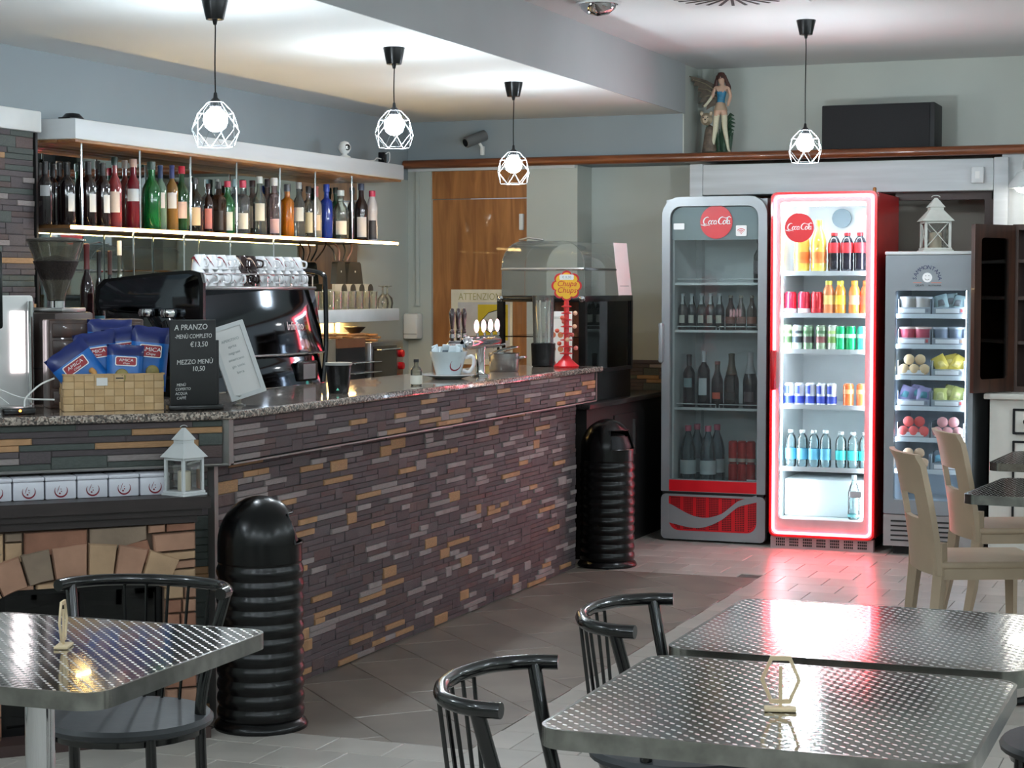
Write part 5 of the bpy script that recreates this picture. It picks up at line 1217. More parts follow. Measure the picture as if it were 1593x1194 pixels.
# ================================================================ BOTTLE WALL
GLS = mat('mirror silver', (190, 200, 198), 0.02, metal=1.0, var=0.01)
struct(MB().box((-4.95, 6.90, 1.25), (-4.943, 10.20, 2.07)).build('wall_left_mirror', GLS, smooth=False))
us = thing('canopy_shelf', 'thick white canopy shelf with timber underside above the bottles', 'shelf')
MB().rbox((-4.945, 6.87, 2.078), (-4.65, 10.23, 2.165), .006).build('fascia', mat('brushed white fascia', (205, 208, 210), .5, var=.07, scale=3, stretch=(1, .4, 4)), us)
for k in range(3):
    MB().rbox((-4.94 + k * .094, 6.885, 2.066), (-4.94 + k * .094 + .090, 10.215, 2.079), .002).build('soffit_board', wood('pine board', (120, 78, 48), (160, 116, 76), 3, (8, .8, 8)), us)
bs = thing('bottle_shelf', 'glass bottle shelf edged with a glowing warm light strip', 'shelf')
MB().box((-4.94, 6.86, 1.700), (-4.675, 10.18, 1.714)).build('shelf_board', mat('shelf wood edge', (120, 84, 50), .4), bs, smooth=False)
b = MB(); b.rbox((-4.676, 6.86, 1.697), (-4.664, 10.18, 1.711), .003); b.build('light_strip', emis('warm led', (255, 214, 140), LED), bs)
for y in (6.96, 7.42, 7.86, 8.30, 8.75, 9.15, 9.60): MB().tube([(-4.682, y, 1.714), (-4.682, y, 2.066)], .005, 8).build('hanging_rod', CHROME, bs)
for y in (7.42, 7.86, 8.30, 8.75): MB().tube([(-4.72, y, 1.25), (-4.72, y, 1.70)], .005, 8).build('support_rod', CHROME, bs)
FB, BB = -4.745, -4.868
def by(u, row): return on(u, 340, x=FB if row == 0 else BB).y
BOT = [ # u, top v, row, kind, width px, body, mode, cap, label, label zone, label arc, description
 (62, 252, 1, 'wine', 17, (24, 16, 18), 'dark', (18, 16, 16), None, None, 'black capped dark wine bottle at the left end of the lit shelf'),
 (71, 250, 0, 'wine', 21, (22, 16, 18), 'dark', (20, 18, 18), (150, 150, 150), (.45, .62), 'dark wine bottle with a grey shoulder label, second from the left'),
 (83, 254, 1, 'wine', 18, (22, 16, 18), 'dark', (20, 18, 18), None, None, 'dark wine bottle in the back row, third from the left'),
 (93, 252, 1, 'wine', 20, (20, 14, 16), 'dark', (18, 16, 16), None, None, 'dark wine bottle in the back row beside the first rod'),
 (105, 251, 0, 'wine', 25, (20, 12, 14), 'dark', (18, 16, 16), (196, 200, 204), (.22, .50), 'broad dark wine bottle with a white side label, nearest the first rod'),
 (126, 251, 1, 'wine', 20, (20, 12, 14), 'dark', (18, 16, 16), None, None, 'dark wine bottle in the back row between two white labelled ones'),
 (138, 250, 0, 'wine', 25, (22, 12, 14), 'dark', (18, 16, 16), (196, 200, 204), (.22, .50), 'broad dark wine bottle with a white side label, middle of three'),
 (160, 252, 0, 'wine', 24, (24, 12, 14), 'dark', (18, 16, 16), (196, 200, 204), (.22, .50), 'broad dark wine bottle with a white side label, left of the clear red one'),
 (179, 245, 0, 'liquor', 22, (150, 60, 64), 'tint', (20, 40, 36), (210, 196, 190), (.22, .52), 'tall clear bottle of red bitter with a black cap'),
 (195, 250, 1, 'liquor', 20, (96, 46, 42), 'dark', (150, 140, 134), None, None, 'brownish red bottle with a glass stopper in the back row'),
 (208, 248, 0, 'liquor', 25, (104, 24, 36), 'dark', (176, 150, 140), (190, 200, 210), (.40, .58), 'crimson bottle with a pale blue neck label'),
 (236, 252, 0, 'liquor', 29, (16, 104, 48), 'tint', (20, 50, 40), None, None, 'bright green round shouldered bottle'),
 (250, 256, 0, 'wine', 19, (110, 140, 120), 'tint', (40, 60, 96), (208, 200, 196), (.34, .58), 'pale vermouth bottle with a white oval label and blue cap'),
 (268, 256, 0, 'wine', 19, (150, 110, 54), 'tint', (46, 56, 110), (210, 206, 204), (.34, .58), 'amber vermouth bottle with a white oval label'),
 (283, 259, 0, 'liquor', 22, (40, 84, 48), 'tint', (190, 34, 60), (220, 190, 180), (.20, .46), 'dark green bottle with a raspberry red cap'),
 (303, 277, 0, 'liquor', 25, (24, 22, 16), 'dark', (28, 26, 24), (206, 180, 146), (.12, .46), 'squat dark bitter bottle with a cream label'),
 (324, 286, 0, 'liquor', 16, (44, 26, 20), 'dark', (50, 26, 28), (200, 120, 110), (.08, .50), 'narrow brown bottle with a white and red label'),
 (340, 283, 0, 'vodka', 20, (60, 40, 28), 'tint', (30, 30, 30), (46, 38, 34), (.06, .44), 'square whiskey bottle with a black label'),
 (338, 279, 1, 'liquor', 15, (200, 206, 206), 'clear', (150, 160, 160), None, None, 'clear bottle behind the square whiskey'),
 (354, 282, 0, 'liquor', 22, (26, 110, 56), 'tint', (176, 30, 60), (206, 208, 200), (.06, .42), 'green liqueur bottle with a red cap and white label'),
 (366, 279, 1, 'vodka', 19, (206, 214, 216), 'clear', (170, 200, 206), (200, 206, 206), (.2, .5), 'clear bottle with a pale turquoise cap in the back row'),
 (378, 281, 0, 'vodka', 22, (212, 216, 216), 'clear', (190, 40, 70), (216, 214, 206), (.1, .4), 'clear bottle with a red cap and pale label'),
 (393, 281, 1, 'liquor', 20, (206, 206, 200), 'clear', (60, 44, 44), (206, 200, 186), (.15, .55), 'clear bottle with a brown cap and beige label'),
 (404, 275, 0, 'liquor', 21, (208, 214, 206), 'clear', (196, 206, 206), (210, 208, 196), (.25, .55), 'tall clear bottle with a silver cap and cream label'),
 (416, 279, 1, 'vodka', 18, (190, 170, 172), 'clear', (50, 40, 44), None, None, 'pinkish clear bottle with a dark cap in the back row'),
 (427, 277, 0, 'vodka', 21, (226, 206, 210), 'clear', (220, 224, 226), (206, 170, 174), (.05, .3), 'rose tinted vodka bottle with a white cap'),
 (447, 287, 0, 'vodka', 21, (190, 110, 20), 'tint', (60, 60, 60), None, None, 'bright orange bottle in the middle of the clear ones'),
 (465, 284, 0, 'liquor', 20, (206, 208, 204), 'clear', (150, 154, 154), (196, 196, 190), (.3, .55), 'clear bottle just right of the orange one'),
 (480, 290, 0, 'vodka', 17, (196, 190, 176), 'clear', (40, 38, 40), (190, 180, 150), (.1, .5), 'pale bottle with a black cap left of the red striped label'),
 (492, 289, 0, 'wine', 17, (170, 160, 140), 'tint', (170, 90, 80), (206, 180, 150), (.15, .45), 'slender bottle with a red and cream label'),
 (508, 287, 0, 'vodka', 19, (30, 60, 160), 'tint', (36, 64, 150), None, None, 'cobalt blue bottle right of the pale ones'),
 (522, 292, 1, 'liquor', 17, (30, 60, 44), 'dark', (24, 34, 30), None, None, 'dark green bottle in the back row right of the blue one'),
 (530, 296, 0, 'liquor', 24, (200, 204, 196), 'clear', (190, 200, 200), (216, 206, 196), (.10, .38), 'clear gin bottle with a white and red label'),
 (548, 292, 1, 'liquor', 17, (90, 84, 76), 'tint', (40, 50, 46), None, None, 'grey brown bottle in the back row near the last rod'),
 (562, 286, 0, 'liquor', 21, (50, 36, 34), 'tint', (60, 70, 90), (190, 186, 190), (.06, .42), 'brown bottle with a large white label near the shelf end'),
 (579, 297, 0, 'juice', 17, (206, 200, 202), 'dark', (196, 44, 80), (52, 46, 48), (.04, .42), 'white syrup bottle with a pink red cap at the right end of the shelf')]
for (u, tv, row, kd, wpx, body, mode, cap, lab, lz, desc) in BOT:
    xx = FB if row == 0 else BB; y = by(u, row); dpt = proj((xx, y, 1.9))[2]
    ztop = on(u, tv, x=xx).z; h = (ztop - 1.714) / 1.015; r = min(.048, wpx * dpt / FPX / 2 * 1.02)
    bottle('spirit_bottle', desc, 'bottle', (xx, y, 1.714), kd, r, h, body, mode, cap, lab, lz or (.15, .45), None, 'bottles on the lit shelf', ((-.85, .05) if 'side label' in desc else (-1.75, -.30)) if lab else None, n=18, sq=5 if 'square' in desc else None)
# lower bottles beside the grinder
for u, tv, kd, wpx, body, cap, lab, desc in ((135, 380, 'wine', 22, (26, 12, 14), (90, 30, 30), (60, 20, 24), 'dark wine bottle with a red neck band below the shelf'), (154, 391, 'wine', 16, (18, 18, 18), (24, 24, 26), (60, 110, 130), 'thin black bottle with a blue label below the shelf'), (171, 391, 'wine', 16, (16, 16, 16), (60, 30, 26), None, 'thin black bottle nearest the coffee machine below the shelf'), (186, 378, 'liquor', 16, (180, 190, 180), (200, 200, 196), None, 'clear bottle with a white cap below the shelf')):
    p = on(u, 430, x=-4.62 if u < 180 else -4.72); ztop = on(u, tv, x=p.x).z; dpt = proj(p)[2]
    bottle('spirit_bottle', desc, 'bottle', (p.x, p.y, .88 + (0.22 if True else 0)), kd, wpx * dpt / FPX / 2, ztop - 1.10, body, 'dark' if u < 180 else 'clear', cap, lab, (.2, .45), group='bottles below the shelf')
rz_ = thing('bottle_riser', 'low dark riser on the back counter under the lower bottles', 'riser'); MB().box((-4.80, 6.92, .88), (-4.50, 7.6, 1.10)).build('block', MBLACK, rz_, smooth=False)

# things on top of the canopy shelf
p = on(536, 240, x=-4.72); t = thing('web_camera', 'white ball shaped camera on top of the canopy shelf', 'camera', (p.x, p.y, 2.166))
MB().lathe([(0, 0), (.035, 0), (.035, .008), (.015, .02), (.012, .03)], 16).build('foot', WHITE, t); MB().lathe([(0, .022), (.022, .030), (.036, .052), (.036, .066), (.022, .090), (0, .098)], 18).build('ball', WHITE, t); MB().lathe([(0, -.036), (.016, -.034), (.018, -.030)], 14, (.004, 0, .060), axis='y').build('lens', BLACK, t, rot=(0, 0, .9))
p = on(595, 250, x=-4.74); t = thing('charger_dock', 'small black device with white cables on top of the canopy shelf', 'device', (p.x, p.y, 2.166))
MB().rbox((-.02, -.02, 0), (.02, .02, .07), .005).build('housing', BLACK, t); MB().tube(bez([(.0, -.02, .03), (.01, -.10, .03), (.02, -.16, .012), (.0, -.26, .004), (.01, -.42, .004)], 5), .003, 6).build('cable', WHITE, t); MB().tube(bez([(.02, 0, .06), (.035, .02, .07), (.03, .035, .03), (.02, .03, .004)], 4), .003, 6).build('cable', WHITE, t)
p = on(70, 180, x=-4.75); t = thing('cap_item', 'small dark cap lying on the left end of the canopy', 'cap', (p.x, p.y + .20, 2.166)); MB().lathe([(0, 0), (.05, 0), (.05, .01), (.03, .03), (0, .034)], 14).build('crown', DMETAL, t); MB().box((-.01, -.09, 0), (.05, -.04, .008)).build('peak', DMETAL, t, smooth=False)

# white shelf with tumblers, ovens below
ws = thing('tumbler_shelf', 'white shelf carrying a row of drinking glasses right of the coffee machine', 'shelf')
MB().rbox((-4.94, 9.02, 1.255), (-4.60, 10.05, 1.325), .004).build('board', WPAINT, ws); MB().box((-4.90, 9.05, 1.246), (-4.86, 10.0, 1.255)).build('light_strip', emis('warm shelf led', (255, 206, 130), 30), ws, smooth=False)
MB().rbox((-4.944, 9.10, 1.10), (-4.93, 9.14, 1.26), .003).build('bracket', WPAINT, ws); MB().rbox((-4.944, 9.9, 1.10), (-4.93, 9.94, 1.26), .003).build('bracket', WPAINT, ws)
TUM = glass('tumbler glass', (244, 242, 232), 1.6, .03, .05); g0 = None
for k in range(18):
    loc = (-4.640 - .07 * (k % 2), 9.06 + .045 * k, 1.326)
    if g0 is None:
        g0 = thing('drinking_glass', 'clear tumbler on the white shelf, first from the coffee machine', 'glass', loc, 0, 'tumblers on the white shelf'); MB().lathe([(0, .006), (.020, .006), (.024, .10), (.026, .10), (.022, 0), (0, 0)], 14).build('tumbler', TUM, g0)
    else: dup(g0, loc, None, 'clear tumbler on the white shelf, %s from the coffee machine' % ORD[k])
for k, y in enumerate((9.93, 9.99)):
    t = thing('wine_glass', ('upturned balloon glass nearest the shelf end', 'upturned balloon glass beside it, left of the shelf end')[1 - k], 'glass', (-4.65, y, 1.326)); MB().lathe([(.030, 0), (.036, .03), (.030, .06), (.006, .085), (.004, .12), (.028, .127), (.028, .130)], 16).build('bowl', TUM, t)
rk = thing('patterned_rack', 'dark rack with round cut outs behind the balloon glasses', 'rack', (-4.78, 9.80, 1.326)); MB().box((-.01, -.24, 0), (.01, .24, .14)).build('panel', mat('rack ivory', (190, 182, 166), .5), rk, smooth=False)
for k in range(4):
    for j in range(2): MB().prism(circ(.034, 12, (-.17 + .115 * k + .04 * j, .035 + .072 * j)), .0, .003, (Vector((.0102, 0, 0)), Vector((0, 1, 0)), Vector((0, 0, 1)), Vector((1, 0, 0)))).build('round_motif', mat('motif charcoal', (64, 60, 54), .5), rk, smooth=False)
for k, (y, w) in enumerate(((9.66, .13), (9.84, .21))):
    t = thing('wifi_router', ('narrow dark router turned sideways above the tumblers', 'wide dark router with a small mark above the tumblers')[k], 'router', (-4.80, y, 1.467), .0)
    hw = w / 2; MB().prism([(-hw, 0), (hw, 0), (hw * .72, .115), (hw * .55, .125), (-hw * .55, .125), (-hw * .72, .115)], -.018, .018, (Vector((0, 0, 0)), Vector((0, 1, 0)), Vector((0, 0, 1)), Vector((1, 0, 0)))).build('housing', mat('router charcoal', (48, 46, 42), .4), t, smooth=False)
    MB().prism(circ(.006, 10, (0, .07)), .018, .0188, (Vector((0, 0, 0)), Vector((0, 1, 0)), Vector((0, 0, 1)), Vector((1, 0, 0)))).build('mark', WHITE, t, smooth=False)
for k in range(4):
    y0_, y1_ = 9.70 + .05 * k, 9.62 + .11 * k
    cbl = MB().tube(bez([(-4.84, y0_, 1.60), (-4.85, (y0_ + y1_) / 2 + .03, 1.66), (-4.86, y1_, 1.698)], 5), .005, 6).build('hanging_cable', mat('cable %d' % (k % 2), ((60, 54, 48), (170, 130, 120))[k % 2], .5), None)
    tag(cbl, ('dark cable rising left from the routers', 'pinkish cable rising from the routers', 'dark cable above the wide router', 'pale cable furthest right above the routers')[k], 'cable', 'router cables')
# ovens
ov = thing('pizza_oven', 'steel and wood fronted counter oven with open wire trays', 'oven')
MB().box((-4.92, 9.02, .882), (-4.55, 9.46, 1.17)).build('housing', mat('warm steel', (170, 160, 140), .35, metal=.6), ov, smooth=False)
MB().box((-4.552, 9.12, .90), (-4.540, 9.46, 1.12)).build('cavity', MBLACK, ov, smooth=False); MB().box((-4.552, 9.12, 1.12), (-4.538, 9.46, 1.17)).build('brown_fascia', mat('fascia brown', (120, 76, 50), .4), ov, smooth=False)
for k in range(3):
    b = MB()
    for j in range(8): b.tube([(-4.54, 9.14 + .04 * j, .93 + .055 * k), (-4.44, 9.14 + .04 * j, .93 + .055 * k)], .0025, 5)
    b.tube([(-4.44, 9.13, .93 + .055 * k), (-4.44, 9.46, .93 + .055 * k)], .004, 6); b.build('wire_tray', CHROME, ov)
o2 = thing('toaster_oven', 'small glass doored oven with red knobs beside the wall', 'oven')
MB().rbox((-4.90, 9.50, .882), (-4.52, 9.93, 1.145), .008).build('housing', STEEL, o2); MB().box((-4.522, 9.52, .90), (-4.512, 9.82, 1.12)).build('glass_door', mat('oven glass', (40, 30, 24), .1, coat=.5), o2, smooth=False)
MB().tube([(-4.50, 9.54, 1.10), (-4.48, 9.54, 1.10), (-4.48, 9.80, 1.10), (-4.50, 9.80, 1.10)], .006, 8).build('handle', CHROME, o2)
for k in range(3): MB().lathe([(.022, -4.52), (.020, -4.495), (0, -4.493)], 14, (0, 9.875, .93 + .07 * k), axis='x').build('knob', RED, o2)
BRD = wood('serving board', (130, 84, 46), (176, 126, 76), 4, (3, 3, 8))
for k, (y, z, r, sh) in enumerate(((9.15, 1.171, .13, 0), (9.30, 1.171, .13, 0), (9.22, 1.186, .13, 1), (9.62, 1.146, .12, 0), (9.66, 1.161, .12, 0), (9.64, 1.176, .11, 1))):
    t = thing('serving_board', ('round wooden board at the left of the oven tops', 'round wooden board on the steel oven beside another', 'round wooden board topping the steel oven', 'lowest round wooden board on the toaster oven', 'middle round wooden board on the toaster oven', 'top round wooden board on the toaster oven')[k], 'board', (-4.72, y, z), 0, 'round wooden boards')
    MB().lathe([(0, 0), (r, 0), (r + .004, .006), (r, .013), (0, .013)], 24).build('plate', BRD, t); MB().rbox((r - .01, -.015, 0), (r + .06, .015, .012), .004).build('grip', BRD, t)
t = thing('black_bowl', 'dark bowl on top of the stacked wooden boards', 'bowl', (-4.70, 9.66, 1.190)); MB().lathe([(0, 0), (.03, 0), (.062, .032), (.058, .032), (.028, .006), (0, .006)], 20).build('bowl_body', MBLACK, t); MB().lathe([(.058, .032), (.064, .032), (.064, .035), (.058, .035)], 20).build('rim', DMETAL, t)
t = thing('lit_display', 'small warm lit machine front glowing behind the coffee machine', 'appliance', (0, 0, 0)); MB().box((-4.90, 7.85, .882), (-4.60, 8.75, .93)).build('tray', STEEL, t, smooth=False); MB().box((-4.599, 7.95, .89), (-4.594, 8.7, .92)).build('lamp_strip', emis('warm tray light', (255, 200, 110), 10), t, smooth=False)

# ================================================================ COFFEE MACHINE AND GRINDER
MIRR = mat('black chrome', (84, 88, 94), 0.06, metal=1.0, var=.03); DGL = mat('piano black', (12, 12, 14), .06, coat=.8)
cm = thing('coffee_machine', 'large chrome and black espresso machine with cups on top', 'coffee machine')
XF, XB, YA, YB_ = -3.735, -4.20, 6.37, 7.38
MB().rbox((XB, YA + .02, 1.02), (XF - .155, YB_ - .01, 1.44), .01).build('body', DGL, cm)
def cpanel(z0, z1, bulge, name, m, tilt_=.045):
    """back panel that bulges towards the customers"""
    n, k = 10, 12; vs, fs = [], []
    for i in range(n + 1):
        for j in range(k + 1):
            a, c = i / n, j / k; x = XF + .004 - tilt_ * a - .10 * ((c - .88) / .88) ** 2 + bulge * math.sin(PI * min(1, a * 1.05)) * (1 - (2 * c - 1) ** 6); vs.append((x, YA + .01 + (YB_ - YA - .02) * c, z0 + (z1 - z0) * a))
    for i in range(n):
        for j in range(k): q = i * (k + 1) + j; fs.append((q, q + 1, q + k + 2, q + k + 1))
    return MB().add(vs, fs).build(name, m, cm)
cpanel(1.172, 1.438, .008, 'back_panel', MIRR); cpanel(1.035, 1.166, .004, 'lower_panel', MIRR, .024)
MB().tube([(XF + .006 - .10 * ((c_ / 10 - .88) / .88) ** 2, YA + .01 + (YB_ - YA - .02) * c_ / 10, 1.169) for c_ in range(11)], .005, 8).build('chrome_line', CHROME, cm)
text('Infinito', .052, (Vector((XF - .006, 7.12, 1.285)), Vector((0, 1, 0)), Vector((-.165, 0, .986)), Vector((.986, 0, .165))), mat('pale pink print', (226, 200, 200), .4), cm, 'lettering', sx=1.0)
bp_ = MB().rbox((XF - .008, 7.12, 1.05), (XF + .010, 7.30, 1.135), .008).build('badge', BLACK, cm); MB().box((XF + .010, 7.16, 1.06), (XF + .012, 7.27, 1.122)).build('badge_label', mat('badge grey', (120, 112, 112), .5), bp_, smooth=False)
MB().rbox((XB, YA + .03, 1.438), (XF - .036, YB_, 1.452), .005).build('cup_tray', STEEL, cm)
cor = MB(); cor.tube(bez([(XF + .002, YB_ - .02, 1.04), (XF + .004, YB_ + .005, 1.2), (XF + .002, YB_ + .005, 1.45), (XF - .01, YB_, 1.505), (XF - .10, YB_ - .005, 1.525)], 5), .011, 8); cor.build('corner_post', BLACK, cm)
b = MB(); b.tube([(XF - .040, YA + .05, 1.50), (XF - .040, YB_ - .02, 1.50)], .005, 8)
for k in range(10): b.tube([(XF - .040, YA + .06 + k * .102, 1.452), (XF - .040, YA + .06 + k * .102, 1.50)], .003, 6)
b.build('cup_rail', CHROME, cm)
pts = [(155, 446), (166, 434), (240, 425), (300, 420), (316, 424), (320, 440), (320, 545), (300, 566), (262, 545), (240, 505), (228, 486), (156, 482), (152, 470)]
poly = [(on(u, v, y=YA).x, on(u, v, y=YA).z) for u, v in pts]
fs_ = (Vector((0, YA, 0)), Vector((1, 0, 0)), Vector((0, 0, 1)), Vector((0, -1, 0)))
sp = MB().prism(poly, 0, .02, fs_).build('side_panel', BLACK, cm, smooth=False)
cxp, czp = sum(p[0] for p in poly) / len(poly), sum(p[1] for p in poly) / len(poly)
inn = [(cxp + (p[0] - cxp) * .93, czp + (p[1] - czp) * .90) for p in poly]
vs = [(p[0], YA - .021, p[1]) for p in inn] + [(cxp + (p[0] - cxp) * .5, YA - .034, czp + (p[1] - czp) * .5) for p in inn] + [(cxp, YA - .038, czp)]; n_ = len(inn)
mb = MB().add(vs, [(i, n_ + i, n_ + (i + 1) % n_, (i + 1) % n_) for i in range(n_)] + [(n_ + i, 2 * n_, n_ + (i + 1) % n_) for i in range(n_)]); mb.build('mirror_inlay', MIRR, sp, angle=80)
for k, (u, v) in enumerate(((228, 486), (262, 487))):
    p = on(u, v, y=YA - .07); MB().lathe([(.020, 0), (.030, .004), (.034, .018), (.030, .032), (.018, .036)], 18, (p.x, p.y, p.z - .018)).build('group_head', CHROME, cm)
p = on(262, 500, y=YA - .07); q = on(285, 565, y=YA - .10); MB().tube([p, (p + q) / 2, q], [.030, .036, .030], 12).build('portafilter_handle', DGL, cm)
for x in (XB + .05, XF - .08):
    for y in (YA + .08, YB_ - .08): MB().lathe([(.025, .955), (.025, 1.022)], 12, (x, y, 0)).build('foot', CHROME, cm)
# cups on the machine
CUPW = mat('white porcelain', (216, 216, 218), .15, var=.02, coat=.4); CUPB = mat('dark cup', (40, 24, 24), .2, coat=.3)
def cup(label, loc, rz, m, arcm, group, sc_=1.0, first={}):
    key = (m.name, sc_)
    if key in first: return dup(first[key], loc, rz, label, group)
    t = thing('espresso_cup', label, 'cup', loc, rz, group); s = sc_
    MB().lathe([(0, .058 * s), (.020 * s, .058 * s), (.028 * s, .045 * s), (.034 * s, .0), (.031 * s, .0), (.025 * s, .044 * s), (0, .05 * s)][::-1], 18).build('bowl', m, t)
    MB().tube(bez([(.030 * s, 0, .012 * s), (.050 * s, 0, .014 * s), (.052 * s, 0, .035 * s), (.027 * s, 0, .042 * s)], 4), .004 * s, 7).build('handle', m, t)
    vs = []; k = 14
    for i in range(k + 1):
        a = -2.6 + 2.0 * i / k; zz = (.010 + .036 * math.sin(PI * i / k)) * s; w = .0045 * math.sin(PI * i / k) * s + .0008
        for d in (-w, w):
            z_ = zz + d; r_ = (.034 - (z_ / s) * .0133 * 1.0) * s if z_ < .045 * s else .0285 * s; vs.append(((r_ + .0008) * math.cos(a), (r_ + .0008) * math.sin(a), z_))
    MB().add(vs, [(2 * i, 2 * i + 2, 2 * i + 3, 2 * i + 1) for i in range(k)]).build('swirl', arcm, t)
    first[key] = t; return t
for k in range(13):
    dark = k in (5, 6); y = 6.46 + .071 * k
    cup('%s espresso cup on the machine, %s from the left in the lower layer' % ('dark brown' if dark else 'white', ORD[k]), (XF - .085, y, 1.453), -.5 + .3 * (k % 3), CUPB if dark else CUPW, SWR if not dark else mat('cup cream', (200, 170, 150), .4), 'cups on the machine', 1.12)
for k in range(11):
    dark = k in (4, 5); y = 6.50 + .080 * k
    cup('%s espresso cup on the machine, %s from the left in the upper layer' % ('dark brown' if dark else 'white', ORD[k]), (XF - .098, y, 1.453 + .066), -.4 + .4 * (k % 3), CUPB if dark else CUPW, SWR if not dark else MATS['cup cream'], 'cups on the machine', 1.0)
# grinder with its bean hopper
gp = on(88, 480, x=-3.98); t = thing('coffee_grinder', 'coffee grinder with a clear cone hopper full of dark beans', 'grinder', (gp.x, gp.y, .955))
gz = gp.z - .955; dd = proj(gp)[2] / FPX
rt, rb = 44 * dd, 14 * dd; hz = 105 * dd
MB().rbox((-.085, -.13, 0), (.085, .11, gz - .012), .012).build('motor_body', mat('grinder brown', (52, 40, 36), .4, var=.2, scale=3, stretch=(1, 1, 14)), t)
for k in range(4): MB().box((-.087, -.134, .04 + k * .055), (.087, -.128, .046 + k * .055)).build('rib', MBLACK, t, smooth=False)
MB().rbox((-.075, -.075, gz - .012), (.075, .075, gz + .004), .004).build('collar_plate', STEEL, t); MB().lathe([(.032, gz + .004), (.032, gz + .028), (.026, gz + .03)], 18).build('throat', CHROME, t)
MB().lathe([(rb, gz + .03), (rb * 1.1, gz + .05), (rt, gz + hz)], 32).build('hopper', glass('hopper acrylic', (214, 206, 186), 1.4, .03, .10), t)
MB().lathe([(0, gz + .035), (rb * .9, gz + .035), (rb * 1.05, gz + .055), (rt * .80, gz + hz * .70), (rt * .55, gz + hz * .755), (0, gz + hz * .79)], 28).build('coffee_beans', mat('roasted beans', (30, 20, 16), .5, var=.6, scale=90, bump=.8, bscale=90), t)
MB().lathe([(0, gz + hz + .012), (rt * .6, gz + hz + .012), (rt * 1.03, gz + hz + .006), (rt * 1.04, gz + hz), (rt * .98, gz + hz - .004)], 32).build('hopper_lid', mat('lid smoke', (70, 66, 60), .25), t)
# brown slatted box behind the snack basket
bx = thing('slatted_box', 'dark brown slatted wooden box behind the snack basket', 'box', c45(.335, -.32, 1.040), PI / 4)
MB().rbox((-.16, -.05, 0), (.16, .08, .30), .006).build('carcass', BRN, bx)
for k in range(5): MB().rbox((-.150, -.058, .012 + k * .057), (.150, -.048, .012 + k * .057 + .048), .003).build('slat', BRN, bx)

# ================================================================ ON THE BAR TOP
ZT = 1.0405
# basket of snacks
bl_, br_ = on(100, 640, z=ZT), on(255, 637, z=ZT); exb = (br_ - bl_); wb = exb.length; exb.normalize(); angb = math.atan2(exb.y, exb.x)
bk = thing('chip_basket', 'woven wood chip basket full of blue snack bags', 'basket', (bl_ + br_) / 2, angb); hb, db = .122, .16
SPL = mat('wood chip', (196, 162, 116), .6, var=.12, scale=14, stretch=(1, 1, 3)); SPL2 = mat('wood chip pale', (206, 174, 130), .6, var=.12, scale=14)
b = MB(); b.box((-wb / 2, 0, 0), (wb / 2, db, .006)); b.box((-wb / 2, .002, 0), (wb / 2, .005, hb - .006)); b.box((-wb / 2, db - .005, 0), (wb / 2, db - .002, hb - .006)); b.box((-wb / 2 + .002, .004, 0), (-wb / 2 + .005, db - .004, hb - .006)); b.box((wb / 2 - .005, .004, 0), (wb / 2 - .002, db - .004, hb - .006)); b.build('inner_shell', SPL, bk, smooth=False)
for r_ in range(5):
    for k in range(10):
        h = hb / 5; w = wb / 10; o_ = .002 if (r_ + k) % 2 else 0
        MB().box((-wb / 2 + k * w + .0008, -.002 - o_, r_ * h + .001), (-wb / 2 + (k + 1) * w - .0008, .002, (r_ + 1) * h - .001)).build('splint', SPL if (k + r_) % 3 else SPL2, bk, smooth=False)
    for k in range(4):
        w = db / 4; o_ = .002 if (r_ + k) % 2 else 0
        MB().box((-wb / 2 - .002 - o_, k * w + .0008, r_ * h + .001), (-wb / 2 + .002, (k + 1) * w - .0008, (r_ + 1) * h - .001)).build('splint', SPL if (k + r_) % 3 else SPL2, bk, smooth=False)
ring(bk, 'rim', (Vector((0, 0, 0)), Vector((1, 0, 0)), Vector((0, 1, 0)), Vector((0, 0, 1))), rrect(-wb / 2 - .004, -.005, wb / 2 + .004, db + .004, .004, 2), rrect(-wb / 2 + .004, .003, wb / 2 - .004, db - .004, .003, 2), hb - .004, hb + .001, SPL)
MB().box((-.058, -.0062, hb - .038), (-.022, -.0046, hb - .012)).build('price_slip', PAPER, bk, smooth=False); MB().box((.005, -.0056, hb - .016), (.03, -.0046, hb - .012)).build('burnt_mark', INK, bk, smooth=False)
BB1 = mat('snack blue', (30, 106, 186), .3, var=.2, scale=12, bump=.35, bscale=18, coat=.2); BB2 = mat('snack navy', (24, 40, 104), .3, var=.2, scale=12, bump=.3, bscale=18, coat=.2)
LRED = mat('logo crimson', (160, 26, 40), .4); YEL = mat('banner yellow', (226, 214, 30), .45); NUT = mat('corn puff', (206, 150, 84), .6, var=.2, scale=40); NUT2 = mat('olive cracker', (150, 136, 80), .6, var=.2, scale=40)
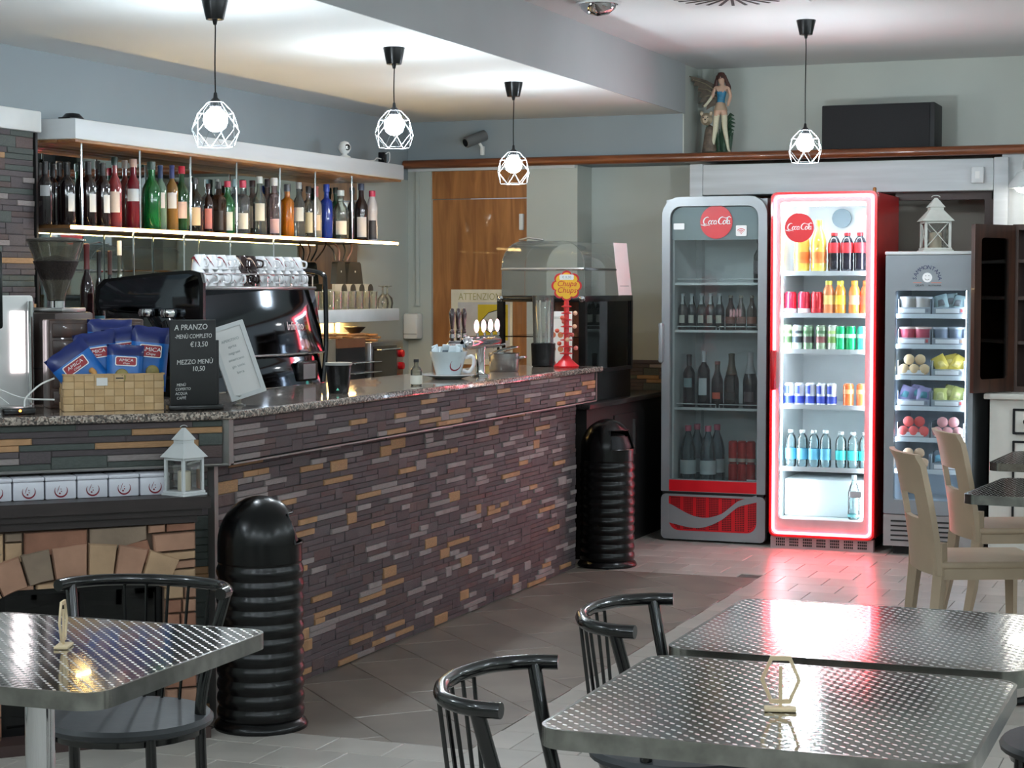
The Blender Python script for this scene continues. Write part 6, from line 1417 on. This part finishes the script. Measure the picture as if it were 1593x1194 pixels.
def snack(label, lx, ly, lz, w, h, roll, lean=.15, word='GIALLO', nut=0, yaw=0.0, logo=True, banner=True):
    ca = math.cos(angb); sa = math.sin(angb); base = (bl_ + br_) / 2
    t = thing('snack_bag', label, 'snack bag', base + Vector((lx * ca - ly * sa, lx * sa + ly * ca, lz)), 0, 'blue snack bags in the basket'); t.rotation_euler = (-lean, roll, angb + yaw); t.rotation_mode = 'XYZ'
    n = 12; vs, fs, mi = [], [], []
    for sg in (-1, 1):
        for i in range(n + 1):
            for j in range(n + 1):
                a, c = i / n * 2 - 1, j / n * 2 - 1; th = .024 * max(0, 1 - a ** 4) ** .6 * max(0, 1 - c ** 4) ** .8
                pin = 1 - .05 * (1 - c * c) * abs(a); vs.append((a * w / 2 * pin, sg * th, h / 2 + c * h / 2 + (.0015 * math.sin(9 * a) if abs(c) > .99 else 0)))
    m_ = (n + 1) ** 2
    for i in range(n):
        for j in range(n):
            q = i * (n + 1) + j; fs += [(q, q + n + 1, q + n + 2, q + 1), (m_ + q, m_ + q + 1, m_ + q + n + 2, m_ + q + n + 1)]; mi += [1 if j >= n - 3 else 0] * 2
    mb = MB(); mb.add(vs, fs); mb.mi = mi; mb.build('bag', [BB1, BB2], t, angle=70)
    f_ = (Vector((0, -.0262, h * .62)), Vector((1, 0, 0)), Vector((0, 0, 1)), Vector((0, -1, 0)))
    if logo:
        lw, lh = w * .26, h * .085; ring(t, 'logo_border', f_, rrect(-lw - .003, -lh - .003, lw + .003, lh + .003, .006, 4), rrect(-lw, -lh, lw, lh, .005, 4), -.003, .0012, PRINTW); lg = MB().prism(rrect(-lw, -lh, lw, lh, .005, 4), -.004, .001, f_).build('logo_patch', LRED, t, smooth=False)
        text('AMICA', lh * 1.05, (f_[0] + Vector((0, -.0012, lh * .25)), f_[1], f_[2], f_[3]), PRINTW, lg, 'logo_lettering', shear=.1, sx=1.15); text('Chips', lh * .6, (f_[0] + Vector((0, -.0012, -lh * .55)), f_[1], f_[2], f_[3]), PRINTW, lg, 'logo_lettering', shear=.3, sx=1.3)
    b = MB()
    if nut == 0:
        b.tube(bez([(.004, -.026, h * .20), (.020, -.03, h * .24), (.034, -.03, h * .33), (.030, -.028, h * .43)], 5), [.004] + [.010] * 14 + [.005], 10); b.tube(bez([(-.034, -.026, h * .22), (-.018, -.030, h * .28), (.0, -.03, h * .24)], 5), [.006] + [.011] * 9 + [.006], 10)
    else: b.lathe([(0, -.012), (.020, -.008), (.023, .0), (.020, .006), (0, .008)], 16, (-.012 if nut == 1 else .012, -.025, h * .30), axis='y')
    b.build('printed_snack', NUT if nut == 0 else NUT2, t)
    if banner:
        f2_ = (Vector((w * .16, -.0245, h * .14)), Vector((1, 0, 0)), Vector((0, 0, 1)), Vector((0, -1, 0))); bn = MB().prism([(-w * .30, -.012), (w * .26, -.010), (w * .24, .012), (-w * .32, .010)], -.004, .001, f2_).build('banner', YEL, t, smooth=False); text(word, .017, (f2_[0] + Vector((-.006, -.0012, 0)), f2_[1], f2_[2], f2_[3]), INK, bn, 'banner_lettering', sx=.9)
    return t
snack('blue snack bag leaning far left with corn puffs printed on it', -.055, .040, .055, .150, .185, -.62, .06, 'GIALLO', 0)
snack('blue snack bag standing second from the left, half hidden', -.035, .072, .080, .140, .180, -.14, .04, 'GIALLO', 1)
snack('front blue snack bag in the middle of the basket', .035, .028, .068, .125, .150, .06, .10, 'SALE', 1, banner=False)
snack('blue snack bag at the right with a yellow banner', .112, .066, .062, .130, .215, .10, .02, 'OLINA', 2)
snack('navy topped snack bag behind the middle one', .055, .104, .095, .130, .180, -.12, .0, 'MAIS', 2)
snack('shiny blue snack bag standing at the back of the basket', -.005, .134, .130, .150, .17, .03, -.02, 'MAIS', 1, logo=False)

# chalk board
fc = on45(303, 638, -.025); cbd = thing('chalk_board', 'black menu chalkboard with white handwriting on the bar', 'sign', (fc.x, fc.y, ZT), PI / 4 - .05)
SLATE = mat('blackboard', (22, 23, 24), .55, var=.15, scale=10); CHALK = mat('white chalk', (206, 206, 204), .8)
MB().rbox((-.092, -.03, 0), (.092, .03, .018), .003).build('stand', BLACK, cbd)
MB().rbox((-.082, -.006, .016), (.072, .006, .300), .002).build('board', SLATE, cbd); MB().rbox((.030, .008, .016), (.085, .014, .232), .002).build('rear_board', SLATE, cbd)
for s_, sz, x, z in (('A PRANZO', .026, -.012, .275), ('-MENÙ COMPLETO', .020, -.004, .245), ('€13,50', .024, .014, .218), ('MEZZO MENÙ', .022, .0, .160), ('10,50', .023, .012, .137), ('ACQUA', .013, -.046, .084), ('COPERTO', .013, -.040, .070), ('ACQUA', .013, -.046, .055), ('CAFFÈ', .013, -.046, .040)):
    if s_ == 'ACQUA' and z > .08: s_ = 'MENÙ'
    text(s_, sz, (Vector((x, -.0066, z)), Vector((1, 0, 0)), Vector((0, 0, 1)), Vector((0, -1, 0))), CHALK, cbd, 'chalk_lettering', shear=.12, sx=.86 if len(s_) < 12 else .72, roll=.03)
# white framed menu, tilted on its stand
fm = on(372, 630, z=ZT); t = thing('framed_menu', 'white framed menu card tilted on a clear stand on the bar', 'sign', (fm.x, fm.y, ZT), YAW + .35)
rot_ = (math.radians(-8), math.radians(-17), 0); W_, H_ = .128, .262
f0 = (Vector((0, 0, 0)), Vector((1, 0, 0)), Vector((0, 0, 1)), Vector((0, -1, 0)))
def tilt(o): o.rotation_euler = rot_; o.location = (.035, 0, .030); return o
fo = tilt(ring(t, 'frame', f0, rrect(-W_ / 2, 0, W_ / 2, H_, .003, 2), rrect(-W_ / 2 + .015, .015, W_ / 2 - .015, H_ - .015, .002, 2), -.01, .008, WPAINT)); cd_ = tilt(MB().box((-W_ / 2 + .012, -.002, .012), (W_ / 2 - .012, .004, H_ - .012)).build('card', PAPER, t, smooth=False))
for k, (s_, z) in enumerate((('APERITIVO', .205), ('spritz', .183), ('negroni', .160), ('americano', .137), ('gin tonic', .113), ('birra', .090))):
    o_ = text(s_, .0135, (Vector((0, -.0026, z)), Vector((1, 0, 0)), Vector((0, 0, 1)), Vector((0, -1, 0))), mat('faded print', (150, 158, 158), .7), cd_, 'card_lettering', ext=.0003)
MB().lathe([(0, 0), (.022, 0), (.022, .004), (.008, .008), (.007, .030), (.012, .034), (0, .034)], 14).build('clear_stand', glass('acrylic stand', (235, 235, 230), 1.4, .05, .12), t)
# black tapered container
p = on(527, 612, z=ZT); t = thing('black_bucket', 'tapered black container with a grey rim on the bar', 'container', (p.x - .02, p.y + .04, ZT)); MB().lathe([(0, 0), (.038, 0), (.044, .05), (.049, .112), (.046, .112), (.036, .006), (0, .006)], 24).build('wall', BLACK, t); MB().lathe([(.047, .108), (.052, .108), (.052, .118), (.047, .118)], 24).build('rim', mat('rim grey', (150, 150, 146), .4), t); MB().prism([(-.006, .012), (.006, .012), (0, .022)], .040, .0415, (Vector((0, 0, 0)), Vector((math.cos(YAW), math.sin(YAW), 0)), Vector((0, 0, 1)), Vector((math.sin(YAW), -math.cos(YAW), 0)))).build('mint_mark', mat('mint mark', (120, 220, 190), .4), t, smooth=False)
# small glass bottle
p = on(643, 600, z=ZT); bottle('milk_bottle', 'small clear bottle with a black cap on the bar before the giant cup', 'bottle', (p.x, p.y + .03, ZT), 'liquor', .024, .108, (220, 218, 206), 'clear', (30, 30, 32), (220, 218, 206), (.06, .4))
# giant cup of sugar sachets
p = on(697, 590, z=ZT); p = Vector((p.x - .035, p.y + .085, ZT)); t = thing('saucer', 'wide white saucer under the giant cup', 'saucer', p); MB().lathe([(0, 0), (.06, 0), (.07, .004), (.118, .016), (.118, .019), (.06, .008), (0, .007)], 32).build('dish', mat('pale blue porcelain', (190, 204, 208), .2, coat=.3), t); MB().lathe([(.114, .0165), (.119, .0165), (.119, .0195), (.114, .0195)], 32).build('rim', CUPW, t)
t = thing('giant_cup', 'giant pale blue cup full of sugar sachets on the bar', 'cup', (p.x, p.y, ZT + .009), YAW); MB().lathe([(0, 0), (.050, 0), (.056, .012), (.085, .112), (.081, .112), (.052, .012), (0, .010)], 32).build('bowl', MATS['pale blue porcelain'], t); MB().tube(bez([(.076, -.01, .085), (.108, -.012, .09), (.114, -.012, .055), (.092, -.012, .022), (.064, -.012, .028)], 5), .008, 8).build('handle', CUPW, t)
b = MB(); fr2 = (Vector((.030, -.060, .055)), Vector((.89, .45, 0)), Vector((.18, -.14, .97)).normalized(), Vector((.45, -.89, 0))); b.ribbon(circ(.026, 14, (0, 0), 2.4, 6.6, True), [.001 + .006 * math.sin(PI * k / 14) for k in range(15)], fr2, .010); b.build('swirl', SWR, t, smooth=False)
rs2 = random.Random(4)
for k in range(12):
    q = Vector((p.x + rs2.uniform(-.05, .05), p.y + rs2.uniform(-.05, .05), ZT + .085 + rs2.uniform(0, .02)))
    s_ = thing('sugar_sachet', 'white sugar sachet sticking out of the giant cup', 'sachet', q, 0, 'sachets in the giant cup'); s_.rotation_euler = (rs2.uniform(-.35, .35), rs2.uniform(-.6, .6), rs2.uniform(0, 3))
    MB().rbox((-.017, -.003, 0), (.017, .003, .052), .0025).build('packet', mat('sachet paper', (206, 218, 224), .6), s_)
    MB().box((-.014, -.0035, .014), (.014, .0035, .026)).build('print', mat('sachet print %d' % (k % 2), ((170, 196, 206), (110, 120, 130))[k % 2], .6), s_, smooth=False)
# beer tap
p = on(742, 585, z=ZT); t = thing('beer_tap', 'chrome T shaped beer tap with dark handles and lit round badges', 'beer tap', (p.x, p.y + .04, ZT))
MB().lathe([(.045, 0), (.045, .006), (.024, .012), (.022, .022), (.021, .118), (.026, .128), (.026, .135)], 20).build('column', CHROME, t)
ty = .155
MB().lathe([(0, -.19), (.020, -.186), (.030, -.17), (.031, -.15), (.031, .19), (.026, .205), (0, .21)], 20, (0, 0, ty), axis='y').build('cross_tube', CHROME, t)
for k in range(3):
    y = -.12 + .07 * k - .0; x0_ = -.10
    MB().tube([(-.015, y, ty), (x0_, y, ty), (x0_ - .015, y, ty - .02), (x0_ - .02, y, ty - .032)], [.011, .011, .010, .007], 10).build('spout', CHROME, t)
    MB().lathe([(.008, ty + .0), (.009, ty + .04), (.012, ty + .045), (.011, ty + .055), (.007, ty + .06), (.012, ty + .10), (.014, ty + .135), (.008, ty + .155), (0, ty + .158)], 14, (x0_ + .01, y, 0)).build('tap_handle', mat('dark handle', (44, 26, 26), .25, coat=.5), t)
    MB().lathe([(.0125, ty + .022), (.0125, ty + .04)], 12, (x0_ + .01, y, 0)).build('collar', CHROME, t)
BDG = emis('lit badge', (255, 206, 216), 1.5)
for k in range(4):
    y = -.08 + .085 * k; MB().lathe([(0, .0), (.026, .001), (.030, .003), (.026, .005), (0, .006)], 20, (.012, y, ty + .075), axis='x').build('lit_badge', BDG, t, rot=(0, 0, 0)); MB().tube([(.02, y, ty + .03), (.02, y, ty + .045)], .006, 8).build('badge_stem', CHROME, t)
# pot with tilted lid
p = on(795, 578, z=ZT); t = thing('steel_pot', 'small steel pot with its lid leaning open on the bar', 'pot', (p.x - .06, p.y + .06, ZT)); MB().lathe([(0, 0), (.066, 0), (.072, .008), (.074, .085), (.078, .088), (.070, .088), (.066, .01), (0, .008)], 28).build('vessel', STEEL, t)
lid_ = MB().lathe([(.080, 0), (.082, .004), (.05, .016), (0, .020)], 28).build('lid', CHROME, t, loc=(0, 0, .094), rot=(.05, -.30, 0)); MB().rbox((-.05, -.008, .030), (.02, .008, .040), .004).build('lid_grip', CHROME, lid_); MB().lathe([(.006, .018), (.006, .032)], 8, (-.01, 0, 0)).build('grip_stud', CHROME, lid_)
MB().tube(bez([(.072, -.02, .065), (.105, -.025, .07), (.105, .025, .07), (.072, .02, .065)], 4), .006, 8).build('handle', CHROME, t)
# straw dispenser
p = on(842, 570, z=ZT); t = thing('straw_dispenser', 'tall clear tube on a black base holding straws', 'dispenser', (p.x, p.y + .03, ZT), .2); MB().lathe([(0, 0), (.050, 0), (.056, .005), (.060, .118), (.054, .122), (0, .122)], 24, sq=5).build('base', BLACK, t)
MB().lathe([(.052, .120), (.057, .36), (.060, .365)], 24).build('clear_tube', glass('dispenser tube', (226, 230, 228), 1.6, .03, .10), t)
for k in range(6): a = k * 1.05; MB().tube([(.025 * math.cos(a), .025 * math.sin(a), .122), (.032 * math.cos(a + .2), .032 * math.sin(a + .2), .34)], .0035, 6).build('straw', mat('straw %d' % (k % 2), ((230, 230, 226), (190, 196, 196))[k % 2], .4), t)
# lollipop stand
p = on(878, 572, z=ZT); t = thing('lollipop_stand', 'red tiered lollipop stand with a yellow flower shaped sign', 'display stand', (p.x, p.y + .03, ZT), YAW); LR = mat('lolly red', (196, 20, 30), .35)
MB().lathe([(0, 0), (.062, 0), (.065, .010), (.050, .022), (.030, .040), (.016, .060)], 20).build('foot', LR, t); MB().lathe([(.013, .05), (.013, .33), (.008, .345)], 14).build('stem', LR, t)
for k in range(8): MB().lathe([(.012, .068 + k * .034), (.034 - .0012 * k, .070 + k * .034), (.034 - .0012 * k, .074 + k * .034), (.012, .078 + k * .034)], 18).build('tier', LR, t)
for k in range(9):
    a = k * 2.4; z = .10 + .022 * k; o_ = MB().lathe([(0, -.012), (.009, -.008), (.012, 0), (.009, .008), (0, .012)], 12, (.048 * math.cos(a), .048 * math.sin(a), z)).build('lollipop', mat('lolly %d' % (k % 3), ((214, 120, 110), (206, 90, 70), (226, 180, 150))[k % 3], .3), t)
petal = [((.064 + .013 * abs(math.cos(4 * a)) ** .6) * math.cos(a), .415 + (.064 + .013 * abs(math.cos(4 * a)) ** .6) * math.sin(a)) for a in [2 * PI * k / 64 for k in range(64)]]
fl = (Vector((0, -.02, 0)), Vector((1, 0, 0)), Vector((0, 0, 1)), Vector((0, -1, 0))); sg = MB().prism(petal, -.004, .002, fl).build('flower_sign', LR, t, smooth=False)
pe2 = [(q[0] * .87, .415 + (q[1] - .415) * .87) for q in petal]; MB().prism(pe2, .002, .004, fl).build('sign_face', mat('lolly yellow', (240, 186, 40), .4), sg, smooth=False)
for s_, z in (('Chupa', .425), ('Chups', .392)): text(s_, .040, (Vector((0, -.0245, z)), Vector((1, 0, 0)), Vector((0, 0, 1)), Vector((0, -1, 0))), LR, sg, 'sign_lettering', shear=.25, sx=.95)
MB().prism(rrect(-.036, .445, .036, .472, .006, 3), .0045, .0055, fl).build('price_sticker', PRINTW, sg, smooth=False); text('€ 0,30', .017, (Vector((0, -.0258, .458)), Vector((1, 0, 0)), Vector((0, 0, 1)), Vector((0, -1, 0))), MATS['faded print'], sg, 'sticker_lettering', ext=.0002)

# display case at the end of the bar
dcx0, dcx1, dcy0, dcy1 = -3.772, -3.268, 9.50, 10.33
t = thing('pastry_case', 'black framed glass pastry case at the end of the bar', 'display case')
MB().box((dcx0 + .01, dcy0 + .01, .83), (dcx1 - .01, dcy1 - .01, .99)).build('plinth', BLACK, t, smooth=False); MB().rbox((dcx0, dcy0, .985), (dcx1, dcy1, 1.005), .003).build('floor_panel', DMETAL, t)
for x in (dcx0, dcx1 - .038):
    for y in (dcy0, dcy1 - .03): MB().box((x, y, 1.005), (x + .038, y + .03, 1.372)).build('post', BLACK, t, smooth=False)
MB().rbox((dcx0, dcy0, 1.370), (dcx1, dcy1, 1.402), .003).build('roof_panel', BLACK, t)
MB().box((dcx0 + .038, dcy0 + .01, 1.005), (dcx1 - .038, dcy0 + .014, 1.37)).build('pane', CLEAR, t, smooth=False); MB().box((dcx1 - .014, dcy0 + .03, 1.005), (dcx1 - .010, dcy1 - .03, 1.37)).build('pane', CLEAR, t, smooth=False); MB().box((dcx0 + .01, dcy1 - .02, 1.005), (dcx1 - .01, dcy1 - .015, 1.37)).build('rear_panel', mat('case red brown', (110, 44, 40), .4), t, smooth=False); MB().box((dcx0 + .01, dcy0 + .03, 1.18), (dcx1 - .015, dcy1 - .03, 1.186)).build('glass_shelf', CLEAR, t, smooth=False)
for x in (dcx0 + .02, dcx1 - .02): MB().lathe([(0, -.006), (.016, -.004), (.018, 0)], 14, (x, dcy0, 1.385), axis='y').build('stud', CHROME, t)
for k, z in enumerate((1.01, 1.19, 1.25)):
    for j in range(3):
        q = thing('paper_tag', 'pale tag lying in the pastry case', 'tag', (dcx1 - .11 - .02 * j, dcy0 + .42 + .10 * j, (1.007, 1.188, 1.188)[k]), .3 * j, 'tags in the pastry case'); MB().box((-.004, -.025, 0), (.0, .025, .045 + .02 * (k % 2))).build('card', PAPER, q, smooth=False); MB().box((.0, -.018, .015), (.0006, .018, .022)).build('print', INK, q, smooth=False)
pp = thing('price_poster', 'white price poster with pastry pictures on the pastry case', 'poster', (dcx1 - .135, dcy0 - .004, 1.10)); MB().box((-.075, -.001, -.09), (.062, .001, .22)).build('sheet', PAPER, pp, smooth=False)
rs3 = random.Random(8)
for k in range(9): MB().prism(circ(.016, 10, (-.045 + .042 * (k % 3), -.055 + .075 * (k // 3))), .001, .0018, f0).build('pastry_picture', mat('pastry %d' % (k % 3), ((176, 96, 70), (196, 120, 80), (150, 84, 66))[k % 3], .6), pp, smooth=False)
text('BRIOCHE', .018, (Vector((-.006, -.0012, .185)), Vector((1, 0, 0)), Vector((0, 0, 1)), Vector((0, -1, 0))), MATS['faded print'], pp, 'poster_lettering', ext=.0003)
# curved acrylic cover on top
cv = thing('acrylic_cover', 'clear domed acrylic food cover with steel hinge bars on the pastry case', 'food cover'); ACR = glass('acrylic', (246, 248, 246), 0.9, .03, .035)
y0c, y1c = dcy0 + .03, dcy1 - .10; xm = (dcx0 + dcx1) / 2; hw = .235
prof = [(xm - hw, 1.403), (xm - hw, 1.56)] + [(xm - hw + .12 - .12 * math.cos(a), 1.56 + .135 * math.sin(a)) for a in [PI / 2 * k / 6 for k in range(1, 7)]] + [(xm + hw - .12 + .12 * math.sin(a), 1.56 + .135 * math.cos(a)) for a in [PI / 2 * k / 6 for k in range(0, 7)]] + [(xm + hw, 1.403)]
for nm, ya, yb in (('front_shell', y0c, (y0c + y1c) / 2 - .002), ('rear_shell', (y0c + y1c) / 2 + .002, y1c)):
    vs = [(x, ya, z) for x, z in prof] + [(x, yb, z) for x, z in prof]; k = len(prof); fs = [(i, i + 1, k + i + 1, k + i) for i in range(k - 1)]
    fs.append(tuple(range(k))) if nm == 'front_shell' else fs.append(tuple(range(k, 2 * k))); MB().add(vs, fs).build(nm, ACR, cv, angle=60)
for x in (xm - hw, xm + hw): MB().tube([(x, y0c, 1.545), (x, y1c, 1.545)], .007, 8).build('hinge_bar', CHROME, cv)
MB().tube([(xm - hw, y0c - .004, 1.545), (xm + hw, y0c - .004, 1.545)], .008, 8).build('hinge_bar', CHROME, cv); MB().tube([(xm - hw + .10, y0c, 1.70), (xm - hw + .16, y0c - .01, 1.712), (xm - hw + .24, y0c, 1.70)], .006, 8).build('lift_handle', CHROME, cv)
MB().tube([(x, y0c, z) for x, z in prof], .0025, 6).build('front_edge', ACR, cv)
ls = thing('leaning_sheet', 'white paper sheet leaning on the right of the food cover', 'paper'); f_s = (Vector((dcx1 + .004, dcy1 - .16, 1.404)), Vector((.20, .98, 0)), Vector((-.02, -.26, .96)).normalized(), Vector((.98, -.20, 0)))
MB().prism([(-.075, 0), (.075, 0), (.075, .30), (-.075, .30)], 0, .002, f_s).build('sheet', PAPER, ls, smooth=False); MB().prism([(-.05, .05), (.05, .05), (.05, .055), (-.05, .055)], .002, .0025, f_s).build('print_line', MATS['faded print'], ls, smooth=False)

# notice on the door
nx0, nx1 = on(702, 500, y=10.965).x, on(797, 500, y=10.965).x; nz1, nz0 = on(702, 450, y=10.965).z, on(702, 566, y=10.965).z
t = thing('camera_notice', 'white video surveillance notice with a yellow camera picture on the oak door', 'notice', ((nx0 + nx1) / 2, 10.968, (nz0 + nz1) / 2)); w2, h2 = (nx1 - nx0) / 2, (nz1 - nz0) / 2
MB().box((-w2, -.003, -h2), (w2, .003, h2)).build('sheet', mat('notice cream', (226, 216, 190), .6), t, smooth=False); MB().box((-w2 * .78, -.0036, -h2 * .85), (w2 * .92, -.003, h2 * .66)).build('inner_panel', mat('notice grey', (196, 190, 184), .6), t, smooth=False)
text('ATTENZIONE', .062, (Vector((0, -.0036, h2 * .80)), Vector((1, 0, 0)), Vector((0, 0, 1)), Vector((0, -1, 0))), mat('notice olive', (176, 164, 110), .6), t, 'notice_lettering', sx=.82)
yp = MB().box((-w2 * .12, -.0046, -h2 * .35), (w2 * .86, -.0036, h2 * .60)).build('yellow_panel', mat('notice yellow', (206, 176, 30), .6), t, smooth=False)
GRYC = mat('pictogram grey', (196, 196, 186), .6); f_n = (Vector((w2 * .38, -.0046, h2 * .16)), Vector((1, 0, 0)), Vector((0, 0, 1)), Vector((0, -1, 0)))
MB().prism([(-.075, -.045), (-.02, -.075), (.075, -.035), (.085, .055), (.04, .075), (-.03, .055), (-.075, .01)], 0, .001, f_n).build('camera_shape', INK, yp, smooth=False); MB().prism([(-.070, -.042), (-.02, -.069), (.070, -.032), (.079, .052), (.04, .069), (-.03, .049), (-.070, .008)], .001, .0016, f_n).build('camera_fill', GRYC, yp, smooth=False); MB().prism(circ(.030, 18, (-.062, -.018)), .0016, .0022, f_n).build('lens_ring', mat('pictogram mid', (110, 108, 100), .6), yp, smooth=False); MB().prism(circ(.015, 14, (-.062, -.018)), .0022, .0028, f_n).build('lens_dot', INK, yp, smooth=False)
# dispenser, conduit and socket on the end wall
p = on(647, 507, y=10.95); t = thing('soap_dispenser', 'white wall dispenser left of the oak door', 'dispenser', (p.x, 10.95, p.z)); MB().rbox((-.05, -.09, -.08), (.05, 0, .08), .012).build('housing', WHITE, t); MB().rbox((-.045, -.095, -.05), (.045, -.088, -.045), .002).build('seam', mat('seam grey', (170, 170, 168), .5), t)
cdp = on(650, 400, y=10.94); t = thing('wall_conduit', 'thin pale conduit running down the wall left of the door', 'conduit', (cdp.x, 10.942, 0)); MB().box((-.011, -.008, on(650, 473, y=10.94).z), (.011, .008, 2.17)).build('channel', PALE, t, smooth=False); MB().box((-.015, -.010, on(650, 473, y=10.94).z - .012), (.015, .008, on(650, 473, y=10.94).z)).build('end_cap', PALE, t, smooth=False)
# till screen, adapter and cable at the left end
p = c45(.80, -.16, ZT); t = thing('till_screen', 'black edged till screen cut by the left edge of the picture', 'screen', p, PI / 4 + .25)
MB().lathe([(0, 0), (.09, 0), (.09, .012), (.02, .02), (.018, .22)], 20).build('stand', BLACK, t); MB().rbox((-.15, -.02, .27), (.143, .015, .53), .012).build('bezel', BLACK, t); MB().box((-.13, -.0215, .44), (.122, -.020, .515)).build('screen_glow', emis('till white', (200, 205, 215), .5), t, smooth=False)
p = on45(28, 632, -.03); t = thing('power_adapter', 'flat black box with an orange light on the bar at the left', 'adapter', (p.x, p.y, ZT), PI / 4); MB().rbox((-.05, -.04, 0), (.05, .05, .022), .004).build('housing', BLACK, t); MB().lathe([(.004, -.0405), (.004, -.043), (0, -.044)], 8, (.0, 0, .014), axis='y').build('led', emis('orange led', (255, 120, 40), 8), t)
MB().tube(bez([(.02, 0, .022), (.03, .03, .05), (.08, .06, .09), (.13, .08, .11)], 5), .003, 6).build('cable', WHITE, t); MB().tube(bez([(-.02, .06, .03), (-.10, .05, .10), (.02, .07, .05), (.13, .08, .04)], 5), .003, 6).build('cable', WHITE, t)
t = thing('glow_cabinet', 'white appliance with a bright lit window behind the bar at the far left', 'appliance', c45(.49, -.60, 0), PI / 4); MB().rbox((-.32, 0, 0.6), (0, .06, 1.42), .01).build('housing', WHITE, t); MB().box((-.080, -.004, 1.15), (-.032, 0.0, 1.365)).build('lit_window', emis('lit window', (255, 240, 244), 2), t, smooth=False); MB().lathe([(.012, .62), (.012, 1.40)], 14, (-.012, -.012, 0)).build('chrome_edge', CHROME, t)
